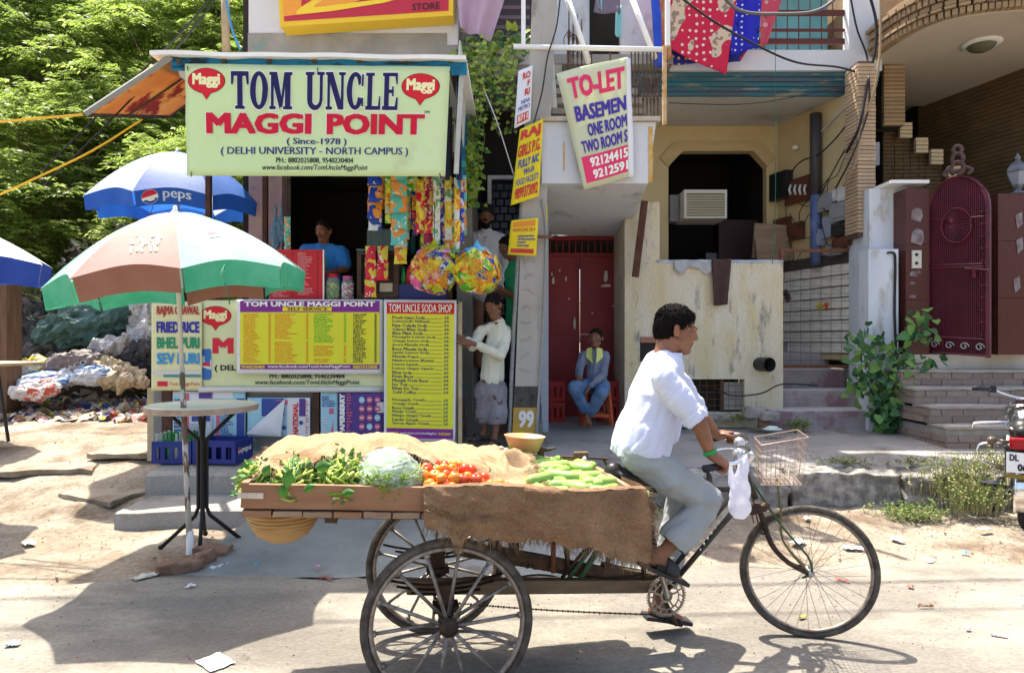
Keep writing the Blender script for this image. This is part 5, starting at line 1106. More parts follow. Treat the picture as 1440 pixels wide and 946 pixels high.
# steps up to the mesh gate
PINKC=mat('pinkish_worn_step',(.38,.32,.31),(.31,.28,.27),3,.85,.35,30,c3=(.25,.15,.165),c3scale=2.2,c3lo=.5,c3hi=.62)
STC=mat('step_tread_lit_grey',(.46,.43,.40),(.53,.50,.46),4,.85,.3,40)  # grey treads, light on the step tops put into the paler colour
for(x0,x1,y0,y1,z0,z1)in((3.06,4.40,8.08,8.6,.42,.70),(3.20,4.42,8.52,9.0,.701,.91),(3.28,4.36,8.92,9.4,.911,1.15),(3.28,4.3,9.3,10.1,1.151,1.355)):
    b=MB();b.rough_box(((x0+x1)/2,(y0+y1)/2,(z0+z1)/2),(x1-x0,y1-y0,z1-z0),j=.007,n=14,bev=.018);obj('step',b,PINKC,house,True)
    b=MB();b.rough_box(((x0+x1)/2,(y0+y1)/2,z1+.003),(x1-x0-.03,y1-y0-.03,.012),j=.002,n=6,bev=.02);obj('step_tread',b,STC,house)
# mesh gate
gate=thing('mesh_gate','thin wire mesh gate in a rust brown frame at the top of the pinkish steps','gate',P(1155,517,8.75));gx0,gz1=xz(1098,350,8.75);gx1,gz0=xz(1213,517,8.75)
for bx_ in((gx0,gx0+.035,gz0,gz1),(gx1-.05,gx1,gz0,gz1),(gx0+.035,gx1-.05,gz1-.04,gz1),(gx0+.035,gx1-.05,gz0,gz0+.035)):obj('frame_bar',MB().bb(bx_[0],bx_[1],8.75,8.79,bx_[2],bx_[3]),RUST,gate)
for i in range(1,8):x=gx0+(gx1-gx0)*i/8;obj('mesh_wire',MB().tube([(x,8.77,gz0),(x,8.77,gz1)],.0018,4),DARKIRON,gate)
for i in range(1,16):z=gz0+(gz1-gz0)*i/16;obj('mesh_wire',MB().tube([(gx0,8.765,z),(gx1,8.765,z)],.0018,4),DARKIRON,gate)
obj('latch',MB().box(P(1106,420,8.7),(.12,.03,.03)),RUST,gate)
b=MB();b.smooth=True;b.ell(P(1105,412,8.68),(.035,.03,.05));b.ell(P(1108,418,8.66),(.03,.03,.06));solo('gate_rag',b,DARKROOM,'small dark rag tied on the latch of the mesh gate','rag')
for px,c_ in((1153,(.6,.45,.02)),(1162,(.6,.1,.02))):
    b=MB();b.smooth=True;p=SW(px,428,.05);b.ell(p,.03);b.ell(p-UZ*.05,(.015,.02,.04));b.tube([p,p+sN*.06-UZ*.03],.012,6);solo('water_tap',b,flat('tap_%d'%px,c_,.4),('yellow' if px==1153 else 'red')+' topped water tap on the tiled wall behind the mesh gate','tap')
# window grille and balcony interior
obj('balcony_back_wall',MB().bb(.6,4.74,10.3,10.4,5.1,6.9),mat('teal_wall',(.10,.26,.27),(.13,.32,.33),2,.9,.2),house);obj('house_roof',MB().bb(.3,4.75,10.0,13,6.9,7.1),PL_G,house)
for py in(18,40,58):z=P(0,py,8.9).z;obj('grille_rail',MB().bb(P(1050,0,8.9).x,P(1195,0,8.9).x,8.9,8.93,z-.035,z+.035 if py!=40 else z-.005),mat('brown_grille',(.10,.035,.03),bump=0),house)
for i in range(9):x=P(1060+i*16,0,8.92).x;obj('grille_rod',MB().tube([(x,8.94,5.25),(x,8.94,6.4)],.007,5),mat('brown_grille',(0,0,0)),house)
# brick-clad pier beside the porch
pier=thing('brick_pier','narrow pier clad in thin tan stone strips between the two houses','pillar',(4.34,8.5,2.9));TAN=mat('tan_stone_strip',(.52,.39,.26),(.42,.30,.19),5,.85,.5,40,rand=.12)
obj('core',MB().bb(4.24,4.44,8.40,8.7,2.8,4.95),flat('dark_mortar',(.10,.07,.05)),pier);bricks(pier,(4.225,8.40,2.85),(1,0,0),(0,0,1),(0,-1,0),.225,2.1,.5,.046,.009,.02,TAN,8,name='stone_strip',stag=0,jit_=.006)
bricks(pier,(4.235,8.70,2.85),(0,-1,0),(0,0,1),(-1,0,0),.30,2.1,.5,.046,.009,.012,TAN,9,name='stone_strip',stag=0)
# whitewashed gate post wall
post=thing('gate_post_wall','whitewashed stepped wall between the mesh gate and the granite pillar','wall',(4.5,8.1,.47));WW=mat('whitewash',(.62,.66,.70),(.52,.56,.61),1.4,.9,.35,22,c3=(.36,.32,.26),c3scale=2.6,c3lo=.54,c3hi=.68,stretch=(1.5,1.5,.5))
obj('tall_block',MB().bb(4.30,4.66,8.25,8.75,.4,3.36).bb(4.66,4.72,8.2,8.75,.4,3.36),WW,post);obj('low_block',MB().bb(4.17,4.52,8.02,8.24,.4,2.60),WW,post);obj('back_block',MB().bb(4.42,4.5,8.76,8.9,.4,3.25),WW,post)
obj('coping',MB().bb(4.42,4.86,7.98,8.76,3.362,3.40),WHITE,post)
tb('cable',[P(1248,356,8.0),P(1257,356,8.0),P(1259,372,8.0),P(1258,440,8.0),P(1260,500,8.0),P(1257,560,8.0)],.014,CABLE,6,post)
# --- granite pillars, ledge, brick steps, arched gate
GRAN=mat('red_granite',(.065,.016,.012),(.11,.035,.025),60,.25,0,detail=3);CHIP=mat('torn_sticker_residue',(.30,.28,.29),(.14,.08,.08),9,.9,.2)
for nm_,x0,x1,y0,y1,label in(('a',4.59,4.86,7.99,8.3,'red granite gate pillar left of the arched gate, with torn stickers'),('b',5.46,5.95,7.7,8.2,'red granite gate pillar right of the arched gate, carrying a lamp')):
    t=thing('gate_pillar',label,'pillar',((x0+x1)/2,y0,1.37),'granite gate pillars');
    for k in range(3):zz=1.37+k*.64;obj('granite_slab',MB().bb(x0,x1,y0,y1,zz,zz+.636 if k<2 else 3.30-(0 if nm_=='a' else .12)),GRAN,t)
    if nm_=='a':
        rng=random.Random(2)
        for px,py,w_,h_ in((1289,302,17,20),(1290,333,19,24),(1285,385,12,8),(1283,398,8,5),(1283,417,10,5),(1292,383,8,5)):
            pan=rectpanel(px-w_/2,py-h_/2,px+w_/2,py+h_/2,7.985);poly(pan,[(.1,.2),(.5,.0),(.9,.15),(1,.6),(.8,1),(.3,.9),(0,.8)],CHIP,t,name='sticker_residue',uv=True)
        sw=slabbox('switch_plate',1283,1296,352,377,7.97,.018,flat('cream_plate',(.6,.58,.5)),t)
        for py in(358,370):obj('button',MB().ell(P(1289,py,7.965),.018,None,8,6),BLACK,sw,True)
    else:
        for px,py in((1431,310),(1432,345),(1428,400)):pan=rectpanel(px-6,py-12,px+7,py+12,7.695);poly(pan,[(.2,.2),(.9,.0),(1,.7),(.4,1)],CHIP,t,name='sticker_residue',uv=True)
t=thing('pillar_lamp','grey lantern on top of the right granite pillar','lamp',P(1431,274,7.9));lb=P(1431,273,7.9);LM=mat('grey_cast_metal',(.12,.13,.15),(.2,.21,.23),12,.5,.2,metal=.3)
b=MB();b.smooth=True;b.lathe([(.07,0),(.075,.02),(.04,.035),(.03,.06),(.05,.07)],lb,14);obj('base',b,LM,t)
b=MB();b.lathe([(.05,.07),(.12,.25),(.13,.26),(.09,.33),(.04,.37),(.02,.39),(.035,.41),(.02,.44),(.001,.48)],lb,6);obj('lantern_head',b,LM,t)
b=MB();b.lathe([(.055,.085),(.122,.24)],lb,6);obj('glass',b,flat('smoky_glass',(.25,.28,.33),.15),t)
ledge=thing('brick_steps','brick steps with worn cement treads below the arched gate','steps',(5.5,7.3,.46));BRK=mat('worn_brick',(.26,.20,.17),(.34,.26,.21),7,.95,.6,40,rand=.15);MORT=mat('cement_mortar',(.27,.24,.21),(.34,.31,.27),8,.95,.5)
for k,(y0,z0,z1)in enumerate(((6.95,.42,.66),(7.2,.661,.84),(7.45,.841,1.02),(7.7,1.021,1.2))):
    x0=4.40-.015*k;obj('step_core',MB().bb(x0,7.6,y0,9.0,z0-(.1 if k==0 else 0),z1-.03),MORT,ledge)
    b=MB();b.smooth=True;b.rough_box(((x0+7.6)/2,y0+.14,z1-.012),(7.62-x0,.32,.03),j=.008,n=24,bev=.005);obj('step_tread',b,mat('worn_cement_tread',(.40,.37,.33),(.30,.26,.22),5,.9,.4,25),ledge)
    bricks(ledge,(x0,y0,z0),(1,0,0),(0,0,1),(0,-1,0),3.2,z1-z0-.025,.23,.075,.012,.012,BRK,20+k,jit_=.006)
    bricks(ledge,(x0,8.2,z0),(0,-1,0),(0,0,1),(-1,0,0),8.2-y0,z1-z0-.025,.23,.075,.012,.012,BRK,30+k,jit_=.006)
obj('ledge',MB().bb(4.42,7.6,7.95,9.0,1.201,1.368),mat('stained_marble',(.62,.58,.50),(.48,.42,.33),2.5,.6,.2,10),ledge)
MG=mat('maroon_gate_paint',(.12,.014,.03),(.07,.012,.02),6,.35,.1)
ag=thing('arched_gate','maroon wrought iron gate with an arched top and fan motif, standing ajar','gate',P(1347,503,7.8));GA=P(1306,498,8.05);GB=P(1390,507,7.50);GA.z=1.38;GB.z=1.34
gU=(GB-GA);gW=gU.length;gU.normalize();gN=Vector((gU.y,-gU.x,0)).normalized();gN=gN if gN.y<0 else-gN
def G(u,z,o=0):return GA+gU*u+Vector((0,0,z))+gN*o
gh=1.66;gr=gW/2
def archz(u):return gh+math.sqrt(max(0,1-((u-gr)/gr)**2))*.36
b=MB();pts=[G(0,0),G(0,gh)]+[G(gr-gr*cos(a),gh+.36*sin(a))for a in steps(0,pi,pi/16)]+[G(gW,gh),G(gW,0)]
for i in range(len(pts)-1):b.tube([pts[i],pts[i+1]],.032,4,flatk=.6)
obj('frame',b,MG,ag)
nb_=30
for i in range(1,nb_):u=gW*i/nb_;obj('bar',MB().tube([G(u,.02),G(u,archz(u))],.008,5),MG,ag)
for z in(.02,.20,1.0,1.03,1.55):obj('rail',MB().tube([G(0,z,.01),G(gW,z,.01)],.011,5),MG,ag)
b=MB();pts=[G(.01,.02,-.02),G(gW-.01,.02,-.02)]+[G(gW*(1-i/16),archz(gW*(1-i/16))-.01,-.02)for i in range(17)];b.add(pts+[p-gN*.004 for p in pts],[tuple(range(19)),tuple(range(37,18,-1))]);obj('backing_sheet',b,mat('purple_maroon_sheet',(.13,.028,.055),(.09,.02,.035),4,.5,.2,c3=(.2,.08,.11),c3scale=3,c3lo=.55,c3hi=.75),ag)
b=MB();fc=G(gW*.42,1.52,.03)
for i in range(28):a=2*pi*i/28;b.tube([fc,G(gW*.50+.155*cos(a),1.47+.19*sin(a),.03)],.005,4)
obj('fan_motif',b,MG,ag,kind='stuff');b=MB();rp=[G(gW*.50+.16*cos(a),1.47+.195*sin(a),.03)for a in steps(0,2*pi,pi/16)];b.tube(rp,.012,6);b.ell(fc,.035);obj('fan_ring',b,MG,ag,True)
for i in range(11):z=.25+i*.135;b=MB();b.smooth=True;b.ell(G(gW-.05,z,.035),.016,None,8,6);b.ell(G(gW-.008,z,.045),.012,None,6,4);obj('stud',b,MG,ag)
for i in range(4):
    b=MB();b.smooth=True;u=gW*(i+.5)/4;b.tube([G(u+.05*cos(a_)*(1-.1*a_),.11+.045*sin(a_)*(1-.1*a_),.02)for a_ in steps(0,7.8,.3)],.008,5);obj('scroll',b,flat('silver_scroll',(.4,.38,.38),.4,metal=.5),ag)
obj('bolt',MB().tube([G(gW*.66,.98,.05),G(gW+.02,.96,.05)],.014,6).box(G(gW*.8,.93,.05),(.04,.03,.1)),MG,ag)
b=MB();b.smooth=True;tp=G(gr,gh+.40,0)
for r_,z,w_ in((.075,.06,.9),(.06,.17,1),(.045,.27,1)):b.tube([tp+gU*r_*w_*cos(a)+UZ*(z+r_*sin(a))for a in steps(-.5*pi,1.3*pi,.3)],.016,6,flatk=1.6)
for sx in(-1,1):b.tube(cat([tp+UZ*.02,tp+gU*sx*.09+UZ*.06,tp+gU*sx*.15+UZ*.02,tp+gU*sx*.11-UZ*.02]),.014,6,flatk=1.6)
obj('finial_scroll',b,mat('dark_bronze',(.06,.03,.025),(.10,.06,.05),9,.4,.1),ag)
# --- right house
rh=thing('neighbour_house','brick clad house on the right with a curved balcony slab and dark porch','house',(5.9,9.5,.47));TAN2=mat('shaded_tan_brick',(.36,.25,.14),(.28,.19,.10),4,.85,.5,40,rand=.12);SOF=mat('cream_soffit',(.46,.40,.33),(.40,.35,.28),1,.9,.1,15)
arc=[(4.62,10.5),(4.64,8.7),(4.68,8.2),(4.80,7.85),(5.05,7.62),(5.45,7.50),(6.0,7.44),(6.8,7.42),(9,7.42),(9,10.5)]
arcs=[Vector((x,y,0))for x,y in arc];arc2=[arcs[0]]+cat(arcs[1:-1],6)+[arcs[-1]]
b=MB();b.prism([(p.x,p.y)for p in arc2],5.12,5.22,'xy');obj('soffit',b,SOF,rh)
dn=MB();L_=arc2[1:-1];acc=0;me=None
def along(pts,st):
    out=[];d=0
    for a,c_ in zip(pts,pts[1:]):
        s_=(c_-a).length
        while d<s_:out.append((a.lerp(c_,d/s_),(c_-a).normalized()));d+=st
        d-=s_
    return out
tmpb=MB();tmpb.box((0,0,0),(1,1,1));dme=tmpb.mesh('dentil',TAN2);
for r_,(zz,hh,st,pr)in enumerate(((5.135,.075,.062,.03),(5.215,.04,.12,.05),(5.265,.06,.12,.02),(5.33,.08,.062,.045),(5.42,.05,.12,.07))):
    for p,d in along(L_,st):
        if p.x>7.2:continue
        n_=Vector((d.y,-d.x,0));n_=n_ if n_.y<.1 else-n_;o=bpy.data.objects.new('trim_brick',dme);C.objects.link(o);o.parent=rh;o.location=p+n_*(pr/2)+UZ*(zz+hh/2)-rh.location;o.rotation_euler=(0,0,math.atan2(d.y,d.x));o.scale=(st-.012,.12+pr,hh-.008)
b=MB();b.prism([(p.x*1.0,p.y+.06)for p in arc2],5.22,5.6,'xy');obj('balcony_edge',b,TAN2,rh)
t=thing('ceiling_light','round ceiling light under the curved balcony of the right house','light',P(1380,62,8.35));lc=Vector((P(1380,0,8.28).x,8.28,5.12));b=MB();b.smooth=True;b.lathe([(.21,0),(.22,-.012),(.19,-.03),(.15,-.035)],lc,28);obj('rim',b,flat('white_rim',(.6,.6,.58)),t);b=MB();b.smooth=True;b.lathe([(.16,-.03),(.13,-.07),(.07,-.10),(.001,-.11)],lc,24);obj('dish',b,flat('dull_olive_dish',(.10,.10,.06),.4),t)
# dark porch walls with brick courses
def courses(name,p0,p1,z0,z1,m,h_=.06):
    b=MB();p0=Vector(p0);p1=Vector(p1);d=(p1-p0);ln=d.length;d.normalize();R=Matrix((d,d.cross(UZ)*-1,UZ)).transposed();rng=random.Random(1);z=z0
    while z<z1:b.box((p0+p1)/2+UZ*(z+h_/2)+d.cross(UZ)*rng.uniform(-.004,.004),(ln,.06,h_-.012),R);z+=h_
    b.box((p0+p1)/2+UZ*(z0+z1)/2+Vector((0,.0,0)),(ln,.03,z1-z0),R);o=obj(name,b,m,rh,kind='stuff')
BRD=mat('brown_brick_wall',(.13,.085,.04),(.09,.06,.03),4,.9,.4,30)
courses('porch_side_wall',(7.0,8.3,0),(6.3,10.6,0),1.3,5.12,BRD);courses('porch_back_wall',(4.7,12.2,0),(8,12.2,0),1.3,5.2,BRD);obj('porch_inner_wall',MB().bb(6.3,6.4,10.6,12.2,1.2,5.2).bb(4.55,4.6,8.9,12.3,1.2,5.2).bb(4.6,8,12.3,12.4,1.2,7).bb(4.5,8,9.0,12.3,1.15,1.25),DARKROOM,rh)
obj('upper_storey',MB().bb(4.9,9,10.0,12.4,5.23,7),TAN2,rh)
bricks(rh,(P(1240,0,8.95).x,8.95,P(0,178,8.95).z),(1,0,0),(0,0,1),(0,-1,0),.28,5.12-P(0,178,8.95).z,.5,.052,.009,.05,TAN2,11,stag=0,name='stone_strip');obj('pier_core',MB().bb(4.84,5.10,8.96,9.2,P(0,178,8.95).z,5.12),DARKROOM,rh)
# stepped stair parapet
stx=[(1242,1258,175),(1258,1280,175),(1280,1301,196),(1301,1325,212),(1325,1350,235),(1350,1400,290),(1400,1450,290)]
for k,(a,c_,ty)in enumerate(stx):
    x0=P(a,0,9.3).x;x1=P(c_,0,9.3).x;zt=P(0,ty,9.3).z;obj('parapet_core',MB().bb(x0,x1,9.32,9.5,1.25,zt-.01),DARKROOM,rh)
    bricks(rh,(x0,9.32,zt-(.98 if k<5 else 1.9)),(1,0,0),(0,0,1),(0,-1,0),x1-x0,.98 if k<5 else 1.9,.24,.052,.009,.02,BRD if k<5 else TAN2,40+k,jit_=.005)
    if 0<k<5:bricks(rh,(x0,9.22,zt-.22),(1,0,0),(0,0,1),(0,-1,0),.17,.22,.3,.052,.009,.05,mat('pale_tan_strip',(.55,.46,.30),(.48,.38,.24),5,.85,.4,30),60+k,stag=0,name='stone_strip')
slabbox('meter_box',1230,1237,200,232,8.6,.05,flat('grey_plastic_box',(.25,.26,.28)),rh)
# --- things on the middle house
t=thing('air_conditioner','cream window air conditioner set in the dark arched opening','air conditioner',P(985,307,9.95));ax0,az1=xz(962,267,9.9);ax1,az0=xz(1022,307,9.9)
CR=flat('cream_ac_casing',(.55,.53,.46),.4);obj('casing',MB().bb(ax0,ax1,9.92,10.45,az0,az1),CR,t)
for q_ in((ax0,ax1,az1-.05,az1),(ax0,ax1,az0,az0+.03),(ax0,ax0+.035,az0+.03,az1-.05),(ax1-.035,ax1,az0+.03,az1-.05)):obj('bezel',MB().bb(q_[0],q_[1],9.89,9.919,q_[2],q_[3]),CR,t)
for i in range(9):z=az0+.045+(az1-az0-.11)*i/8;obj('louvre',MB().bb(ax0+.036,ax1-.036,9.9,9.918,z-.008,z+.008),flat('olive_louvre',(.25,.22,.10)),t)
obj('side_panel',MB().bb(ax0-.14,ax0-.01,10.15,10.4,az0,az1-.02),flat('side_panel_grey',(.2,.2,.2)),t)
b=MB();b.box(P(1086,340,9.9),(.55,.04,.5),rotm('Y',4));b.box(P(1078,352,9.8),(.3,.03,.4),rotm('Y',-6));solo('wooden_board',b,WOOD2,'weathered boards leaning beside the arched opening behind the porch wall','board')
# meters and switchgear on the side wall
mt=thing('meter_boards','cluster of old electricity meters, fuses and switch boxes on the yellow side wall','meters',SW(1170,330));rng=random.Random(4)
MCOL=[flat('meter_grey',(.22,.23,.24),.4),flat('meter_black',(.02,.02,.02),.3),flat('meter_brown',(.12,.04,.025),.5),flat('meter_white',(.5,.5,.48),.4),flat('meter_bluegrey',(.25,.28,.36),.5)]
for px,py,w_,h_,d,c_ in((1098,262,22,38,.12,1),(1122,268,32,34,.05,2),(1163,285,18,24,.1,0),(1176,275,12,16,.08,3),(1190,272,14,20,.1,3),(1184,298,22,26,.12,0),(1197,296,8,24,.06,3),(1188,322,26,18,.1,1),(1170,318,20,30,.06,4),(1150,335,12,22,.1,4),(1187,340,24,14,.08,2),(1100,320,20,26,.06,2),(1120,325,18,24,.05,2),(1175,350,16,18,.06,0)):
    p=SW(px,py,d/2+.02);k_=p.y/FPX;b=MB();b.box(p,(w_*k_*1.6,d,h_*k_),R_);b.box(p+sN*(d/2+.005),(w_*k_*1.1,.012,h_*k_*.6),R_);obj('meter_box',b,MCOL[c_],mt)
for i in range(4):b=MB();b.smooth=True;p=SW(1112+i*7,267,.09);b.tube([p+UZ*.07,p+sN*.025,p-UZ*.07],.019,8);obj('fuse',b,MCOL[3],mt)
obj('camera_bulb',MB().ell(SW(1118,208,.06),(.04,.06,.035)),WHITE,mt,True)
def wire(name,pts,r,m,label=None,par=None,n=5):
    b=MB();b.smooth=True;b.tube(cat(pts,7),r,n)
    if par:return obj(name,b,m,par)
    return solo(name,b,m,label,'cable')
for pts,r in(([(1112,255),(1116,238),(1130,225),(1150,218),(1175,195),(1198,165)],.018),([(1143,295),(1160,262),(1180,225),(1200,190)],.015),([(1163,270),(1166,255),(1178,245),(1185,228),(1196,205)],.009),([(1120,285),(1140,290),(1150,270),(1170,245)],.01),([(1110,300),(1125,320),(1140,300),(1152,320)],.009),([(1105,290),(1110,330),(1135,335),(1150,325)],.01),([(1155,315),(1165,345),(1180,335),(1192,350)],.009),([(1128,320),(1124,300),(1140,280),(1165,300)],.012),([(1180,310),(1196,320),(1190,360),(1160,365)],.007),([(1130,350),(1120,372),(1150,378),(1170,366)],.006),([(1110,340),(1116,362),(1104,378)],.012)):
    wire('wire',[SW(x,y,.10+.03*(i%2))for i,(x,y)in enumerate(pts)],r*.6,CABLE,par=mt)
# -- snack kiosk
kiosk=thing('snack_kiosk','snack kiosk with a white sheet roof and grey counter on the shop platform','kiosk',(-2,6.8,.42))
def roofz(y):return 3.93+(y-5.7)*.03
b=MB();c0=P(210,71,5.7);c1=P(655,78,5.7);b.grid(lambda u,v:Vector((c0.x+(c1.x-c0.x)*u,5.7+1.88*v,c0.z+(c1.z-c0.z)*u+.05*v+.012*noise.noise(Vector((u*6,v*3,0))))),40,8,.035)
obj('roof_sheet',b,mat('white_roof_sheet',(.85,.84,.81),(.76,.74,.70),3,.6,.2),kiosk)
TARP=mat('blue_tarpaulin',(.02,.22,.42),(.03,.30,.50),3,.45,.4,14,trans=.5,c3=(.02,.04,.07),c3scale=4,c3lo=.52,c3hi=.6,stretch=(.6,1,3))
b=MB();b.smooth=True;b.grid(lambda u,v:Vector((-2.86+2.48*u,5.755+.012*sin(u*40),3.915-(c0.z-c1.z)*u-.12*(1-v)+.01*noise.noise(Vector((u*30,v*4,1))))),60,5);obj('tarpaulin',b,TARP,kiosk)
b=MB();b.smooth=True;b.grid(lambda u,v:Vector((-.475+.01*noise.noise(Vector((u*9,v*9,0))),5.8+1.5*u,2.9+.97*v)),16,10);obj('tarpaulin',b,TARP,kiosk)
b=MB()
for i in range(7):b.box((-2.8+.38*i,6.6,3.87),(.04,1.7,.03))
obj('rafter',b,OLDWOOD,kiosk,kind='stuff')
for px,Y,y0 in((292,6.9,3.9),(372,7.4,3.9),(632,6.95,3.9)):x=P(px,0,Y).x;obj('post',MB().bb(x-.025,x+.025,Y,Y+.05,.3,y0),mat('dark_brown_post',(.05,.022,.015),(.09,.045,.03),12,.7,.4),kiosk)
for px in(645,628):x=P(px,0,5.8).x;obj('frame_bar',MB().bb(x-.02,x+.02,5.85,5.88,2.9,3.9),flat('navy_frame_bar',(.01,.02,.05)),kiosk)
slabbox('counter_front',216,640,424,640,6.88,.05,mat('scuffed_grey_sheet',(.16,.17,.17),(.24,.25,.24),3,.5,.2,c3=(.42,.38,.30),c3scale=4,c3lo=.62,c3hi=.68),kiosk)
obj('counter_top',MB().bb(-3.5,-.56,6.86,7.35,1.90,1.93),OLDWOOD,kiosk);obj('counter_side',MB().bb(-.60,-.56,6.93,7.5,.43,1.9).bb(-3.55,-3.5,6.93,7.5,.43,1.9),mat('plywood_edge',(.5,.42,.28),(.4,.33,.2),6,.8,.3),kiosk)
for px,w_ in((228,14),(440,9),(545,6),(648,5)):x=P(px,0,6.83).x;obj('counter_post',MB().bb(x,x+w_*.007,6.82 if px<600 else 6.9,6.86 if px<600 else 6.94,.42,P(0,548 if px<600 else 560,6.83).z),mat('dark_brown_post',(0,0,0)),kiosk)
slabbox('edge_board',207,224,545,648,6.9,.03,mat('plywood_edge',(0,0,0)),kiosk);obj('edge_board',MB().bb(P(645,0,6.8).x,P(650,0,6.8).x,6.75,6.8,P(0,635,6.8).z,P(0,425,6.8).z),mat('plywood_edge',(0,0,0)),kiosk)
obj('side_board',MB().box((P(651,80,5.8)+P(641,245,5.8))/2,(.04,.03,.99),rotm('Y',3.2)).box((P(648,80,6.3)+P(648,240,6.3))/2,(.012,.9,.95),rotm('Y',3)),mat('grey_board',(.5,.5,.46),(.4,.4,.36),8,.8,.3),kiosk)
# orange side awning
aw=thing('side_awning','sloping awning of orange printed sheet in a grey frame left of the sign','awning',P(160,160,5.9));aA,aB,aC,aD=P(241,80,5.75),P(120,160,5.75),P(236,163,6.9),P(330,96,6.9)
pn=Panel(aA,aD,aC,aB);pn.n=-pn.n if pn.n.z<0 else pn.n;b=MB();b.grid(lambda u,v:pn.pt(u,v,.0),12,12,.012)
obj('printed_sheet',b,mat('orange_printed_flex',(.62,.26,.08),(.70,.45,.16),2.2,.7,.1,trans=.35,c3=(.35,.06,.03),c3scale=2.6,c3lo=.56,c3hi=.6),aw)
for a,c_ in((aA,aB),(aB,aC),(aD,aC),(aA.lerp(aD,.45),aB.lerp(aC,.45))):b=MB();b.tube([a,c_],.028,4);obj('frame_bar',b,flat('grey_frame',(.25,.25,.24))if a is aA and c_ is aB else OLDWOOD,aw)
# ---- big sign
SGB=mat('pale_green_flex',(.70,.86,.44),(.76,.88,.54),.9,.35,.15,5,trans=.25,c3=(.58,.66,.36),c3scale=2.2,c3lo=.58,c3hi=.85)
SERW=flat('lettering_white',(.85,.88,.8),.5)
sg=thing('shop_sign','large pale green shop sign with navy and red lettering hung under the kiosk roof','sign',P(445,248,5.75));
sp_=Panel(P(260,90,5.73),P(633,94,5.73),P(626,248,5.73),P(263,247,5.73),lambda u,v:.012*noise.noise(Vector((u*4,v*3,0)))+.004*noise.noise(Vector((u*22+v*9,v*6,0))),(260,90,630,248));sheet(sp_,SGB,sg,'sign_sheet',30,14,.006)
def serif_word(pan,word,x0,y0,x1,y1,m,par,d,fat=0):
    """heavy slab-serif capitals built from strokes; each letter is its own mesh"""
    wd={'T':1,'O':1.02,'M':1.3,'U':1.08,'N':1.12,'C':.98,'L':.88,'E':.92,' ':.62};gap=.1
    tot=sum(wd[c]+gap for c in word)-gap;cx=0
    for ch in word:
        w_=wd[ch];b=MB();k=[0]
        def quad(pts):
            k[0]+=1;vs=[]
            for a,c_ in pts:X=x0+(x1-x0)*(cx+a*w_)/tot;Y=y1+(y0-y1)*c_;u,v=pan.uv(X,Y);vs.append(pan.pt(u,v,d+k[0]*.0002))
            b.add(vs,[tuple(range(len(vs)))])
        f=fat
        def R(a0,b0,a1,b1):quad([(a0-f,b0-f),(a1+f,b0-f),(a1+f,b1+f),(a0-f,b1+f)])
        def ringp(a0,a1,st,ir,ih):
            n=28
            for i in range(n):
                t0=a0+(a1-a0)*i/n;t1=a0+(a1-a0)*(i+1)/n
                quad([(.5+(.5+f)*cos(t0),.5+(.51+f)*sin(t0)),(.5+(.5+f)*cos(t1),.5+(.51+f)*sin(t1)),(.5+(ir-f)*cos(t1),.5+(ih-f)*sin(t1)),(.5+(ir-f)*cos(t0),.5+(ih-f)*sin(t0))])
        if ch=='T':R(.36,0,.64,1);R(.02,.9,.98,1);R(.24,0,.76,.06);quad([(-f,.66),(.1,.66),(.16,.9),(.0-f,1+f)]);quad([(1+f,.66),(.9,.66),(.84,.9),(1+f,1+f)])
        if ch=='O':ringp(0,2*pi,0,.2,.42)
        if ch=='C':ringp(.42,2*pi-.45,0,.2,.42);R(.88,.64,.97,.95);R(.9,.08,.97,.3)
        if ch=='U':R(.08,.25,.34,1);R(.76,.25,.9,1);R(0,.94,.44,1);R(.62,.94,1,1);[quad([(.49+(.41+f)*cos(a),.27+(.29+f)*sin(a)),(.49+(.41+f)*cos(a+.2),.27+(.29+f)*sin(a+.2)),(.54+(.22-f)*cos(a+.2),.27+(.18-f)*sin(a+.2)),(.54+(.22-f)*cos(a),.27+(.18-f)*sin(a))])for a in[pi+.196*i for i in range(16)]]
        if ch=='M':R(.07,0,.17,1);R(.70,0,.92,1);quad([(.04,1+f),(.32+f,1+f),(.56+f,.18),(.46-f,.0-f)]);quad([(.48,.05),(.56+f,.05),(.76,1),(.66-f,1)]);R(0,0,.26,.06);R(.62,0,1,.06);R(0,.94,.2,1);R(.8,.94,1,1)
        if ch=='N':R(.08,0,.19,1);R(.79,0,.9,1);quad([(.05-f,1+f),(.34+f,1+f),(.90+f,0-f),(.64-f,0-f)]);R(0,0,.3,.06);R(0,.94,.2,1);R(.68,.94,1,1)
        if ch=='L':R(.14,0,.42,1);R(.02,.94,.56,1);R(.02,0,.98,.08);quad([(.84,.05),(.98+f,.0),(.98+f,.36),(.92-f,.36)])
        if ch=='E':R(.12,0,.40,1);R(.02,.93,.94,1);R(.02,0,.96,.08);R(.35,.47,.68,.54);R(.62,.38,.70,.63);quad([(.8,.93),(.94+f,.95),(.94+f,.70),(.88-f,.70)]);quad([(.8,.08),(.97+f,.06),(.97+f,.34),(.9-f,.34)])
        if ch!=' ':obj('lettering',b,m,par)
        cx+=w_+gap
serif_word(sp_,'TOM UNCLE',325,101,559,153,SERW,sg,.0025,.05)
serif_word(sp_,'TOM UNCLE',325,101,559,153,flat('deep_navy_print',(.012,.008,.075),.5),sg,.008,.014)
for w_,x0_,x1_ in(('MAGGI',289,438),('POINT',459,598)):letter(sp_,w_,x0_-1.2,158,x1_+1.2,190,SERW,sg,.06,.003);letter(sp_,w_,x0_,159,x1_,189,flat('crimson_print',(.56,.004,.03),.5),sg,.055,.0065)
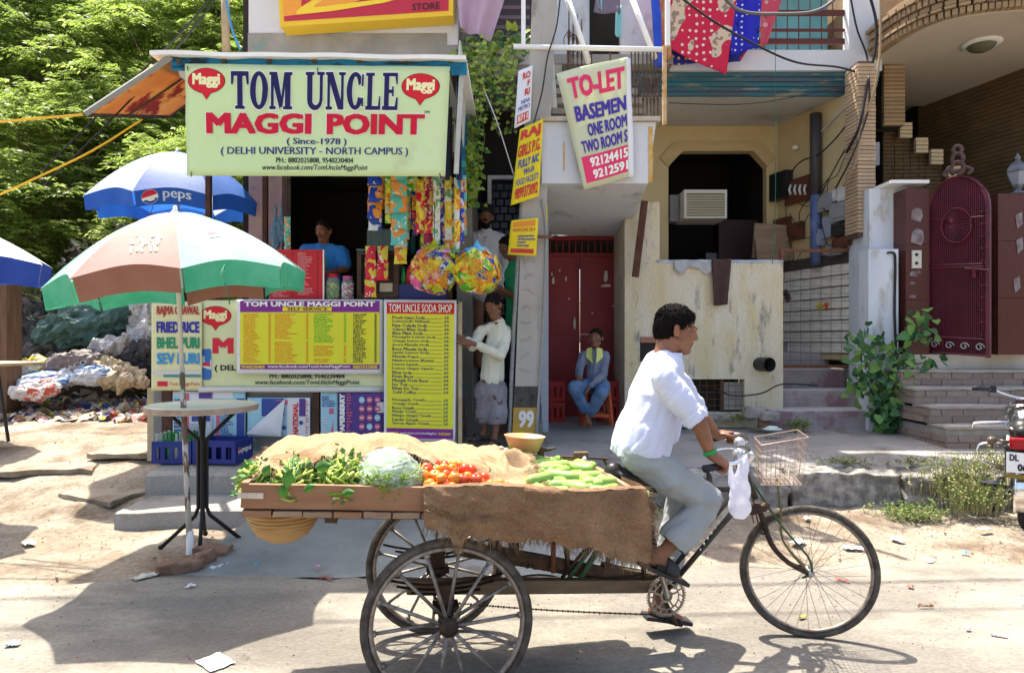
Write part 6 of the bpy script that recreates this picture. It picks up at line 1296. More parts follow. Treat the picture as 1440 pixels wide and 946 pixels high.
letter(sp_,'( Since-1978 )',403,194,488,206,NAVY,sg,.035);letter(sp_,'( DELHI UNIVERSITY -',309,207,454,221,NAVY,sg,.03);letter(sp_,'NORTH CAMPUS )',459,207,576,221,NAVY,sg,.03);letter(sp_,'PH.: 8802025808, 9540230404',388,222,498,231,BLACK,sg,.035);letter(sp_,'www.facebook.com/TomUncleMaggiPoint',368,232,519,242,BLACK,sg,.02,shear=.2);letter(sp_,'TM',596,154,604,158,BLACK,sg,.03)
def speech_logo(pan,cx,cy,rx,ry,par,faded=False):
    for k,(f,m)in enumerate(((1.06,flat('logo_edge_red',(.30,.01,.02))),(1.0,flat('logo_red',(.60,.012,.02),.35)))):
        pts=[]
        for i in range(40):
            a=pi/2+2*pi*i/40;x=cx+rx*f*cos(a);y=cy-ry*f*sin(a)
            if 18<=i<=22:y=cy+ry*f*(.96+.55*(1-abs(i-20)/2.2));x=cx+rx*f*cos(a)*.75
            pts.append((x,y))
        poly(pan,pts,m,par,.003+.001*k,'logo_shape')
    letter(pan,'Maggi',cx-rx*.78,cy-ry*.62,cx+rx*.78,cy+ry*.62,flat('logo_cream',(.85,.82,.45)if not faded else(.12,.03,.02)),par,.07,.006)
speech_logo(sp_,290,114,25,17,sg);speech_logo(sp_,590,119,25.5,17.5,sg)
for x,y in((264,94),(630,97),(266,243),(622,244),(445,94)):b=MB();b.tube([sp_.pt(*sp_.uv(x,y),.005),sp_.pt(*sp_.uv(x+2,y+2),.01)+Vector((0,-.01,-.03))],.004,4);obj('tie_wire',b,DARKIRON,sg)
# ---- old banner behind, rice banner, purple menu, soda menu
LG=mat('faded_yellow_green_flex',(.62,.68,.36),(.68,.72,.44),1.4,.5,.1,c3=(.45,.48,.28),c3scale=3,c3lo=.6,c3hi=.75)
crin=lambda u,v:.012*noise.noise(Vector((u*5,v*3,1)))+.005*noise.noise(Vector((u*24,v*7,1)))
ob_=thing('old_banner','wide faded yellow green banner on the counter front, mostly covered by newer menus','banner',P(380,550,6.80));p_=rectpanel(279,422,545,549,6.81,crin);sheet(p_,LG,ob_);speech_logo(p_,303,444,21,13,ob_,True)
letter(p_,'M',299,475,329,497,REDP,ob_,.07);letter(p_,'( DEL',302,513,332,523,BLACK,ob_,.04);letter(p_,'PH.: 8802025808, 9540230404',379,525,485,533,BLACK,ob_,.035,.012);letter(p_,'www.facebook.com/TomUncleMaggiPoint',359,534,506,542,BLACK,ob_,.02,.012,shear=.2)
b=MB();c_=(291,511)
poly(p_,[(283,494),(285,491),(295,490),(297,493),(298,530),(295,534),(287,534),(284,531)],flat('can_blue',(.04,.16,.45)),ob_,.004,'printed_can');poly(p_,[(284,500),(298,505),(298,520),(284,516)],flat('can_silver',(.6,.62,.66)),ob_,.005,'printed_can');poly(p_,[(286,509),(296,510),(296,515),(286,514)],REDP,ob_,.006,'printed_mark')
sheet(rectpanel(279,544,545,551,6.78),flat('white_hem',(.62,.63,.62)),ob_,'hem',8,1)
rb=thing('food_banner','narrow pale yellow banner listing four dishes in red, blue and green','banner',P(248,550,6.78));p_=rectpanel(213,424,284,549,6.785,lambda u,v:.006*noise.noise(Vector((u*4,v*4,4))));sheet(p_,mat('pale_yellow_flex',(.70,.70,.38),(.72,.72,.44),2,.5,.1),rb)
for s_,y,c_ in(('RAJMA CHAWAL',438,(.42,.05,.05)),('FRIED RICE',460,(.03,.03,.35)),('BHEL PURI',482,(.02,.28,.14)),('SEV PURI',504,(.05,.30,.60))):letter(p_,s_,221,y-8,281,y+8,flat('dish_print_%d'%y,c_),rb,.06,.01)
patch(p_,214,521,283,526,flat('white_hem',(0,0,0)),rb,.008);patch(p_,230,527,283,530,flat('teal_strip',(.05,.25,.3)),rb,.008);patch(p_,222,536,236,543,REDP,rb,.008);letter(p_,'Tom Maggi Point',239,537,282,543,REDP,rb,.02,.01)
mn=thing('menu_banner','wide yellow self service menu banner with purple border across the counter','banner',P(435,523,6.78));p_=rectpanel(333,421,538,526,6.765,lambda u,v:.007*noise.noise(Vector((u*6,v*2,8))));sheet(p_,flat('white_flex',(.72,.73,.74),.4),mn)
PUR=flat('purple_print',(.22,.025,.27),.4);YEL=mat('bright_yellow_flex',(.74,.74,.03),(.70,.70,.04),2,.4,.03);ORG=flat('orange_fine_print',(.75,.25,.02));GRN=flat('green_fine_print',(.1,.5,.03))
patch(p_,338,423,534,439,PUR,mn,.009,nu=8);patch(p_,338,439,534,512,YEL,mn,.010,nu=8,nv=4);patch(p_,338,512,534,519,PUR,mn,.009,nu=8);patch(p_,398,431.5,467,437.5,YELP,mn,.013)
letter(p_,'TOM UNCLE MAGGI POINT',344,424,528,431,SERW,mn,.05,.0145);letter(p_,'SELF SERVICE',405,432.5,461,436.8,BLACK,mn,.02,.0165);letter(p_,'www.facebook.com/TomUncleMaggiPoint',377,513,493,518,SERW,mn,.03,.0145);letter(p_,'9540230404',340,513,373,518,YELP,mn,.03,.0145);letter(p_,'8802025808',497,513,531,518,YELP,mn,.03,.0145)
for x0,x1,m,pr in((343,374,ORG,378),(387,427,ORG,431),(442,479,GRN,484),(497,521,BLACK,527)):
    if m is GRN:scribble(p_,x0,441,x1,482,13,GRN,mn,price=pr,d=.0145);scribble(p_,x0,486,x1,510,8,ORG,mn,price=pr,d=.0145)
    else:scribble(p_,x0,441,x1,510,23,m,mn,price=pr,d=.0145)
sd=thing('soda_menu_banner','tall yellow soda price list with red heading and purple foot','banner',P(590,622,6.72));p_=Panel(P(540,421,6.72),P(642,422,6.72),P(640,622,6.72),P(540,620,6.72),lambda u,v:.006*noise.noise(Vector((u*3,v*4,2))),(540,421,641,621));sheet(p_,flat('white_flex',(0,0,0)),sd)
patch(p_,544,425,638,441,flat('heading_red',(.58,.02,.02)),sd,.009,nu=4);patch(p_,544,441,638,602,YEL,sd,.010,nu=4,nv=8);patch(p_,544,602,638,616,PUR,sd,.009,nu=4)
letter(p_,'TOM UNCLE SODA SHOP',547,427,635,439,SERW,sd,.02,.0145)
SODA=['Fresh Lime Soda','Lemonade Shikanji','Pina Colada Soda','Citrus Blue Soda','Blue Mint Soda','Pineapple Lemon Soda','Orange Lemon Soda','Jeera Masala Soda','Rose Masala Soda','Sprite Lemon Soda','Masala Pepsi','Nimbu Lemon (Bunta)','Lemon Squash','Lemon Ginger Squash','Khus Soda','Fruit Beer','Masala Fruit Beer','Ice Tea','Khus Ice Tea','Cold Coffee','','Pineapple Crush','Orange Crush','Rose Crush','Mango Crush','Mango Ginger Crush','Litchi Crush','Green Apple Crush'];PR=['25','30','30','30','30','30','30','30','30','30','30','25','35','35','30','30','30','30','50','50','','25','30','25','25','35','25','25']
for i,s_ in enumerate(SODA):
    if not s_:continue
    y=444+i*5.52;wd=3.05*len(s_);letter(p_,s_,552,y,552+wd,y+4.6,NAVY,sd,.03,.0145,res=1);letter(p_,PR[i],624,y+.3,631,y+4.0,NAVY,sd,.03,.0145,res=1)
    patch(p_,553+wd,y+3.3,622,y+3.8,NAVY,sd,.0145)
letter(p_,'www.facebook.com/TomUncleMaggiPoint',563,607,615,611,SERW,sd,.03,.0145);letter(p_,'8802025808',546,607,561,611,YELP,sd,.03,.0145);letter(p_,'9540230404',617,607,635,611,YELP,sd,.03,.0145)
# red price board standing on the counter
rbd=thing('price_board','red price board standing on the counter in front of the man in blue','board',P(425,421,6.9));p_=rectpanel(380,351,456,421,6.9);b=MB();b.grid(lambda u,v:p_.pt(u,1-v,0),2,2,.02);obj('board',b,flat('board_red',(.55,.02,.03),.4),rbd)
scribble(p_,419,355,441,418,24,flat('dusty_pink_print',(.65,.3,.3)),rbd);scribble(p_,384,355,408,418,20,flat('dusty_pink_print',(0,0,0)),rbd);patch(p_,411,352,412,420,flat('thin_dark_line',(.3,.02,.02)),rbd,.003);patch(p_,446,352,447,420,flat('thin_dark_line',(.3,.02,.02)),rbd,.003);patch(p_,454,351,456,421,SERW,rbd,.003)
# lower posters on the grey counter front
LB=flat('poster_light_blue',(.33,.58,.70));DB=flat('poster_deep_blue',(.04,.07,.30));PP=flat('poster_violet',(.09,.05,.25));PK=flat('poster_pink',(.6,.12,.2));WP=flat('poster_white',(.65,.67,.70))
def poster(label,x0,y0,x1,y1,Y,base,blocks,texts=(),rows=()):
    t=thing('poster',label,'poster',P((x0+x1)/2,y1,Y),'posters on the lower counter front');pn=rectpanel(x0,y0,x1,y1,Y,lambda u,v:.006*noise.noise(Vector((u*3+x0,v*3,0))));sheet(pn,base,t,'poster_sheet',8,8,.002)
    for k,(a,b_,c_,d_,m)in enumerate(blocks):patch(pn,a,b_,c_,d_,m,t,.004+.0008*k)
    for s_,a,b_,c_,d_,m,vert in texts:
        if vert:
            V,F_=textverts(s_,.05);mn_,mx_=V.min(0),V.max(0);T_=(V-mn_)/(mx_-mn_);q=[]
            for tt in T_:u,v=pn.uv(a+(c_-a)*(1-tt[1])*1.0,d_-(d_-b_)*tt[0]);q.append(pn.pt(u,v,.012))
            bb2=MB();bb2.add(q,F_);obj('lettering',bb2,m,t)
        else:letter(pn,s_,a,b_,c_,d_,m,t,.05,.012)
    for a,b_,c_,d_,n,m in rows:scribble(pn,a,b_,c_,d_,n,m,t,d=.011)
    return t,pn
poster('white and light blue poster with pink strip behind the round table',243,550,300,622,6.82,WP,((244,556,262,620,LB),(262,553,266,620,PK),(270,575,296,592,DB),(280,552,298,560,PP)),rows=((245,560,260,616,12,DB),(268,595,298,618,6,flat('poster_dull',(.3,.3,.4)))))
poster('light blue poster with dark blue edge right of the parasol pole',300,550,345,618,6.81,LB,((300,551,328,560,WP),(333,560,344,616,DB),(304,575,309,612,PK)),rows=((311,564,331,612,14,DB),))
poster('light blue poster with a red arrow, left of the violet poster',451,550,475,612,6.82,LB,((463,574,469,608,PK),(458,582,474,610,LB),(464,578,469,608,PK)),rows=((453,556,474,572,5,DB),(453,586,462,608,6,WP)))
tp,pn=poster('violet poster with rows of pink discs left of the soda price list',476,550,541,614,6.80,PP,((520,552,540,562,PP),(530,565,540,580,WP)),(('PAPERBEING KIDZEE'[:0]or 'PAPERBERRY',478,553,485,610,SERW,True),),rows=((488,552,496,612,14,PK),))
for i in range(4):
    for j in range(3):cx_,cy_=509+j*11,562+i*12.5;poly(pn,[(cx_+4.2*cos(a),cy_+4.6*sin(a))for a in steps(0,2*pi*15/16,pi/8)],PK if(i+j)%4 else LB,tp,.009,'printed_disc');patch(pn,cx_-2.5,cy_-1,cx_+2.5,cy_+1,WP,tp,.010)
# torn poster with a folded-down corner
tt,pn=poster('torn poster with a big white folded flap, in the middle of the counter front',348,559,436,614,6.81,LB,((368,560,400,585,DB),(385,562,405,569,PK),(404,559,436,613,WP),(410,580,415,612,LB),(421,560,430,585,PP)),(('NATIONAL',412,566,420,611,REDP,True),),rows=((430,563,435,610,12,PK),(352,602,380,612,3,PK)))
b=MB();b.smooth=True;A1,B1,C1=pn.pt(*pn.uv(348,609),.03),pn.pt(*pn.uv(402,560),.02),pn.pt(*pn.uv(397,613),.05);b.grid(lambda u,v:A1.lerp(B1,u).lerp(C1,v*(1-.0))if False else(A1*(1-u)*(1-v)+B1*u*(1-v)+(C1*v))+Vector((0,-.03*sin(pi*u)*(1-v)*v*4,0)),8,8);obj('folded_flap',b,flat('flap_back',(.62,.64,.68),.6),tt)
for c_,m in(((400,601),DB),((424,594),DB)):poly(pn,[(c_[0]+3*cos(a),c_[1]+3*sin(a))for a in steps(0,5.8,.5)],m,tt,.012,'printed_disc')
# ---- goods of the kiosk
def printmat(name,c,c2,c3):
    if name in _m:return _m[name]
    m=mat(name,c,c2,1.5,.3,.25,8,rnd=1,lo=.54,hi=.55,c3=c3,c3scale=2.6,c3lo=.6,c3hi=.61,detail=1);return m
PM={'blue':printmat('pk_blue',(.01,.05,.42),(.75,.28,.02),(.7,.7,.7)),'bluew':printmat('pk_bluewhite',(.02,.06,.3),(.6,.66,.72),(.6,.66,.72)),'teal':printmat('pk_teal',(.10,.50,.45),(.75,.28,.05),(.8,.8,.75)),'green':printmat('pk_green',(.06,.40,.03),(.7,.68,.1),(.75,.75,.7)),'red':printmat('pk_red',(.62,.015,.04),(.7,.55,.05),(.75,.7,.65)),'maroon':printmat('pk_maroon',(.30,.01,.05),(.55,.35,.12),(.7,.6,.5)),'yellow':printmat('pk_yellow',(.78,.60,.03),(.65,.2,.02),(.75,.75,.6)),'orange':printmat('pk_orange',(.72,.22,.02),(.78,.60,.05),(.15,.35,.05)),'pink':printmat('pk_pink',(.70,.08,.28),(.75,.4,.5),(.3,.1,.4)),'white':printmat('pk_white',(.68,.68,.64),(.15,.4,.2),(.65,.3,.08)),'beige':printmat('pk_beige',(.55,.50,.38),(.62,.42,.06),(.6,.6,.5)),'lime':printmat('pk_lime',(.38,.58,.03),(.72,.66,.05),(.75,.3,.03)),'violet':printmat('pk_violet',(.09,.04,.28),(.6,.6,.1),(.5,.1,.2))}
def packet_mesh(m,w_,h_,d):
    b=MB();b.smooth=True;nx,nz_=6,8;r=random.random()*9
    def f(u,v,s):
        e=(max(0,sin(pi*v))**.45)*(max(0,sin(pi*u))**.6);cr=1-.05*(1 if .12<v<.88 else 0)
        return Vector(((u-.5)*w_*(cr-.05*sin(pi*v)),s*d/2*e+.004*noise.noise(Vector((u*4+r,v*4,s))),(v-.5)*h_))
    b.grid(lambda u,v:f(u,v,-1),nx,nz_);b.grid(lambda u,v:f(1-u,v,1),nx,nz_);return b.mesh('packet',m)
PKM={k:[packet_mesh(m,1,1,.35)for _ in range(2)]for k,m in PM.items()}
def packet(kind,c,w_,h_,par,rot=None,d=None):
    o=bpy.data.objects.new('packet',random.choice(PKM[kind]));C.objects.link(o);o.parent=par;o.location=Vector(c)-par.location;o.scale=(w_,d or w_,h_);o.rotation_euler=rot or(jit(.15),0,jit(.3));return o
def pstring(px,y0,y1,wpx,kinds,label,Y=6.45,hpx=23):
    t=thing('packet_string',label,'snack packets',P(px,y1,Y),'strings of snack packets hanging from the kiosk roof');k=Y/FPX;y=y0;i=0
    while y<y1-3:packet(kinds[i%len(kinds)],P(px+jit(.6),y+hpx/2,Y),wpx*k,hpx*k*1.02,t);y+=hpx;i+=1
    b=MB();b.tube([P(px,min(y0,246),Y+.01),P(px,y1,Y+.01)],.0015,4);obj('string',b,CABLE,t)
pstring(527,238,302,22,['blue'],'string of blue snack packets, leftmost over the counter opening');pstring(527,302,324,20,['bluew'],'blue and white packet at the foot of the leftmost string',hpx=22,Y=6.46)
pstring(546,244,314,10,['green','lime','yellow','beige'],'thin string of green and yellow sachets left of the teal string',hpx=14);pstring(561,230,345,25,['teal'],'string of teal and orange packets in the middle of the counter opening',Y=6.4);pstring(563,325,372,20,['beige','yellow'],'beige and yellow packets below the teal string',Y=6.5)
pstring(578,246,270,20,['green'],'single bright green packet right of the teal string',Y=6.5);pstring(591,252,330,13,['orange','red','yellow','red'],'string of orange and red sachets left of the maroon string',hpx=19);pstring(603,248,332,15,['maroon','maroon','maroon','red'],'string of maroon sachets between orange and white strings',hpx=20)
pstring(614,248,340,11,['white'],'string of white sachets right of the maroon string',hpx=16,Y=6.4);pstring(622,250,332,10,['bluew','blue','violet'],'string of blue sachets left of the kiosk post',hpx=17,Y=6.5);pstring(630,248,358,11,['yellow','white','yellow'],'string of yellow sachets directly left of the kiosk post',hpx=18);pstring(643,250,350,9,['white','yellow','orange'],'string of white and orange sachets right of the kiosk post',hpx=15,Y=6.35);pstring(649,252,340,8,['blue','bluew'],'string of bright blue sachets at the right end of the kiosk',hpx=18,Y=6.4)
ORDN=['first','second','third','fourth','fifth','sixth','seventh','eighth','ninth','tenth']
for i_,px_ in enumerate((553,574,584,596,609,618,626,636,639,652)):kk_=[['lime','yellow'],['bluew','teal'],['pink','violet'],['green','lime'],['orange','yellow'],['red','pink'],['white','bluew'],['yellow','green'],['blue','white'],['teal','orange']][i_];pstring(px_,247+3*(i_%3),300+(i_*17)%60,9,kk_,f'thin {kk_[0]} and {kk_[1]} sachet string, {ORDN[i_]} from the left in the back row',hpx=11+i_%4,Y=6.7)
pstring(536,246,290,12,['red','yellow'],'short string of red and yellow sachets right of the blue string',hpx=12,Y=6.55);pstring(571,272,338,10,['lime','white','orange'],'thin string of lime and orange sachets between the teal and orange strings',hpx=13,Y=6.6);pstring(583,270,322,10,['blue','yellow','red'],'thin string of mixed sachets left of the orange string',hpx=13,Y=6.6)
pstring(404,305,352,10,['teal'],'short string of teal sachets left of the man in blue',hpx=7,Y=7.0)
pstring(521,346,418,17,['red'],'left string of three red packets on the brown cabinet',hpx=24,Y=6.78);pstring(538,346,396,17,['red'],'right string of two red packets on the brown cabinet',hpx=24,Y=6.78)
def pball(px,py,Y,r,kinds,label,seed,cap_c):
    rng=random.Random(seed);c=P(px,py,Y);t=thing('snack_bundle',label,'snack packets',c-UZ*r,'round bundles of snack packets hanging at the kiosk corner');n=84
    for i in range(n):
        z=1-2*(i+.5)/n;a=i*2.39996;v=Vector((math.sqrt(1-z*z)*cos(a),math.sqrt(1-z*z)*sin(a),z));
        p=c+Vector((v.x*r,v.y*r*.9,v.z*r*.95))*rng.uniform(.84,.98);q=v.to_track_quat('Y','Z').to_matrix()@rotm('Y',rng.uniform(0,360))@rotm('X',rng.uniform(-25,25));k=rng.choice(kinds)
        packet(k,p,.105,.125,t,q.to_euler(),.10)
    b=MB();b.ell(c,(r*.8,r*.75,r*.8));obj('core',b,flat('bundle_core',(.25,.12,.02)),t,True)
    b=MB();b.smooth=True;b.ell(c+UZ*r*.72,(r*.62,r*.5,r*.32));b.cap(c+UZ*r*.8,.06,c+UZ*r*1.3,.01);obj('plastic_cover',fuse(b,.01,2,clothfold(.010,18)),cap_c,t)
    b=MB()
    for i in range(30):
        a=rng.uniform(0,2*pi);ax=Vector((cos(a),rng.uniform(-.3,.3),sin(a))).normalized();R=ax.to_track_quat('Z','Y').to_matrix();b.tube([c+R@Vector((r*1.02*cos(q),r*.96*sin(q),0))for q in steps(0,2*pi,pi/14)],.0016,3,cap=False)
    obj('net',b,flat('yellow_net',(.7,.5,.05)),t,kind='stuff')
    tb('string',[c+UZ*r,c+UZ*(r+.4)],.003,CABLE,4,t)
YPL=mat('yellow_polythene',(.66,.70,.04),rough=.3,bump=.5,bscale=20,trans=.4);pball(611,380,6.3,.225,['pink','pink','lime','orange','bluew','red','orange','violet','yellow'],'round bundle of pink and green snack packets, left of its pair',3,YPL)
pball(671,381,6.25,.215,['yellow','orange','orange','green','blue','yellow','violet','lime'],'round bundle of yellow and orange snack packets, right of its pair',4,mat('blue_polythene',(.10,.45,.70),rough=.3,bump=.5,bscale=20))
def jar(px,y0,y1,w_,lidc,candy,label,sc):
    k=7.0/FPX;c=P(px,y1,7.0);r=w_*k/2;h=(y1-y0)*k;t=thing('sweet_jar',label,'jar',c,'sweet jars on the counter');b=MB();b.smooth=True;b.lathe([(.001,0),(r,0),(r*1.02,h*.1),(r*1.02,h*.75),(r*.8,h*.86),(r*.75,h*.9)],c,18);obj('glass',b,mat('jar_glass',(.8,.85,.82),rough=.05,bump=0,alpha=.22),t)
    b=MB();b.smooth=True;b.lathe([(.001,h*1.02),(r*.8,h*1.02),(r*.84,h*.97),(r*.84,h*.89),(r*.7,h*.88)],c,18);obj('lid',b,lidc,t)
    b=MB();rng=random.Random(sc)
    for i in range(150):a=rng.uniform(0,2*pi);rr=r*.86*rng.uniform(.6,1);b.cur=rng.choice((0,0,1));b.ell(c+Vector((rr*cos(a),rr*sin(a),rng.uniform(.03,.68)*h)),.013,None,5,4)
    obj('sweets',b,candy,t,kind='stuff')
jar(468,386,421,19,REDP,[flat('sweet_lime',(.40,.60,.05)),flat('sweet_green',(.1,.35,.04))],'glass jar of lime green sweets with a red lid',1);jar(489,389,421,17,flat('lid_pink',(.6,.1,.35)),[flat('sweet_white',(.75,.75,.72)),flat('sweet_pinkred',(.65,.1,.15))],'glass jar of white and pink sweets right of the lime sweets',2)
cb=thing('cabinet','dark brown wooden display cabinet on the counter right of the jars','cabinet',P(530,420,6.95));DBW=mat('dark_brown_wood',(.05,.028,.018),(.09,.05,.03),8,.6,.4)
for q_ in((502,508,352,419),(554,560,352,419),(508,554,352,358),(508,554,413,419)):slabbox('frame',*q_[:2],*q_[2:],6.88,.3,DBW,cb)
slabbox('glass_front',508,554,358,413,6.95,.01,flat('dusty_brown_glass',(.06,.045,.035),.15),cb);slabbox('shelf_goods',534,552,398,410,6.93,.02,PM['beige'],cb)
slabbox('top_edge',501,561,350,352,6.86,.33,flat('teal_edge',(.05,.22,.22)),cb)
b=MB();p=P(595,421,6.95);b.bb(p.x-.25,p.x+.24,6.9,7.2,p.z,p.z+.15);solo('plastic_bin',b,flat('navy_plastic',(.02,.03,.16),.4),'navy plastic bin on the counter under the snack bundles','bin')
for i,(px,k_)in enumerate(((567,'green'),(574,'red'),(583,'bluew'),(591,'lime'),(600,'red'))):
    b=MB();b.smooth=True;c=P(px,405,7.0);c.z=p.z+.12;b.lathe([(.001,0),(.026,0),(.026,.13),(.012,.18),(.012,.21),(.001,.21)],c,10);solo('drink_bottle',b,{'green':flat('db_green',(.03,.3,.08),.2),'red':flat('db_red',(.5,.03,.03),.2),'bluew':flat('db_clear',(.45,.5,.55),.1),'lime':flat('db_lime',(.4,.5,.1),.2)}[k_],f"small {['green', 'dark red', 'clear', 'lime', 'bright red'][i]} drink bottle standing in the navy bin, {['first','second','third','fourth','fifth'][i]} from the left",'bottle','drink bottles in the navy bin')
b=MB();b.bb(P(516,0,7.2).x,P(572,0,7.2).x,7.2,7.4,P(0,350,7.2).z,P(0,322,7.2).z);solo('glass_case',b,flat('dusty_green_glass',(.08,.12,.10),.1),'dusty green glass case behind the cabinet','case')
for i,px in enumerate((388,396)):b=MB();b.smooth=True;c=P(px,330-8*i,7.3);b.ell(c,(.06,.05,.16));b.cap(c+UZ*.15,.02,c+UZ*.35,.006);solo('hanging_bag',fuse(b,.01,1,clothfold(.01,18)),flat('dim_blue_polythene',(.10,.2,.3),.3),['dim bluish polythene bag hanging by the pink pillar','dim bluish polythene bag hanging higher beside the teal sachets'][i],'bag')
# ---- store sign on the upper wall
ss=thing('store_sign','yellow framed red and orange sign box high on the grey wall','sign',P(512,40,7.4));p_=Panel(P(388,-60,7.35),P(637,-75,7.35),P(637,22,7.35),P(394,38,7.35),px=(388,-60,637,30));b=MB();b.grid(lambda u,v:p_.pt(u,1-v,0),2,2,.22);obj('sign_box',b,flat('sign_yellow',(.72,.46,.03),.5),ss)
Q=lambda pts,m,d,n='printed_shape':poly(p_,pts,m,ss,d,n,True)
Q([(.025,.0),(.975,0),(.975,.93),(.025,.93)],flat('sign_red',(.45,.03,.05),.4),.003);Q([(.025,.0),(.93,0),(.62,.55),(.35,.80),(.025,.86)],flat('sign_orange',(.75,.30,.04),.4),.005);Q([(.12,.0),(.5,.0),(.40,.45),(.17,.78)],flat('sign_light_orange',(.80,.48,.10),.4),.007)
Q([(.10,.80),(.20,.60),(.24,.62),(.20,.76),(.62,.70),(.93,.42),(.975,.44),(.80,.66),(.6,.76),(.3,.83),(.1,.85)],flat('sign_deep_yellow',(.8,.55,.04),.4),.009);Q([(.15,.0),(.20,.0),(.22,.62),(.13,.74)],flat('sign_red',(0,0,0)),.011);Q([(.38,.3),(.43,.3),(.46,.64),(.44,.66)],flat('sign_red',(0,0,0)),.011);letter(p_,'STORE',.765,.80,.925,.90,BLACK,ss,.02,.012,True)
# ---- parasols
class Surf:
    def __init__(s,fn):s.fn=fn
    def pt(s,u,v,d=0):
        e=.01;p=s.fn(u,v);n=(s.fn(u+e,v)-p).cross(s.fn(u,v+e)-p).normalized();n=n if n.y<0 else-n;return p+n*d
def parasol(name,label,ctr,top,R,rimz,tilt,vtx0,pcols,vcols,vh=.13,pole0=None,polem=None,sagk=.05):
    t=thing(name,label,'parasol',pole0);ax=rotm('X',tilt[0])@rotm('Y',tilt[1]);c=Vector((ctr[0],ctr[1],rimz));H=top-rimz
    def S_(th,tt):
        seg=pi/4;k=((th-radians(vtx0))%seg)-seg/2;rr=R*tt*cos(seg/2)/cos(k);q_=1-.07*tt*tt*cos(k*4);rr*=q_;z=H*(1-(tt*q_)**1.75)-.02*cos(k*4)*tt*(1-tt)*4*sagk*8
        return c+ax@Vector((rr*cos(th),rr*sin(th),z))
    def Vl(th,v):
        p=S_(th,1);seg=pi/4;k=((th-radians(vtx0))%seg)/seg;out=ax@Vector((cos(th),sin(th),0));return p-ax@UZ*vh*v*(1+.1*sin(pi*k))-out*(.02*v+.012*v*sin(k*13+th*3))
    for i in range(8):
        a0=radians(vtx0)+i*pi/4;e=1e-4;b=MB();b.smooth=True;b.grid(lambda u,v:S_(a0+e+(pi/4-2*e)*u,.02+.98*v),12,12);obj('canopy_panel',b,pcols[i],t)
        b=MB();b.smooth=True;b.grid(lambda u,v:Vl(a0+e+(pi/4-2*e)*(.015+.97*u),v),12,3);obj('valance',b,vcols[i],t)
        b=MB();b.smooth=True;b.tube([S_(a0,v)-UZ*.012 for v in steps(.03,1,.12)],.0045,5);q=S_(a0,.55)-UZ*.01;hub=c+ax@Vector((0,0,H-.38));b.tube([hub,q],.004,5);obj('rib',b,STEEL,t)
    b=MB();b.smooth=True;tp=c+ax@Vector((0,0,H));b.lathe([(.001,.05),(.012,.045),(.014,.02),(.03,.0),(.03,-.01)],tp,10);obj('finial',b,WHITE,t)
    b=MB();b.smooth=True;mid=Vector(pole0).lerp(tp,.55);b.tube([pole0,mid],.019,10);b.cur=1;b.tube([mid,tp],.0155,10);obj('pole',b,polem or[STEEL,STEEL],t)
    return t,S_,Vl
MINT=mat('faded_mint_fabric',(.42,.60,.51),(.32,.54,.43),2.2,.7,.25,6,trans=.35,c3=(.24,.50,.37),c3scale=1.5,c3lo=.50,c3hi=.74);BRN=mat('faded_brown_fabric',(.40,.25,.215),(.46,.31,.27),2,.7,.12,8,trans=.25);GRNF=mat('green_fabric',(.05,.42,.23),(.13,.52,.34),4,.6,.3,9,trans=.45)
BRNV=mat('brown_valance',(.30,.12,.08),(.34,.15,.1),4,.6,.2,9,trans=.3)
PEEL=mat('peeling_pole_paint',(.52,.50,.45),(.16,.10,.07),16,.6,.4,lo=.5,hi=.54,stretch=(1,1,.35));
pl=[MINT]*8;vl=[GRNF]*8;pl[0]=pl[0]
# panel i spans vtx0+45i .. ; vtx0=-110 -> panel 0 is the brown one facing the road
pl[0]=BRN;vl[0]=BRNV;pl[4]=BRN;vl[4]=BRNV;t,SU,VU=parasol('parasol','faded green and brown parasol on a peeling pole beside the round table',(-2.28,4.75),2.41,.83,1.945,(2.5,-5.5),-110,pl,vl,.145,Vector((-2.255,4.80,.03)),[PEEL,flat('cream_pole',(.55,.53,.46))])
srf=lambda i:Surf(lambda u,v:SU(radians(-110+45*i+3+39*u),.12+.86*v))
b=MB();rng=random.Random(2);s0=srf(0)
for i in range(26):u=.28+.5*rng.random();v=.56+.26*rng.random();w_=rng.uniform(.02,.05);h_=rng.uniform(.03,.10);b.grid(lambda a,c_:s0.pt(u+w_*a+.05*c_,v+h_*c_,.004),1,3)
obj('faded_print',b,flat('cream_faded_print',(.60,.52,.36)),t,kind='stuff')
s1=srf(1);b=MB();b.grid(lambda a,c_:s1.pt(.42+.26*a,.58+.12*c_-.04*a,.004),4,2);obj('printed_label',b,flat('label_white',(.72,.70,.68)),t);b=MB()
for i in range(7):b.grid(lambda a,c_:s1.pt(.45+.03*i+.018*a,.605+.06*c_-.005*i,.008),1,1)
obj('faded_print',b,flat('label_red',(.5,.08,.08)),t,kind='stuff');b=MB()
for i in range(12):u=.15+.6*rng.random();v=.3+.3*rng.random();b.grid(lambda a,c_:srf(7).pt(u+.05*a,v+.07*c_,.004),1,2)
obj('faded_print',b,flat('cream_faded_print',(0,0,0)),t,kind='stuff')
b=MB();b.smooth=True;b.tube([P(316,372,4.1),P(310,385,4.05),P(318,400,4.0),P(323,428,4.0)],.003,4);b.tube([P(316,372,4.1),P(314,390,4.08),P(320,410,4.0)],.003,4);obj('tie_string',b,flat('green_string',(.02,.15,.08)),t)
BLF=mat('blue_fabric',(.02,.10,.42),(.03,.14,.50),2,.55,.15,8,trans=.4);GRF=mat('pale_grey_fabric',(.50,.55,.66),(.40,.47,.6),2,.6,.15,8,trans=.4)
pl=[BLF,BLF,BLF,BLF,BLF,BLF,GRF,GRF];pl=[GRF if i in(0,4)else BLF for i in range(8)]
